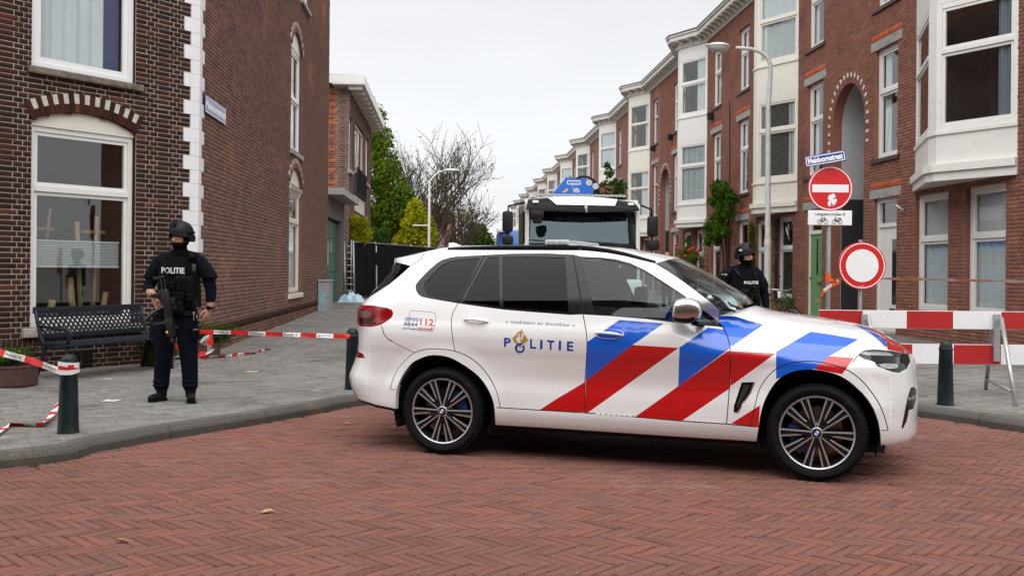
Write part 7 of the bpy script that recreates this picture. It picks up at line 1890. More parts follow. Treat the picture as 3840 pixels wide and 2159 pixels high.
p0 = [tl(x, y, DY) for x, y in ((960, 350), (1050, 275), (1080, 305), (1020, 352))]; g = MB(); g.prism(p0, yf - .004, yf); g.build('warning_label', mat('label_yellow', (0.55, 0.42, 0.08), .5, var=.3, vscale=30), CRN, fix=True)
g = MB(); g.tube([(tl(x, y, DY)[0], DY - .1, tl(x, y, DY)[1]) for x, y in ((1200, 130), (1290, 95), (1380, 100), (1470, 150), (1525, 230), (1540, 320), (1500, 380))], .03, 8); g.build('hose', m_tp, CRN, smooth=True)
g = MB(); g.prism([tl(x, y, DY) for x, y in ((1455, 170), (1500, 190), (1530, 250), (1480, 300), (1300, 352), (1300, 380), (1520, 380), (1545, 240), (1500, 165))], DY - .08, DY + .14); g.build('crane_link', m_tp, CRN, fix=True)
p = [tl(x, y, DY) for x, y in ((1640, 240), (1740, 265), (1775, 300), (1750, 335), (1690, 330), (1650, 290))]
g = MB(); g.tube([(q[0], DY, q[1]) for q in p], .028, 8); HK = g.build('hook', mat('hook_brown', (0.11, 0.035, 0.02), .6), CRN, smooth=True)
p = [tl(x, y, DY) for x, y in ((1545, 250), (1630, 255), (1640, 330), (1560, 345))]; g = MB(); g.prism(p, DY - .1, DY + .1); g.build('hook_block', mat('hook_brown', (0.11, 0.035, 0.02), .6), CRN, fix=True)
g = MB(); a = tl(1150, 345, DY); g.bx((a[0] - .35, DY - .3, .9), (a[0] + .35, DY + .3, a[1])); g.build('crane_base', m_cr, CRN, fix=True)
# second lorry, blue, further down
Y2 = 30.0; c2 = at_y(1925, 1000, Y2); t2 = thing('blue_lorry', 'blue lorry mostly hidden behind the white crane lorry', 'truck', (c2.x, Y2, PAVE * 0 + g_rise(Y2)), math.atan2(ST_DIR.y, ST_DIR.x) - math.pi / 2)
zt_ = at_y(1890, 862, Y2).z - g_rise(Y2); x0_ = at_y(1872, 900, Y2).x - c2.x
g = MB(); g.bbox((x0_ + 1.2, 1.0, (zt_ + .6) / 2), (2.4, 2.0, zt_ - .6), .12); g.build('cab', mat('lorry_blue', (0.012, 0.14, 0.52), .35, coat=.4), t2, smooth='auto', fix=True)
g = MB(); g.bx((x0_ + .1, -.02, zt_ * .55), (x0_ + 2.3, .02, zt_ * .82)); g.build('windscreen', m_black_gloss, t2, fix=True)
g = MB(); g.bx((x0_ + .12, -.04, .45), (x0_ + 2.28, .05, 1.3)); g.build('grille', m_tp, t2, fix=True)
g = MB(); g.bbox((x0_ + .12, -.06, zt_ - .02), (.4, .3, .12), .03); g.build('roof_lamp', m_white, t2, fix=True)
for sx in (x0_ + .15, x0_ + 2.25):
 g = MB(); g.cyl((sx - .14, .8, .48), (sx + .14, .8, .48), .48, 20); g.build('wheel', m_tyre, t2)
 g = MB(); g.bbox((sx - .22 if sx < x0_ + 1 else sx + .22, -.05, zt_ * .72), (.2, .12, .5), .04); g.build('mirror', m_tp, t2, fix=True)
# ------------------------------------------------------------------ street furniture
m_bol = mat('bollard_green_black', (0.006, 0.016, 0.017), 0.42, spec=0.3, var=0.2, vscale=20, dirt=(0.03, 0.045, 0.045), dscale=9)
def bollard(label, base, h=0.68, r=0.085):
 b = thing('bollard', label, 'bollard', base, group='dark green bollards')
 g = MB(); g.lathe([(r * 1.06, -0.02), (r * 1.06, 0.0), (r * 1.0, 0.02), (r * .80, h * .84), (r * .86, h * .85), (r * .86, h * .875), (r * .78, h * .885), (r * .76, h * .92), (r * .66, h * .96), (r * .42, h * .99), (0.001, h)], 28); g.build('post', m_bol, b, smooth='auto', fix=True)
 for k in range(2):
  g = MB(); z = h * (.60 + .09 * k)
  for s in (-1, 1): g.box((0, -r * .84, z), (.07, .016, .012), Matrix.Translation((0, 0, z)) @ Matrix.Rotation(s * .8, 4, 'Y') @ Matrix.Translation((0, 0, -z)))
  g.build('relief_cross', m_bol, b, fix=True)
 return b
BL1 = at_z(256, 1622, PAVE); BL2 = at_z(3545, 1517, PAVE); BL3 = Vector((-1.86, 11.5, PAVE))
bollard('dark green bollard wrapped with barrier tape near the left kerb', BL1, 0.67)
bollard('dark green bollard in front of the striped barrier', BL2, 0.70)
bollard('dark green bollard half hidden behind the car tail', BL3, 0.72)
# barrier tape
m_tr = mat('tape_red', (0.62, 0.015, 0.012), 0.35); m_twh = mat('tape_white', (0.82, 0.82, 0.83), 0.35); m_ink = mat('print_black', (0.01, 0.01, 0.012), 0.5)
m_or = mat('tape_orange', (0.75, 0.12, 0.02), 0.35)
def tape(name, label, path, width=0.075, seg=0.20, text=True, cols=None, tw=None, sag=0.0, parent=None, flip=False):
 cols = cols or (m_tr, m_twh)
 P = [Vector(p) for p in path]; t = thing(name, label, 'barrier tape', P[0])
 # resample
 L = [0]
 for a, b in zip(P[:-1], P[1:]): L.append(L[-1] + (b - a).length)
 def at(s):
  s = min(max(s, 0), L[-1])
  for i in range(len(P) - 1):
   if s <= L[i + 1] + 1e-9: f = (s - L[i]) / max(1e-9, L[i + 1] - L[i]); return P[i] + (P[i + 1] - P[i]) * f
  return P[-1]
 def twist(s): return (tw(s / L[-1]) if tw else 0.0)
 def fr_(s):
  d = (at(s + .02) - at(s - .02)).normalized(); up = Vector((0, 0, 1)); up = (up - d * up.dot(d)).normalized(); sd = d.cross(up); a = twist(s)
  return d, up * math.cos(a) + sd * math.sin(a)
 def sagz(s): return -sag * 4 * (s / L[-1]) * (1 - s / L[-1])
 n = max(1, int(round(L[-1] / seg)))
 for k in range(n):
  s0, s1 = L[-1] * k / n, L[-1] * (k + 1) / n; vs = []; m_ = 6
  for i in range(m_ + 1):
   s = s0 + (s1 - s0) * i / m_; p = at(s) + Vector((0, 0, sagz(s))); d, up = fr_(s); cv = d.cross(up)
   for f in (-.5, 0, .5): vs.append(p + up * width * f + cv * (0.006 * math.sin(s * 17 + f * 3)))
  g = MB(); g.add(vs, [(i * 3 + j, i * 3 + 3 + j, i * 3 + 4 + j, i * 3 + 1 + j) for i in range(m_) for j in range(2)])
  o = g.build('tape_band', cols[k % 2], smooth=True); world_child(o, t)
  if text and k % 2 == 1 and s1 - s0 > 0.12:
   tm = unit(text_mb(('NIET', 'BETREDEN')[(k // 2) % 2], 1.0, 0)); vs = []
   s_a, s_b = s0 + (s1 - s0) * .1, s1 - (s1 - s0) * .1
   for (a, b, c) in tm.v:
    s = (s_b - (s_b - s_a) * a) if flip else s_a + (s_b - s_a) * a; d, up = fr_(s); cv = d.cross(up)
    if cv.dot(CAM - P[0]) < 0: cv = -cv
    vs.append(at(s) + Vector((0, 0, sagz(s))) + up * width * (b - .5) * .42 + cv * .008)
   tm.v = [tuple(v) for v in vs]; o2 = tm.build('lettering', m_ink); world_child(o2, t)
 return t
bt = BL1 + Vector((0, 0, .55))
pL = at_y(-60, 1305, 8.6); tape('tape_to_bollard', 'red and white tape running from left edge to the taped bollard', [pL, at_y(120, 1352, 8.45), bt + Vector((-.06, -.055, -.02))], .056, .24, tw=lambda f: -0.15 + .1 * f, flip=False)
g = MB(); t_w = thing('tape_wrap', 'crumpled red and white tape wound round the bollard top', 'barrier tape', bt)
for k, (z0, z1, ma) in enumerate(((.51, .545, m_twh), (.535, .575, m_tr), (.56, .60, m_twh))):
 g = MB(); n = 26; vs = []
 for i in range(n + 1):
  a = 2 * math.pi * i / n; r = .083 + .004 * math.sin(5 * a + k); wob = .012 * math.sin(a + k * 2)
  vs += [BL1 + Vector((r * math.cos(a), r * math.sin(a), z0 + wob)), BL1 + Vector((r * math.cos(a), r * math.sin(a), z1 + wob * .6))]
 g.add(vs, [(2 * i, 2 * i + 2, 2 * i + 3, 2 * i + 1) for i in range(n)]); o = g.build('tape_band', ma, smooth=True); world_child(o, t_w)
tape('tape_across', 'long red and white tape stretched across the left pavement', [at_y(738, 1242, 11.9), at_y(900, 1244, 11.8), at_y(1130, 1252, 11.65), BL3 + Vector((-.02, -.075, .625))], .05, .215, sag=0.012, tw=lambda f: .25 * math.sin(f * 5))
p0 = at_y(735, 1268, 12.0); tape('tape_loop', 'loose tape loop hanging behind the officer near the shrub', [p0, at_y(760, 1290, 11.95), at_y(785, 1262, 11.9), at_y(792, 1300, 11.9), at_y(770, 1325, 11.95), at_y(745, 1330, 12.0)], .10, .13, tw=lambda f: 1.2 * math.sin(f * 9))
def gp(u, v, dz=.012): return at_z(u, v, PAVE) + Vector((0, 0, dz))
tape('tape_fallen', 'torn tape strip lying twisted on the pavement slabs', [gp(752, 1348), gp(800, 1346, .03), gp(860, 1342), gp(930, 1334, .025), gp(985, 1322), gp(1010, 1316, .03)], .10, .13, tw=lambda f: .55 + .45 * math.sin(f * 14))
tape('tape_ground', 'tape end lying on the pavement left of the bollard', [gp(-20, 1640), gp(28, 1600, .02), gp(90, 1598), gp(160, 1602, .02), gp(195, 1570, .04), gp(222, 1540, .10)], .06, .14, text=False, tw=lambda f: 1.1 + .4 * math.sin(f * 11))
tape('tape_under_bench', 'short piece of tape tied to the shrub between bench and officer', [at_y(655, 1292, 12.1), at_y(672, 1308, 12.05), at_y(690, 1330, 12.0)], .085, .16, tw=lambda f: .3)
# bench
BA = Vector((-5.84, 12.2, PAVE)); BB = Vector((-5.11, 13.87, PAVE)); bd_ = (BB - BA).normalized(); bn = Vector((bd_.y, -bd_.x, 0)); BLn = (BB - BA).length
bench = thing('park_bench', 'dark blue grey metal bench with lattice backrest under the window', 'bench', BA, math.atan2(bd_.y, bd_.x))
m_bench = mat('bench_paint', (0.014, 0.019, 0.028), 0.5, spec=0.25, var=0.2, vscale=12, dirt=(0.12, 0.12, 0.11), dscale=16, dlo=.68, dhi=.8)
# local: x along, y = back(+)/front(-)
def bk(z): return 0.02 + 0.12 * max(0, (z - .42)) / .4          # backrest leans back
H0, H1 = .50, .885
for (z, hh) in ((H1 - .035, .075), (H0 + .03, .07)):
 g = MB(); g.bbox((BLn / 2, bk(z), z), (BLn, .03, hh), .008); g.build('back_rail', m_bench, bench, smooth='auto', fix=True)
n = 24; za_, zb2 = H0 + .065, H1 - .07
for d in (-1, 1):
 for i in range(-3, n + 1):
  x0 = BLn * (i + .5) / n; x1 = x0 + d * .21; xa, xb = sorted((x0, x1))
  def cl(x): return min(max(x, .06), BLn - .06)
  if max(x0, x1) < .06 or min(x0, x1) > BLn - .06: continue
  f0 = (cl(x0) - x0) / (x1 - x0); f1 = (cl(x1) - x0) / (x1 - x0)
  pa = Vector((x0 + (x1 - x0) * f0, bk(za_ + (zb2 - za_) * f0) + .004 * d, za_ + (zb2 - za_) * f0)); pb = Vector((x0 + (x1 - x0) * f1, bk(za_ + (zb2 - za_) * f1) + .004 * d, za_ + (zb2 - za_) * f1))
  if (pb - pa).length < .05: continue
  M = frame((pa + pb) / 2, pb - pa, (0, -1, 0)); g = MB(); g.box((0, 0, 0), ((pb - pa).length, .010, .022), M); g.build('lattice_bar', m_bench, bench, fix=True)
for k in range(4):
 g = MB(); g.bbox((BLn / 2, -.06 - k * .115, .445 + .012 * (k == 3) * -1), (BLn, .10, .03), .01); g.build('seat_slat', m_bench, bench, smooth='auto', fix=True)
for x in (.03, BLn - .03):
 g = MB(); g.tube([(x, bk(H1), H1 + .01), (x, bk(.7), .7), (x, bk(.5) - .01, .5), (x, -.02, .42), (x, .0, .3), (x, .12, .0)], [.02, .024, .026, .028, .024, .02], 8); g.tube([(x, -.02, .42), (x, -.22, .40), (x, -.40, .42), (x, -.38, .3), (x, -.44, .0)], [.026, .024, .024, .022, .02], 8)
 g.tube([(x, bk(.66), .66), (x, -.15, .64), (x, -.40, .63), (x, -.47, .58), (x, -.45, .52), (x, -.40, .44)], [.018, .022, .024, .024, .02, .018], 8); g.build('end_frame', m_bench, bench, smooth=True)
# planters with shrubs by the wall
m_plnt = mat('planter_red_concrete', (0.075, 0.035, 0.03), .9, var=.3, vscale=25, bump=.5)
def planter(label, c, r, h, seed, n, spread, hgt, sz=.05):
 t = thing('planter', label, 'planter', c); g = MB(); k = 40; prof = [(r * .95, 0), (r, h * .1), (r, h * .9), (r * 1.03, h * .92), (r * 1.03, h), (r * .9, h), (r * .88, h * .8), (.001, h * .8)]
 vs = []
 for rr, hh in prof:
  for j in range(k): a = 2 * math.pi * j / k; q = rr * (1 + (.022 if j % 2 and .05 < hh / h < .95 and rr > r * .93 else 0)); vs.append((q * math.cos(a), q * math.sin(a), hh))
 g.add(vs, [(i * k + j, i * k + (j + 1) % k, (i + 1) * k + (j + 1) % k, (i + 1) * k + j) for i in range(len(prof) - 1) for j in range(k)]); g.build('pot', m_plnt, t, fix=True)
 rng = np.random.default_rng(seed); pts = blob_points([((rng.normal(0, spread * .45), rng.normal(0, spread * .45), h + hgt * rng.uniform(.05, .7)), (spread * .5, spread * .5, hgt * .4)) for _ in range(9)], n, .2, rng)
 pts[:, 2] = np.maximum(pts[:, 2], h * .3)
 o = bpy.data.objects.new('plant', leaf_mesh('plant', pts, sz, L_mid, rng=rng)); link(o, t)
 g = MB()
 for q in range(14): a = rng.uniform(0, 6.28); e = pts[rng.integers(len(pts))]; g.tube([(0.05 * math.cos(a), .05 * math.sin(a), h * .8), tuple(e * .5 + np.array([0, 0, h * .4])), tuple(e)], [.008, .006, .003], 5)
 g.build('stems', m_bark_d, t)
 return t
pc = at_z(46, 1446, PAVE); planter('round dark red planter with low green plant at the left edge', pc, .27, .25, 31, 900, .30, .20)
pc = at_z(770, 1345, PAVE); planter('planter with bushy green shrub behind the armed officer', pc + Vector((-.1, .25, 0)), .24, .22, 32, 1500, .42, .34)
pc = FRONT.p(.95, 0, .38); pc.z = PAVE; planter('low green shrub in planter between bench end and officer', pc, .22, .2, 33, 1700, .45, .36)
# no-entry sign on a post, with street name plate and bicycle plate
m_sr = mat('sign_red', (0.56, 0.012, 0.014), .35, var=.05); m_sw = mat('sign_white', (0.76, 0.77, 0.79), .4, var=.04); m_sb = mat('sign_black', (0.015, 0.015, 0.017), .4)
Y = 13.2; S1p = at_y(3110, 1010, Y); S1 = thing('no_entry_sign', 'round red no entry sign with white bar on grey post', 'traffic sign', (S1p.x, Y, PAVE))
zc1 = at_y(3108, 707, Y).z - PAVE; zp1 = at_y(3108, 640, Y).z - PAVE
g = MB(); g.cyl((0, .05, -.05), (0, .05, zp1 + .05), .032, 14); g.build('post', m_galv, S1, smooth='auto')
def disc(g, r, y0, y1, z, n=48, ri=0):
 if ri: g.lathe([(ri, 0), (r, 0), (r, y1 - y0), (ri, y1 - y0), (ri, 0)], n, Matrix.Translation((0, y0, z)), ax='y')
 else: g.lathe([(.0001, 0), (r, 0), (r, y1 - y0), (.0001, y1 - y0)], n, Matrix.Translation((0, y0, z)), ax='y')
Msign = Matrix.Translation((.0, 0, 0))
g = MB(); disc(g, .300, -.012, .012, zc1); g.build('disc', m_sr, S1, smooth='auto', fix=True)
g = MB(); disc(g, .290, -.0145, -.012, zc1, ri=.276); g.build('rim_line', m_sw, S1, smooth='auto', fix=True)
g = MB(); g.bx((-.245, -.0145, zc1 - .052), (.245, -.012, zc1 + .052)); g.build('bar', m_sw, S1, fix=True)
rs = np.random.default_rng(8); g = MB()
for k in range(10):
 cx, cz, a, b = .03 + rs.normal(0, .022), zc1 - .10 - .10 * rs.random(), .012 + .025 * rs.random(), .014 + .03 * rs.random(); n = 10
 g.add([(cx + a * math.cos(2 * math.pi * j / n) * (1 + .3 * rs.normal()), -.0155 - .0002 * k, cz + b * math.sin(2 * math.pi * j / n)) for j in range(n)], [tuple(range(n))])
for k in range(4): x = -.03 + .028 * k; g.add([(x, -.0158, zc1 - .17), (x + .008, -.0158, zc1 - .17), (x + .006, -.0158, zc1 - .21 - .06 * rs.random()), (x + .003, -.0158, zc1 - .25)], [(0, 1, 2, 3)])
g.build('paint_splash', m_sw, S1)
zp = at_y(3108, 817, Y).z - PAVE
SP = thing('exception_plate', 'white plate reading uitgezonderd with bicycle symbols below the no entry sign', 'traffic sign', (S1p.x, Y, PAVE + zp)); g = MB(); g.bbox((0, 0, 0), (.592, .02, .198), .009); g.build('plate', m_sw, SP, fix=True)
t = unit(text_mb('uitgezonderd', 1, 0, bold=.012)); t.v = [((a - .5) * .40, -.0115, .028 + b * .052 - .01) for a, b, c in t.v]; t.build('lettering', m_sb, SP)
def wheel_ring(g, x, z, r): g.tube([(x + r * math.cos(a), -.012, z + r * math.sin(a)) for a in np.linspace(0, 2 * math.pi, 20)], .0035, 4, caps=False)
g = MB(); z0 = -.052
for x in (-.138, -.058): wheel_ring(g, x, z0, .028)
for a, b in (((-.138, z0), (-.11, z0 + .045)), ((-.11, z0 + .045), (-.068, z0 + .045)), ((-.10, z0), (-.068, z0 + .045)), ((-.10, z0), (-.11, z0 + .045)), ((-.138, z0), (-.10, z0)), ((-.068, z0 + .05), (-.058, z0)), ((-.12, z0 + .052), (-.10, z0 + .052)), ((-.075, z0 + .058), (-.058, z0 + .058))): g.tube([(a[0], -.012, a[1]), (b[0], -.012, b[1])], .0035, 4)
g.build('bicycle_symbol', m_sb, SP)
g = MB()
for x in (.055, .135): wheel_ring(g, x, z0, .028)
for a, b, r in (((.055, z0), (.075, z0 + .055), .005), ((.07, z0 + .02), (.11, z0 + .012), .010), ((.11, z0 + .012), (.135, z0), .006), ((.10, z0 + .045), (.15, z0 + .042), .007), ((.065, z0 + .06), (.085, z0 + .052), .004)): g.tube([(a[0], -.012, a[1]), (b[0], -.012, b[1])], r, 5)
g.build('moped_symbol', m_sb, SP)
pL_, pR_ = at_y(3016, 610, Y), at_y(3168, 584, Y - .12); xd = (pR_ - pL_); wn = xd.length
street_plate('street_name_sign', frame((pL_ + pR_) / 2 + Vector((0, -.03, 0)), xd, (0, 0, 1)), wn, .145, 'blue street name sign on top of the no entry post', .10, .03)
# knot of orange tape on the post and the tape to the right
kz = at_y(3108, 1045, Y).z
tape('orange_tape', 'orange and white tape stretched from signpost out to the right', [Vector((S1p.x + .04, Y + .02, kz)), at_y(3240, 1043, 12.85), at_y(3840, 1055, 11.2), at_y(4000, 1056, 10.8)], .042, .45, text=False, cols=(mat('tape_salmon', (0.85, 0.42, 0.28), .4), mat('tape_pink', (0.85, 0.66, 0.6), .4)), tw=lambda f: .9)
tk = thing('tape_knot', 'knotted orange tape dangling from the no entry post', 'barrier tape', (S1p.x, Y, kz))
g = MB(); n = 22; vs = []
for i in range(n * 3 + 1):
 a = 2 * math.pi * i / n; vs += [(.036 * math.cos(a), .05 + .036 * math.sin(a), -.05 + .028 * i / n + .01 * math.sin(a * 1.3)), (.037 * math.cos(a), .05 + .037 * math.sin(a), .0 + .028 * i / n)]
g.add(vs, [(2 * i, 2 * i + 2, 2 * i + 3, 2 * i + 1) for i in range(n * 3)]); g.build('winding', m_or, tk, smooth=True)
pth = [Vector((0, 0, -.02)), Vector((.09, -.02, -.01)), Vector((.13, -.02, -.05)), Vector((.02, -.04, -.08)), Vector((-.08, -.03, -.16)), Vector((-.12, -.03, -.26)), Vector((-.19, -.03, -.31))]
g = MB(); vs = []
for i, p in enumerate(pth): a = i * .9; d = Vector((.3 * math.cos(a), 0, math.sin(a) * .6 + .5)).normalized() * .022; vs += [p - d, p + d]
g.add(vs, [(2 * i, 2 * i + 2, 2 * i + 3, 2 * i + 1) for i in range(len(pth) - 1)]); g.m[1] = 1; g.m[3] = 1; g.build('tail', [m_or, mat('tape_pink', (0.78, 0.55, 0.48), .4)], tk)
# closed-road sign
Y = 12.5; S2p = at_y(3231, 1010, Y); zc2 = at_y(3231, 996, Y).z - PAVE; S2 = thing('closed_road_sign', 'round white sign with red ring on post behind the barrier', 'traffic sign', (S2p.x, Y, PAVE))
g = MB(); g.cyl((0, .05, -.05), (0, .05, zc2 + .33), .028, 14); g.build('post', m_galv, S2, smooth='auto')
g = MB(); disc(g, .300, -.02, .02, zc2); g.build('disc', m_sr, S2, smooth='auto', fix=True)
g = MB(); disc(g, .287, -.0225, -.02, zc2, ri=.275); g.build('rim_line', m_sw, S2, smooth='auto', fix=True)
g = MB(); disc(g, .208, -.0225, -.02, zc2); g.build('face', m_sw, S2, smooth='auto', fix=True)
t = unit(text_mb('bernck', 1, 0)); t.v = [((a - .5) * .05, -.0215, zc2 - .262 + b * .014) for a, b, c in t.v]; t.build('maker_mark', m_sw, S2)
# plank barrier on A-frames
Yb = 11.3
bar = thing('plank_barrier', 'red and white plank barrier standing on galvanised trestles', 'barrier', (4.6, Yb, PAVE))
def bloc(u, v, Y): p = at_y(u, v, Y); return Vector((p.x - 4.6, p.y - Yb, p.z - PAVE))
for nm, v0, v1, u0, uA in (('upper', 1166, 1234, 3070, (3070, 3233, 3398, 3572, 3752, 3920, 4090)), ('lower', 1290, 1366, 3250, (3250, 3420, 3575, 3752, 3920, 4090))):
 g = MB(); z0 = bloc(3600, v1, Yb).z; z1 = bloc(3600, v0, Yb).z; xs = [bloc(u, 1200, Yb).x for u in uA]
 g.bbox(((xs[0] + xs[-1]) / 2, 0, (z0 + z1) / 2), (xs[-1] - xs[0], .028, z1 - z0), .005); PK = g.build('plank', mat('plank_edge', (0.62, 0.6, 0.58), .5), bar, fix=True)
 for i in range(len(xs) - 1):
  red = (i % 2 == 0)
  g = MB(); g.bx((xs[i], -.0165, z0 + .006), (xs[i + 1], -.0142, z1 - .006)); g.build('stripe', mat('plank_red', (0.40, 0.012, 0.014), .45, var=.06) if red else m_sw, PK, fix=True)
t = unit(text_mb('bernck', 1, 0, bold=.015)); x0 = bloc(3800, 1330, Yb).x; zc = bloc(3820, 1333, Yb).z; t.v = [(x0 + .42 * (1 - a) - .02, -.018, zc - .03 + b * .07) for a, b, c in t.v]; t.build('lettering', m_sw, bar)
for (uf, vf, ub, vb, ut) in ((3809, 1522, 3696, 1460, 3741), (3330, 1500, 3215, 1440, 3243)):
 f = at_z(uf, vf, PAVE); b = at_z(ub, vb, PAVE); top = at_y(ut, 1192, Yb - .05)
 o_ = Vector((4.6, Yb, PAVE)); g = MB(); g.tube([f - o_, top - o_ + Vector((.03, -.03, 0))], .024, 10); g.tube([b - o_, top - o_ + Vector((-.02, .05, 0))], .024, 10); m1 = f * .72 + top * .28 - o_; m2 = b * .72 + top * .28 - o_
 g.tube([f * .85 + top * .15 - o_, b * .85 + top * .15 - o_], .018, 8); TRL = g.build('trestle', m_galv, bar, smooth=True)
 g = MB(); zt = top.z - PAVE + .04; x = top.x - 4.6; g.bx((x - .035, -.045, .42), (x + .035, -.018, zt)); g.build('bracket', m_galv, TRL, fix=True)
Y = 30.0; b_ = at_y(2300, 1000, Y); b_.z = PAVE + g_rise(Y)
crown_tree('sapling', 'slender leafy sapling rising behind the lorry crane hook', 'tree', b_, 2.4, [(pz(u, v, Y), (r * .0082, r * .0082, r * .0082)) for u, v, r in ((2290, 720, 34), (2320, 735, 28), (2270, 700, 26), (2310, 690, 24), (2285, 650, 16), (2275, 620, 12), (2330, 700, 18), (2255, 730, 22))], 1500, .11, L_mid, m_bark, .05, seed=77)
# street lamp on the right
Y = 26.8; lp = at_y(2878, 1010, Y); SL = thing('street_lamp', 'tall pale grey street lamp with bent arm beside the cream bay', 'street lamp', (lp.x, Y, PAVE + g_rise(Y)), group='street lamps')
m_lamp = mat('lamp_paint_pale', (0.52, 0.53, 0.51), .5, var=.12, vscale=5, dirt=(.35, .35, .34), dscale=8)
zz = PAVE + g_rise(Y); pz_ = lambda u, v: at_y(u, v, Y) - Vector((lp.x, Y, zz))
pts = [Vector((0, 0, -.1)), Vector((0, 0, 2.2)), Vector((0, 0, 2.25)), pz_(2881, 400), pz_(2889, 280), pz_(2888, 240), pz_(2874, 212), pz_(2850, 195), pz_(2815, 184), pz_(2760, 180)]
g = MB(); g.tube([(p.x, 0, p.z) for p in pts], [.095, .09, .078, .066, .06, .058, .055, .052, .05, .045], 14); g.build('pole', m_lamp, SL, smooth='auto')
h0, h1 = pz_(2738, 180), pz_(2648, 170); c = (h0 + h1) / 2; L2 = (h0 - h1).length / 2
g = MB(); g.lathe([(.001, .085), (L2 * .5, .075), (L2 * .9, .03), (L2 * 1.0, .0), (L2 * .96, -.01)], 28, Matrix.Translation((c.x, 0, c.z + .02)) @ Matrix.Scale(.62, 4, (0, 1, 0))); HD = g.build('lamp_head', m_lamp, SL, smooth='auto', fix=True)
g = MB(); g.lathe([(L2 * .93, -.01), (L2 * .85, -.08), (L2 * .55, -.16), (.001, -.18)], 28, Matrix.Translation((c.x, 0, c.z + .02)) @ Matrix.Scale(.62, 4, (0, 1, 0))); g.build('lamp_lens', mat('lamp_lens', (0.45, 0.44, 0.43), .15, coat=1), HD, smooth=True)
a = pz_(2878, 905); g = MB(); g.lathe([(.093, -.06), (.093, .06)], 16, Matrix.Translation((0, 0, a.z))); g.build('sticker', mat('sticker_white', (0.7, 0.62, 0.58), .5), SL)
# climbers, roses, trellis on the terrace
def climber(name, label, wl, lumps, n, sz, lm, stems, seed, cat='climbing plant'):
 rng = np.random.default_rng(seed); b = stems[0][0]; t = thing(name, label, cat, b)
 pts = blob_points(lumps, n, .3, rng); o = bpy.data.objects.new('foliage', leaf_mesh('foliage', pts, sz, lm, rng=rng, up=.5)); COL.objects.link(o); world_child(o, t)
 g = MB()
 for s in stems: g.tube(s, [.028] * (len(s) - 1) + [.012], 6)
 o = g.build('stems', m_bark_d, smooth=True); world_child(o, t); return t
def wp(u, v, d=.25): q = TW.tz(u, v, d); return TW.p(q[0], q[1], d)
kk = lambda Y: Y / 3680.0
L_wis = leaf_mat('leaf_wisteria', [(0.0, (0.03, 0.075, 0.012)), (0.55, (0.075, 0.15, 0.02)), (1.0, (0.20, 0.30, 0.05))])
lum = [(tuple(wp(u, v, .35)), (r * .0095, r * .0095, r * .0095)) for u, v, r in ((2690, 700, 26), (2720, 720, 26), (2745, 745, 22), (2685, 750, 26), (2715, 780, 30), (2735, 800, 22), (2690, 820, 28), (2660, 850, 22), (2700, 860, 28), (2725, 870, 18), (2665, 890, 22), (2690, 900, 18), (2655, 905, 14), (2715, 695, 16))]
climber('wisteria', 'large green wisteria hanging on the brick front beside the drainpipe', TW, lum, 6000, .12, L_wis, [[wp(2722, 1040, .05), wp(2726, 960, .08), wp(2716, 880, .15), wp(2710, 760, .2)], [wp(2715, 1040, .05), wp(2712, 950, .1), wp(2700, 860, .2)]], 51)
for i, (lab, u, v0, v1, r, dd) in enumerate((('narrow dark ivy column beside the second officer helmet', 2818, 845, 1010, 13, .12), ('twisted ivy trunk growing up beside the street lamp', 2910, 840, 1100, 11, .12))):
 lum = [(tuple(wp(u + 3 * math.sin(q * 2), v0 + (v1 - v0) * q / 9, dd)), (r * .0075, r * .0075, .16)) for q in range(10)]
 climber('ivy', lab, TW, lum, 1100 if i == 0 else 500, .07, L_dark if i == 0 else leaf_mat('leaf_dry', [(0, (.03, .03, .02)), (1, (.10, .10, .06))]), [[wp(u, v1 + 30, .05), wp(u, (v0 + v1) / 2, .1), wp(u, v0, .1)]], 60 + i)
lum = [(tuple(wp(u, v, .45)), (r * .010, r * .010, r * .010)) for u, v, r in ((2560, 960, 28), (2585, 940, 24), (2600, 970, 24), (2550, 1000, 30), (2590, 1005, 28), (2575, 900, 14), (2535, 985, 18), (2610, 945, 14))]
rose = climber('rose_bush', 'climbing rose bush with red flowers against the house front', TW, lum, 2600, .085, L_dark, [[wp(2570, 1060, .4), wp(2565, 990, .4), wp(2580, 920, .4)], [wp(2580, 1060, .4), wp(2600, 980, .4), wp(2605, 940, .4)]], 71, 'shrub')
for (u, v) in ((2536, 921), (2585, 940), (2592, 936), (2570, 961), (2615, 942), (2598, 933), (2545, 965)):
 p = wp(u, v, .75); g = MB(); g.ell(tuple(p), (.075, .075, .065), n=9, k=6); g.ell((p.x + .03, p.y - .03, p.z + .02), (.04, .04, .04), n=8, k=5); o = g.build('flower', mat('rose_red', (0.42, 0.012, 0.02), .6), smooth=True); world_child(o, rose)
TRt = thing('trellis', 'pale wooden ladder trellis on the wall below the wisteria', 'trellis', wp(2640, 1060, .05)); m_tre = mat('trellis_wood', (0.34, 0.27, 0.18), .8)
for u in (2634, 2646): g = MB(); g.tube([wp(u, 1070, .05), wp(u, 870, .05)], .014, 5); o = g.build('upright', m_tre); world_child(o, TRt)
for i in range(9): v = 885 + i * 21; g = MB(); g.tube([wp(2630, v, .07), wp(2650, v - 1, .07)], .012, 5); o = g.build('rung', m_tre); world_child(o, TRt)
dp = thing('drainpipe', 'thin dark drainpipe running down the red brick front', 'drainpipe', wp(2732, 1000, .05)); g = MB(); g.tube([wp(2732, 1040, .05), wp(2733, 380, .05)], .035, 8); o = g.build('pipe', mat('pipe_brown', (0.09, 0.04, 0.035), .5), smooth=True); world_child(o, dp)
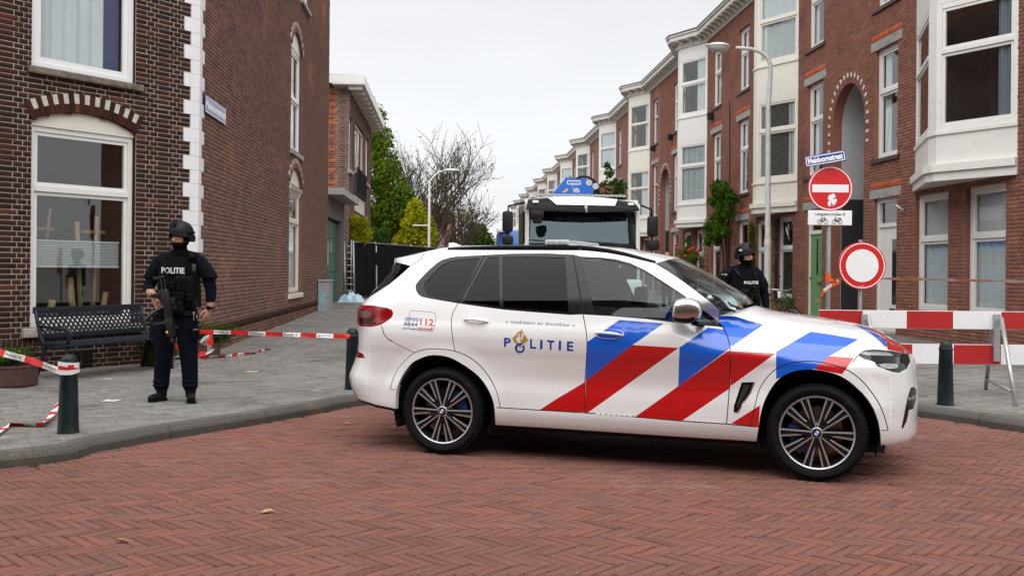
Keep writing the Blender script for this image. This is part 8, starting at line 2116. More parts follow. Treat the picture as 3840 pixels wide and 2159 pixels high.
for i, (u, v) in enumerate(((2675, 437), (2522, 515), (2456, 558))):
 p = TW.tz(u, v); lt = thing('wall_lamp', ['small black lamp box on brick beside the drainpipe', 'small black wall lamp under the third house window', 'black wall lamp box far down the terrace'][i], 'wall lamp', TW.p(p[0], p[1], .05)); wbox('box', TW, [((p[0] - .12, .01, p[1] - .12), (p[0] + .12, .22, p[1] + .12))], m_black, lt, .02)
# bracket on the brick near the front door
p = TW.tz(3397, 787); fb = thing('flag_bracket', 'grey metal flag bracket on brick beside the white door', 'bracket', TW.p(p[0], p[1], .02)); g = MB(); g.tube([TW.p(p[0], p[1] - .08, .01), TW.p(p[0] + .02, p[1], .06), TW.p(p[0] + .06, p[1] + .1, .2)], .03, 8); o = g.build('tube', m_galv, smooth=True); world_child(o, fb)
# bicycle by the lamp, with a paper cup on it
m_bk = mat('bike_black', (0.012, 0.012, 0.014), .35)
Yk = 21.0; kb = at_y(2905, 1010, Yk); kb.z = PAVE; bike = thing('bicycle', 'black bicycle with dark saddle standing beside the lamp post', 'bicycle', kb, R(-62))
def bwheel(x):
 W = bpy.data.objects.new('wheel', None); link(W, bike); W.location = (x, 0, .34)
 g = MB(); g.tube([(.335 * math.cos(a), 0, .335 * math.sin(a)) for a in np.linspace(0, 2 * math.pi, 33)], .018, 8, caps=False); g.build('tyre', m_tyre, W, smooth=True)
 g = MB(); g.tube([(.31 * math.cos(a), 0, .31 * math.sin(a)) for a in np.linspace(0, 2 * math.pi, 33)], .010, 6, caps=False); g.build('rim', m_alloy, W, smooth=True)
 g = MB()
 for q in range(18): a = 2 * math.pi * q / 18; g.tube([(0, .02 * (-1) ** q, 0), (.31 * math.cos(a), 0, .31 * math.sin(a))], .0018, 3)
 g.build('spokes', m_alloy, W)
bwheel(-.53); bwheel(.53)
g = MB()
for pth, r in (([(-.53, 0, .34), (-.18, 0, .34), (-.28, 0, .85)], .016), ([(-.18, 0, .34), (.36, 0, .78)], .018), ([(-.27, 0, .80), (.35, 0, .84)], .016), ([(-.53, 0, .34), (-.27, 0, .78)], .012), ([(.53, 0, .34), (.36, 0, .82), (.32, 0, 1.02)], .017)): g.tube(pth, r, 8)
g.build('frame', m_bk, bike, smooth=True)
g = MB(); g.bbox((-.31, 0, .93), (.27, .16, .07), .03); g.build('saddle', mat('saddle_purple', (0.04, 0.03, 0.05), .6), bike, smooth='auto', fix=True)
g = MB(); g.tube([(.18, -.3, 1.06), (.3, -.15, 1.05), (.32, 0, 1.03), (.3, .15, 1.05), (.18, .3, 1.06)], .013, 8); g.build('handlebar', m_alloy, bike, smooth=True)
g = MB(); g.bbox((-.62, 0, .74), (.34, .14, .02), .006); g.tube([(-.53, 0, .34), (-.7, 0, .73)], .008, 6); g.build('carrier', m_bk, bike, fix=True)
g = MB(); g.bbox((-.80, 0, .70), (.05, .09, .06), .012); g.build('tail_lamp', m_red_lens, bike, fix=True)
g = MB(); g.tube([(-.53 + .37 * math.cos(a), 0, .34 + .37 * math.sin(a)) for a in np.linspace(R(20), R(200), 14)], .02, 6, flat=.3); g.build('mudguard', m_bk, bike, smooth=True)
cp = at_y(2922, 1105, Yk - .4); cup = thing('paper_cup', 'white takeaway paper cup balanced on the bicycle carrier', 'cup', cp)
g = MB(); g.lathe([(.028, -.06), (.038, .05)], 18, caps=True); g.build('cup', m_white, cup, smooth='auto'); g = MB(); g.lathe([(.041, .05), (.041, .062), (.034, .07), (.001, .07)], 18); g.build('lid', m_white, cup, smooth='auto')
pc = at_y(2950, 1170, 24.0); pc.z = PAVE + g_rise(24); planter('green potted plant on the pavement below the cream bay', pc, .2, .3, 81, 420, .30, .62, .06)
# straw and moss caught in the joints
rj = np.random.default_rng(91); C_, A_, B_ = HB[0], HB[1], HB[2]; m_ = (C_[:, 1] < 9.5) & (np.abs(C_[:, 0]) < 5.5); idx = np.nonzero(m_)[0]
w_ = np.sin(C_[idx, 0] * 2.1 + 1) * np.sin(C_[idx, 1] * 1.7) + np.sin(C_[idx, 0] * 0.9 - C_[idx, 1] * 1.3); idx = idx[w_ > 0.25]; idx = rj.choice(idx, 1500)
sg_ = rj.choice([-1, 1], 1500); f_ = rj.uniform(-1, 1, 1500); pt_ = C_[idx] + A_[idx] * (HB[4][idx] * f_)[:, None] + B_[idx] * ((HB[5][idx] + .004) * sg_)[:, None]; pt_[:, 2] = .0015
o = bpy.data.objects.new('joint_moss', leaf_mesh('joint_moss', pt_, .016, leaf_mat('moss_straw', [(0, (.10, .10, .02)), (.5, (.32, .25, .07)), (1, (.55, .46, .22))]), .5, -.1, rj)); link(o); tag(o, 'straw and moss specks caught in the paver joints', 'moss', kind='stuff')
# dropped leaves, paper scrap, chewed gum spots on the road
m_dead = mat('dry_leaf', (0.48, 0.32, 0.15), .8, var=.2)
for i, (u, v, z, lab) in enumerate(((455, 2030, .004, 'curled dry leaf lying on the lower left pavers'), (1003, 1920, .004, 'dry yellowish leaf lying on the pavers left of centre'), (140, 1757, .004, 'small dry leaf near the left kerb'), (1300, 1590, .004, 'tiny dry leaf below the kerb beside the car tail'))):
 p = at_z(u, v, z); lf = thing('fallen_leaf', lab, 'leaf', p, random.random() * 6, group='dry leaves on the road')
 g = MB(); s = .042 if i < 2 else .03
 g.add([(-s, 0, .004), (-s * .4, s * .45, .016), (s * .4, s * .4, .02), (s, 0, .012), (s * .4, -s * .4, .014), (-s * .4, -s * .45, .008), (0, 0, .004)], [(0, 6, 1), (1, 6, 2), (2, 6, 3), (3, 6, 4), (4, 6, 5), (5, 6, 0)]); g.tube([(-s, 0, .004), (-s * 1.5, s * .1, .008)], .0015, 4); g.build('blade', m_dead, lf)
p = at_z(418, 1503, PAVE); sc_ = thing('paper_tag', 'square white paper tag lying on the pavement by the officer', 'paper', p + Vector((0, 0, .006)), R(-8)); g = MB(); g.bx((-.075, -.06, -.002), (.075, .06, .002)); g.build('sheet', m_white, sc_, fix=True); g = MB(); g.bx((-.01, -.012, .0021), (.03, .012, .003)); g.build('print', m_sb, sc_, fix=True)
p = at_z(945, 1394, PAVE); sc_ = thing('paper_tag', 'square brownish paper tag lying on the pavement beside the tape', 'paper', p + Vector((0, 0, .006)), R(-5)); g = MB(); g.bx((-.08, -.07, -.002), (.08, .07, .002)); g.build('sheet', mat('tag_tan', (0.45, 0.40, 0.30), .8), sc_, fix=True); g = MB(); g.bx((-.04, -.03, .0021), (.04, .03, .003)); g.build('print', mat('tag_print', (0.4, 0.28, 0.12), .8), sc_, fix=True)
# ------------------------------------------------------------------ people
m_navy = mat('uniform_navy', (0.0045, 0.006, 0.012), .9, spec=.08, var=.25, vscale=14, bump=.5, bscale=22)
m_trs = mat('trousers_navy', (0.0045, 0.0058, 0.012), .9, spec=.08, var=.3, vscale=9, bump=.8, bscale=9, aniso=(1, 1, .45))
m_vest = mat('vest_black', (0.0045, 0.005, 0.006), .85, spec=.1, var=.25, vscale=30, bump=.4, bscale=60)
m_gear = mat('gear_black', (0.004, 0.004, 0.0045), .5, spec=.22, var=.2, vscale=30)
m_skin = mat('skin', (0.44, 0.22, 0.145), .5, var=.08, vscale=20)
m_knit = mat('balaclava_black', (0.003, 0.003, 0.0035), .95, spec=.05, var=.2, vscale=40)
m_boot = mat('boot_black', (0.005, 0.005, 0.0055), .6, spec=.2, var=.3, vscale=30, bump=.4)
m_helmet = mat('helmet_black', (0.007, 0.0075, 0.009), .5, spec=.25, var=.2, vscale=40, bump=.15, bscale=150)
m_gun = mat('gunmetal_black', (0.009, 0.0095, 0.011), .35, spec=.6, var=.15, vscale=30)
m_patch = mat('patch_white', (0.70, 0.70, 0.72), .6)
def cap(mb, p0, r0, p1, r1, n=16):
 """tapered capsule (closed)"""
 a, b = Vector(p0), Vector(p1); d = (b - a); L = d.length; d.normalize()
 pts = []; rs = []
 for i in range(5): t = math.pi / 2 * (1 - i / 4); pts.append(a - d * r0 * math.sin(t)); rs.append(max(r0 * math.cos(t), 1e-3))
 for i in range(1, 5): t = math.pi / 2 * i / 4; pts.append(b + d * r1 * math.sin(t)); rs.append(max(r1 * math.cos(t), 1e-3))
 pts.insert(5, b); rs.insert(5, r1)
 mb.tube(pts, rs, n)
def limb(mb, pts):
 for (p0, r0), (p1, r1) in zip(pts[:-1], pts[1:]): cap(mb, p0, r0, p1, r1)
def remesh(mb, name, voxel, smooth=4):
 me = mb.mesh(name, m_navy); o = bpy.data.objects.new(name, me); COL.objects.link(o)
 md = o.modifiers.new('r', 'REMESH'); md.mode = 'VOXEL'; md.voxel_size = voxel
 sm = o.modifiers.new('s', 'SMOOTH'); sm.factor = .5; sm.iterations = smooth
 dg = bpy.context.evaluated_depsgraph_get(); me2 = bpy.data.meshes.new_from_object(o.evaluated_get(dg)); bpy.data.objects.remove(o); me2.name = name
 me2.polygons.foreach_set('use_smooth', [True] * len(me2.polygons)); return me2
def paint(me, mats, fn):
 me.materials.clear()
 for x in mats: me.materials.append(x)
 me.polygons.foreach_set('material_index', [fn(p.center) for p in me.polygons])
def hand(mb, wrist, fwd, palm_n, fingers, size=1.0):
 """palm, four fingers and a thumb. fwd: wrist to knuckles, palm_n: out of the palm, fingers: curl of each (radians per joint)"""
 w = Vector(wrist); f = Vector(fwd).normalized(); n = Vector(palm_n); n = (n - f * n.dot(f)).normalized(); s = f.cross(n)
 k = size
 mb_p = []
 for q in (-1, 0, 1): cap(mb, w + s * .018 * q * k, .017 * k, w + f * .088 * k + s * .024 * q * k, .0135 * k, 10)
 lens = ((.040, .026, .022), (.045, .030, .024), (.042, .028, .023), (.033, .021, .019))
 for i in range(4):
  p = w + f * .088 * k + s * (-.031 + .0205 * i) * k; d = f.copy(); sp = s * (-.10 + .07 * i); d = (d + sp * .5).normalized(); r = .0093 * k
  for L, c in zip(lens[i], (fingers[i], fingers[i] * 1.1, fingers[i] * .7)):
   d = (d * math.cos(c) + n * math.sin(c)).normalized(); q = p + d * L * k; cap(mb, p, r, q, r * .9, 9); p = q; r *= .92
 p = w + f * .028 * k - s * .026 * k; d = (f * .75 - s * .65 + n * .25).normalized(); r = .0115 * k
 for L, c in ((.040, .0), (.032, .25), (.026, .3)):
  d = (d * math.cos(c) + (f * .6 + n * .6).normalized() * math.sin(c)).normalized(); q = p + d * L * k; cap(mb, p, r, q, r * .9, 9); p = q; r *= .92
def helmet(parent, c, yaw, pitch=0, text=None):
 M = Matrix.Translation(c) @ Matrix.Rotation(yaw, 4, 'Z') @ Matrix.Rotation(pitch, 4, 'X')      # front is -y
 def dome(a, b):
  th = a * math.pi * .56; ph = 2 * math.pi * b; r = Vector((.118 * math.sin(th) * math.sin(ph), -.140 * math.sin(th) * math.cos(ph), .118 * math.cos(th)))
  if a > .93: r *= 1.02
  sidef = abs(math.sin(ph)); r.z -= .045 * (a ** 6) * (sidef ** 2) + .04 * (a ** 6) * max(0, -math.cos(ph)); return r
 g = MB(); g.grid(dome, 14, 36, M); H = g.build('helmet', m_helmet, parent, smooth=True)
 g = MB(); g.tube([dome(.985, b / 36) for b in range(37)], .006, 6, M, caps=False); g.build('rim', m_gear, H, smooth=True)
 g = MB(); g.prism([(-.03, .015), (-.036, .055), (-.018, .085), (.018, .085), (.036, .055), (.03, .015)], -.147, -.115, M @ Matrix.Rotation(R(-14), 4, 'X')); g.prism([(-.018, .03), (.018, .03), (.014, .07), (-.014, .07)], -.153, -.146, M @ Matrix.Rotation(R(-14), 4, 'X')); g.build('mount_plate', m_gear, H, fix=True)
 for s in (-1, 1):
  g = MB(); g.bbox((s * .122, .01, -.005), (.016, .11, .026), .006, M); g.box((s * .131, -.01, -.005), (.006, .07, .010), M); g.build('side_rail', m_gear, H, fix=True)
  g = MB(); g.bbox((s * .112, .035, -.065), (.030, .085, .075), .014, M); g.build('ear_guard', m_helmet, H, smooth='auto', fix=True)
  g = MB(); g.tube([(s * .108, .0, -.07), (s * .085, -.06, -.12), (s * .03, -.085, -.155)], .006, 6, M); g.build('chin_strap', m_gear, H, smooth=True)
 if text:
  t = unit(text_mb(text, 1, 0, bold=.02)); t.v = [(-.108 - .004 + .0 * a, -.045 + (a - .5) * -.05 * -1 * -1, .045 + b * .035) for a, b, c_ in t.v]
  t.v = [(x - .006, y - .02, z) for x, y, z in t.v]; o = MB(); o.add(t.v, t.f, M); o.build('marking', m_patch, H)
 return H
def head_mesh(mb, c, yaw):
 M = Matrix.Translation(c) @ Matrix.Rotation(yaw, 4, 'Z')
 mb.ell((0, .01, .015), (.078, .098, .108), M, 18, 12); mb.ell((0, -.030, -.055), (.060, .062, .060), M, 16, 10); mb.ell((0, -.098, -.008), (.012, .018, .026), M, 10, 8); mb.ell((0, -.078, .026), (.055, .018, .010), M, 10, 8)
 return M
def eyes(parent, M):
 for s in (-1, 1):
  g = MB(); g.ell((s * .031, -.0855, .008), (.0135, .010, .0075), M, 12, 8); E = g.build('eye', mat('eye_white', (0.6, 0.56, 0.53), .3), parent, smooth=True)
  g = MB(); g.ell((s * .031, -.0945, .008), (.006, .003, .006), M, 10, 6); g.build('iris', mat('iris_dark', (0.02, 0.025, 0.03), .2), E, smooth=True)
  g = MB(); g.tube([(s * .012, -.099, .024), (s * .032, -.0985, .031), (s * .050, -.088, .026)], [.003, .0042, .0025], 6, M, flat=.7); g.build('eyebrow', mat('brow', (0.05, 0.03, 0.02), .8), parent, smooth=True)
def pouch(parent, c, d, M=None, flap=True, name='pouch'):
 g = MB(); g.bbox(c, d, .012, M); o = g.build(name, m_vest, parent, smooth='auto', fix=True)
 if flap: g = MB(); g.bbox((c[0], c[1] - d[1] * .12, c[2] + d[2] * .36), (d[0] * 1.03, d[1] * .9, d[2] * .3), .008, M); g.build('flap', m_gear, o, smooth='auto', fix=True)
 return o
# --- armed officer on the left pavement
PA = at_z(655, 1503, PAVE)
pA = thing('person', 'officer in black tactical gear and helmet holding a submachine gun on the pavement', 'person', PA)
K = 0.00139 * 1.0
def A(x, y, d=0.0):
 q = at_y(500 + x / 2.0118, 820 + y / 2.0118, PA.y + d) - PA; return (q.x, d, q.z)
mb = MB()
mb.ell(A(352, 400), (.205, .135, .25), None, 20, 14); mb.ell(A(348, 560), (.178, .13, .24), None, 20, 14); mb.ell(A(340, 730), (.178, .14, .16), None, 20, 14); mb.ell(A(338, 790), (.168, .135, .12), None, 20, 14)
limb(mb, [(A(250, 300), .07), (A(352, 285), .085), (A(462, 300), .07)])
limb(mb, [(A(358, 300), .078), (A(358, 220, -.005), .066)])
hc = A(357, 158, -.015); Mh = head_mesh(mb, hc, R(-24))
mb.ell(A(360, 262, -.01), (.088, .085, .05), None, 16, 10)
# arms: the image-left forearm comes forward to the gun
limb(mb, [(A(200, 330, .0), .078), (A(150, 430, .0), .070), (A(114, 522, -.02), .060), (A(128, 552, -.12), .054), (A(142, 566, -.20), .042)])
limb(mb, [(A(504, 330, .0), .078), (A(560, 430, .01), .070), (A(586, 530, .02), .060), (A(584, 600, .0), .052), (A(576, 660, -.02), .040)])
hand(mb, A(146, 570, -.22), Vector(A(180, 640, -.27)) - Vector(A(146, 570, -.22)), (.62, .35, -.25), (.06, .5, .6, .7), 1.22)
hand(mb, A(574, 668, -.02), Vector(A(548, 760, -.05)) - Vector(A(574, 668, -.02)), (-.75, .3, .1), (.38, .42, .48, .52), 1.12)
# legs
limb(mb, [(A(258, 790), .118), (A(236, 930, -.01), .104), (A(228, 1050, -.015), .090), (A(218, 1150, 0), .084), (A(212, 1255, .01), .078)])
limb(mb, [(A(402, 790), .118), (A(412, 930, -.01), .104), (A(420, 1050, -.015), .090), (A(426, 1150, 0), .084), (A(430, 1255, .01), .078)])
for (hx, hy, tx, td, ang) in ((215, 1345, 135, -.13, 0), (432, 1345, 438, -.19, 0)):
 limb(mb, [(A(hx, 1270, .0), .060), (A(hx, 1330, .02), .052)]); limb(mb, [(A(hx + 4, 1345, .03), .042), (A((hx + tx) / 2, 1346, td * .5), .045), (A(tx, 1352, td), .036)])
# trouser folds above the boots
for (x, z) in ((208, 1255), (430, 1255), (212, 1225), (428, 1225)):
 mb.ell(A(x + (z % 7 - 3) * 2, z, -.005), (.086, .082, .020), Matrix.Translation((0, 0, 0)), 16, 6)
me = remesh(mb, 'body', .0056, 5)
def colA(c):
 x, y, z = c; pr = proj(Vector(c) + PA); px = (pr[0] - 500) * 2.0118; py = (pr[1] - 820) * 2.0118
 if py > 1285: return 3
 if py > 700 and 190 < px < 475 or py > 770 and px < 500: return 1
 q = Mh.inverted() @ Vector(c)
 if py < 235:
  if q.y < -.035 and -.030 < q.z < .07: return 2
  return 4
 if py < 305 and 290 < px < 430: return 4
 if (px < 235 and py > 530 and y < -.165): return 2
 if px > 500 and py > 630: return 2
 return 0
paint(me, [m_navy, m_trs, m_skin, m_boot, m_knit], colA)
body = bpy.data.objects.new('body', me); link(body, pA)
eyes(pA, Mh)
helmet(pA, Vector(hc) + Vector((.002, .016, .080)), R(-24), R(0))
# boots' soles and vest
for (hx, tx, td) in ((215, 135, -.13), (432, 438, -.19)):
 a = Vector(A(hx + 4, 1374, .03)); b = Vector(A(tx, 1374, td)); g = MB(); d = (b - a).normalized(); s = Vector((-d.y, d.x, 0)); pts = []
 for t, w in ((-.045, .034), (.0, .042), (.5, .045), (.8, .05), (1.0, .046), (1.12, .026)): pts.append((t, w))
 L = (b - a); poly = [(a + L * t + s * w if t > 0 else a + d * t + s * w) for t, w in pts] + [(a + L * t - s * w if t > 0 else a + d * t - s * w) for t, w in reversed(pts)]
 g.prism([(p.x, p.y) for p in poly], .0, .026, None, 'xy'); g.build('boot_sole', m_boot, pA, fix=True)
def vestA():
 g = MB()
 def sh(a, b):
  # a: round the trunk, b: from bottom to top
  py = 665 - 375 * b; ph = 2 * math.pi * a; w = .212 - .02 * b + (.0 if b < .75 else -.16 * (b - .75)); dpt = .175 + .012 * math.sin(b * 3)
  e = .62; cx = 348
  x = w * math.copysign(abs(math.sin(ph)) ** e, math.sin(ph)); y = -dpt * math.copysign(abs(math.cos(ph)) ** e, math.cos(ph)); p = A(cx, py); return (p[0] + x, y, p[2])
 g.grid(lambda a, b: sh(a, b), 40, 16); V = g.build('vest', m_vest, pA, smooth=True, merge=.002)
 return V
VA = vestA()
for s, x in ((-1, 262), (1, 440)):
 g = MB(); g.tube([A(x, 300, -.165), A(x + 4 * s, 262, -.10), A(x + 6 * s, 262, .02), A(x, 300, .15)], .034, 8, flat=.5); g.build('shoulder_strap', m_vest, VA, smooth=True)
for (x, w, sgn) in ((150, .115, -1), (568, .115, 1)):
 mb2 = MB(); limb(mb2, [(A(215 if sgn < 0 else 498, 325), .076), (A(178 if sgn < 0 else 532, 375), .084), (A(142 if sgn < 0 else 572, 430), .080)]); mb2.ell(A(138 if sgn < 0 else 578, 440), (.088, .086, .022), Matrix.Identity(4)); me2 = remesh(mb2, 'shoulder_guard', .008, 4); me2.materials.clear(); me2.materials.append(m_vest); o = bpy.data.objects.new('shoulder_guard', me2); link(o, VA)
yf = -.188
g = MB(); a = A(262, 348); b = A(437, 425); g.bbox(((a[0] + b[0]) / 2, yf, (a[2] + b[2]) / 2), (b[0] - a[0] + .03, .018, a[2] - b[2]), .006); NP = g.build('name_panel', m_vest, VA, fix=True)
t = unit(text_mb('POLITIE', 1, 0, bold=.03)); a = A(263, 365); b = A(433, 412); t.v = [(a[0] + (b[0] - a[0]) * p, yf - .0105, b[2] + (a[2] - b[2]) * q - .004 * p) for p, q, r in t.v]; t.build('lettering', m_patch, NP)
for (x0, x1, y0, y1, dep) in ((380, 412, 432, 545, .05), (415, 448, 430, 545, .05), (262, 330, 470, 560, .045), (450, 498, 432, 560, .05), (455, 500, 560, 620, .06), (345, 440, 548, 610, .04)):
 a = A(x0, y0); b = A(x1, y1); pouch(VA, ((a[0] + b[0]) / 2, yf - .01 - dep / 2 + .015, (a[2] + b[2]) / 2), (b[0] - a[0], dep, a[2] - b[2]))
g = MB(); g.tube([A(290, 475, yf - .05), A(305, 500, yf - .055), A(300, 520, yf - .055), A(283, 515, yf - .05), A(280, 490, yf - .05), A(290, 475, yf - .05)], .004, 6); g.build('carabiner', m_gear, VA, smooth=True)
g = MB(); a = A(458, 370, -.20); g.bbox((a[0], a[1], a[2]), (.036, .03, .075), .01); RD_ = g.build('radio_mic', mat('mic_grey', (.05, .05, .055), .4), VA, smooth='auto', fix=True)
g = MB(); n = 60; c0, c1 = Vector(A(472, 420, -.215)), Vector(A(558, 505, -.13)); pts = []
for i in range(n + 1): f = i / n; q = c0.lerp(c1, f) + Vector((0, 0, -.02 * math.sin(f * 3.14))); pts.append(q + Vector((.008 * math.cos(i * 1.9), .008 * math.sin(i * 1.9), .008 * math.sin(i * 1.9))))
g.tube(pts, .003, 4); g.build('coiled_cord', m_gear, RD_)
g = MB(); g.tube([A(490, 395, -.16), A(525, 440, -.12), A(528, 470, -.10)], .004, 5); g.build('antenna', m_gear, RD_)
# belt, holster, side pouches, keys, watch
g = MB(); pb = A(340, 705); n = 32
g.grid(lambda a, b: (pb[0] + .196 * math.copysign(abs(math.sin(2 * math.pi * a)) ** .8, math.sin(2 * math.pi * a)), -.158 * math.copysign(abs(math.cos(2 * math.pi * a)) ** .8, math.cos(2 * math.pi * a)), pb[2] - .028 + .056 * b), n, 1); BT = g.build('belt', m_gear, pA, smooth=True)
for (x0, x1, y0, y1, d, dep) in ((448, 505, 610, 680, -.10, .09), (300, 425, 585, 705, -.17, .09), (215, 262, 640, 720, -.12, .07)):
 a = A(x0, y0); b = A(x1, y1); g = MB(); g.bbox(((a[0] + b[0]) / 2, d, (a[2] + b[2]) / 2), (b[0] - a[0], dep, a[2] - b[2]), .03); g.build('belt_pouch', m_gear, BT, smooth='auto', fix=True)
g = MB(); a = A(105, 760); b = A(215, 905); g.bbox(((a[0] + b[0]) / 2 + .01, -.02, (a[2] + b[2]) / 2), (.085, .11, a[2] - b[2]), .02); g.bbox((A(170, 740)[0], -.0, A(170, 740)[2]), (.06, .09, .07), .015); g.build('holster', m_gear, pA, smooth='auto', fix=True)
a = A(470, 855, -.10); g = MB(); g.bbox(a, (.075, .05, .13), .015); TP = g.build('thigh_pocket', m_trs, pA, smooth='auto', fix=True)
t = unit(text_mb('POLITIE', 1, 0)); t.v = [(a[0] - .02 + p * .055, a[1] - .026, a[2] + .02 + q * .012 + p * .008) for p, q, r in t.v]; t.build('lettering', m_patch, TP)
g = MB(); a = A(455, 715, -.165); g.tube([a, A(456, 765, -.165)], .003, 5); g.ell(A(455, 712, -.165), (.012, .003, .014)); g.build('keys', m_alloy, BT)
mw = Vector(A(576, 672, -.02)); g = MB(); g.tube([mw + Vector((0, 0, -.012)), mw + Vector((0, 0, .012))], .043, 18); W = g.build('watch', m_gear, pA, smooth='auto')
g = MB(); g.bbox((mw.x, mw.y - .045, mw.z), (.036, .012, .040), .006); g.build('watch_face', m_black_gloss, W, smooth='auto', fix=True)
# tie the gear's strap
g = MB(); g.tube([A(235, 290, -.15), A(252, 420, -.215), A(258, 560, -.23)], .014, 6, flat=.3); g.build('sling', m_gear, pA, smooth=True)
# the gun
GA = Vector(A(215, 400, -.27)); GB = Vector(A(288, 890, -.30))
gun = thing('submachine_gun', 'black submachine gun held muzzle down across the officer front', 'gun', PA + (GA + GB) / 2)
gd = (GB - GA).normalized(); gs = Vector((-1, 0, 0)) - gd * Vector((-1, 0, 0)).dot(gd); gs.normalize(); gn = gd.cross(gs)      # gd: to the muzzle, gs: towards magazine (image left)
GM = Matrix.Identity(4); org = Vector(A(245, 600, -.285)) + PA
for i in range(3): GM[i][0], GM[i][1], GM[i][2], GM[i][3] = gd[i] * 1.05, gn[i] * 1.35, gs[i] * 1.35, org[i]
def gpart(name, boxes, ma=m_gun, tubes=()):
 g = MB()
 for c, d, bv in boxes: g.bbox(c, d, bv, GM)
 for p, r in tubes: g.tube(p, r, 10, GM)
 o = g.build(name, ma, smooth='auto', fix=True); world_child(o, gun); return o
gpart('receiver', [((.06, 0, 0), (.30, .036, .052), .010), ((.06, 0, -.028), (.24, .022, .012), .003), ((-.03, 0, .03), (.12, .03, .03), .006)])
gpart('handguard', [((.29, 0, .002), (.18, .044, .056), .010)])
for i in range(9): gpart('rail_tooth', [((.215 + i * .018, 0, -.034), (.009, .022, .010), .001)])
gpart('barrel', [], m_gun, [([(.37, 0, .0), (.44, 0, .0)], .010), ([(.40, 0, 0), (.425, 0, 0)], .017)])
gpart('magazine', [], m_gun, [([(.075, 0, .02), (.10, 0, .075), (.135, 0, .13), (.185, 0, .18)], [.017, .0165, .016, .015])])
gpart('grip', [((-.045, 0, .07), (.038, .03, .085), .010)])
gpart('foregrip', [((.235, 0, .075), (.03, .032, .10), .010)])
gpart('lamp', [], m_gear, [([(.22, -.0, .128), (.22, 0, .17)], .018)])
gpart('stock', [((-.21, 0, .028), (.028, .028, .085), .008)], m_gun, [([(-.09, .010, -.006), (-.21, .010, -.004)], .005), ([(-.09, -.010, .012), (-.21, -.010, .016)], .005)])
gpart('rear_sight', [((.04, 0, -.055), (.07, .032, .03), .006)]); gpart('front_sight', [((.30, 0, -.045), (.02, .02, .03), .004)])
gpart('optic', [((.11, -.005, -.062), (.05, .04, .045), .010)], m_gear)
gpart('marker', [((.33, -.026, .02), (.022, .01, .016), .003)], mat('marker_yellow', (0.6, 0.55, 0.03), .5))
# --- second officer behind the bonnet
YB = 13.0; PB = at_y(2787, 1010, YB); PB.z = 0.0
pB = thing('person', 'helmeted officer with covered face standing behind the police car bonnet', 'person', PB)
KB = YB / 3680.0 / 4.993; z_ref = (at_y(2787, 925, YB)).z
def Bp(x, y, d=0.0):
 q = at_y(2660 + x / 4.993, 900 + y / 4.993, YB + d) - PB; return (q.x, d, q.z)
mb = MB()
mb.ell(Bp(640, 800), (.20, .135, .25), None, 20, 14); mb.ell(Bp(640, 1080), (.18, .13, .24), None, 20, 14); mb.ell((0, 0, .92), (.175, .135, .15), None, 20, 12)
limb(mb, [(Bp(420, 590), .07), (Bp(650, 560), .085), (Bp(860, 600), .07)]); limb(mb, [(Bp(650, 590), .08), (Bp(670, 450, -.01), .068)])
hcB = Bp(680, 330, -.02); MhB = head_mesh(mb, hcB, R(34)); mb.ell(Bp(660, 545, -.01), (.09, .088, .05), None, 16, 10)
limb(mb, [(Bp(330, 650), .086), (Bp(240, 800), .074), (Bp(185, 960, -.02), .060), (Bp(320, 1060, -.11), .054), (Bp(440, 1140, -.17), .042)])
limb(mb, [(Bp(900, 660), .084), (Bp(980, 850), .072), (Bp(1030, 1010, .02), .060), (Bp(1060, 1180, .0), .050), (Bp(1060, 1300, -.03), .040)])
hand(mb, Bp(440, 1140, -.18), Vector(Bp(590, 1235, -.22)) - Vector(Bp(440, 1140, -.18)), (.2, .6, -.4), (.35, .5, .55, .6), 1.1)
hand(mb, Bp(1060, 1310, -.03), (.0, -.02, -1), (-.8, .3, 0), (.3, .4, .45, .5), 1.1)
for s in (-1, 1): limb(mb, [((s * .095, 0, .90), .105), ((s * .11, -.01, .70), .09), ((s * .115, -.02, .50), .072), ((s * .12, .0, .12), .06)]); limb(mb, [((s * .12, .02, .06), .045), ((s * .13, -.17, .045), .037)])
me = remesh(mb, 'body', .0062, 5)
def colB(c):
 x, y, z = c; pr = proj(Vector(c) + PB); px = (pr[0] - 2660) * 4.993; py = (pr[1] - 900) * 4.993
 if z < .14: return 3
 if z < .93 and abs(x) < .26: return 1
 q = MhB.inverted() @ Vector(c)
 if py < 500:
  if q.y < -.035 and -.030 < q.z < .07: return 2
  return 4
 if py < 560 and 540 < px < 790: return 4
 if 430 < px < 700 and py > 1080 and y < -.155: return 2
 if px > 950 and py > 1290: return 2
 return 0
paint(me, [m_navy, m_trs, m_skin, m_boot, m_knit], colB); o = bpy.data.objects.new('body', me); link(o, pB)
eyes(pB, MhB)
HB = helmet(pB, Vector(hcB) + Vector((-.006, .016, .080)), R(34), R(0))
g = MB()
def shB(a, b):
 py = 1230 - 650 * b; ph = 2 * math.pi * a; w = .205 - .02 * b + (.0 if b < .75 else -.16 * (b - .75)); e = .62
 p = Bp(645, py); return (p[0] + w * math.copysign(abs(math.sin(ph)) ** e, math.sin(ph)), -.175 * math.copysign(abs(math.cos(ph)) ** e, math.cos(ph)), p[2])
g.grid(shB, 40, 16); VB = g.build('vest', m_vest, pB, smooth=True, merge=.002)
for pts_ in (((330, 640), (270, 730), (215, 820)), ((890, 650), (950, 760), (1000, 850))):
 mb2 = MB(); limb(mb2, [(Bp(*pts_[0]), .076), (Bp(*pts_[1]), .082), (Bp(*pts_[2]), .078)]); me2 = remesh(mb2, 'shoulder_guard', .009, 4); me2.materials.clear(); me2.materials.append(m_vest); o = bpy.data.objects.new('shoulder_guard', me2); link(o, VB)
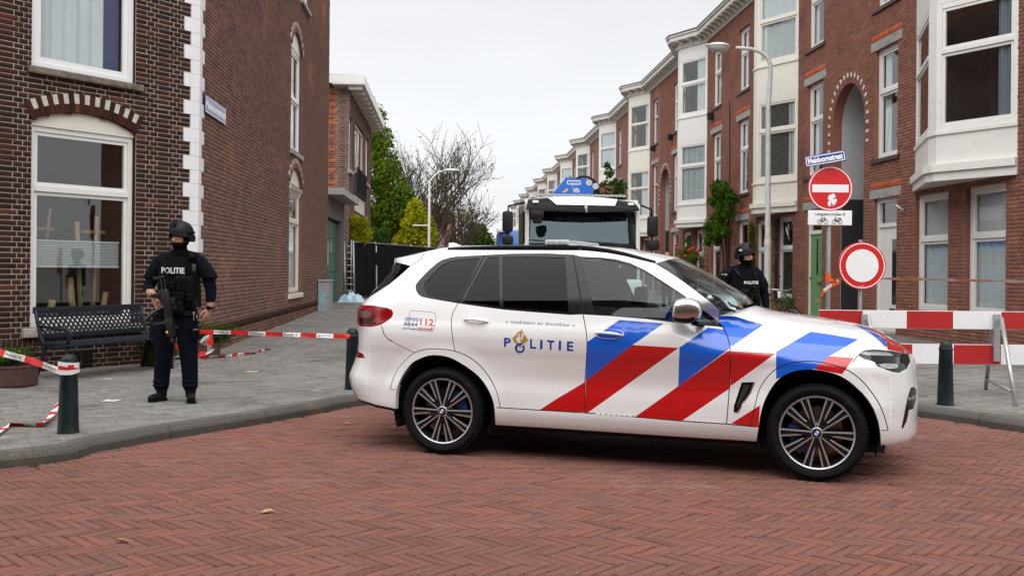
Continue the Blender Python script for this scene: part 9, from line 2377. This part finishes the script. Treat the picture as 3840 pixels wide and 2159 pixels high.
g = MB(); g.tube([Bp(480, 520, -.10), Bp(540, 620, -.17), Bp(600, 700, -.20)], .02, 8, flat=.4); g.build('shoulder_strap', m_gear, VB, smooth=True)
t = unit(text_mb('POLITIE', 1, 0, bold=.03)); a = Bp(588, 765); b = Bp(852, 825); t.v = [(a[0] + (b[0] - a[0]) * p, -.190, b[2] + (a[2] - b[2]) * q + .004 * p) for p, q, r in t.v]; t.build('lettering', m_patch, VB)
for (x0, x1, y0, y1) in ((505, 660, 920, 1150), (745, 830, 860, 1000), (770, 860, 1010, 1110), (690, 760, 1000, 1120), (560, 640, 1160, 1230)):
 a = Bp(x0, y0); b = Bp(x1, y1); pouch(VB, ((a[0] + b[0]) / 2, -.20, (a[2] + b[2]) / 2), (b[0] - a[0], .05, a[2] - b[2]))
g = MB(); a = Bp(858, 660, -.19); g.bbox(a, (.028, .03, .065), .008); g.build('radio_mic', m_gear, VB, smooth='auto', fix=True)
for txt, y0, y1, x0, x1 in (('POLITIE', 630, 665, 222, 312), ('B8', 675, 740, 195, 255)):
 t = unit(text_mb(txt, 1, 0, bold=.03)); vs = []
 for p, q, r in t.v:
  xx = x0 + (x1 - x0) * p; yy = y1 + (y0 - y1) * q; bp_ = Bp(xx, yy, 0); vs.append((bp_[0] - .004, -.088 + .05 * abs(xx - 300) / 100, bp_[2]))
 t.v = vs; t.build('arm_marking', m_patch, VB)
t = unit(text_mb('88', 1, 0, bold=.03)); vs = []
for p, q, r in t.v: bp_ = Bp(525 + 45 * p, 215 - 45 * q, 0); vs.append((bp_[0], hcB[1] - .085 - .02 * p, bp_[2]))
t.v = vs; t.build('helmet_marking', m_patch, HB)
# --- bald passer-by far down the pavement
Yp = 33.0; PC = at_y(2502, 1010, Yp); PC.z = PAVE + g_rise(Yp); hz_ = at_y(2497, 945, Yp).z - PC.z
pC = thing('person', 'bald person in dark jacket far down the right pavement', 'person', PC)
mb = MB(); sC = hz_ / 1.8
def cc(x, y, z): return (x * sC, y * sC, z * sC)
mb.ell(cc(0, 0, 1.22), (.20 * sC, .13 * sC, .30 * sC)); mb.ell(cc(0, 0, .95), (.18 * sC, .13 * sC, .16 * sC)); mb.ell(cc(-.01, -.02, 1.68), (.085 * sC, .10 * sC, .125 * sC)); limb(mb, [(cc(0, 0, 1.45), .07), (cc(0, 0, 1.6), .06)]); mb.ell(cc(-.09, -.03, 1.66), (.02, .02, .03))
for s in (-1, 1): limb(mb, [(cc(s * .1, 0, .9), .09), (cc(s * .1, 0, .5), .07), (cc(s * .1, .02, .08), .05)]); limb(mb, [(cc(s * .1, 0, .05), .045), (cc(s * .1, -.16, .045), .04)]); limb(mb, [(cc(s * .2, 0, 1.42), .065), (cc(s * .26, 0, 1.12), .05), (cc(s * .24, -.05, .88), .04)])
me = remesh(mb, 'body', .014, 3); paint(me, [m_navy, m_skin], lambda c: 1 if c.z > 1.5 * sC or (c.z < .9 * sC and abs(c.x) > .2 * sC) else 0); o = bpy.data.objects.new('body', me); link(o, pC)
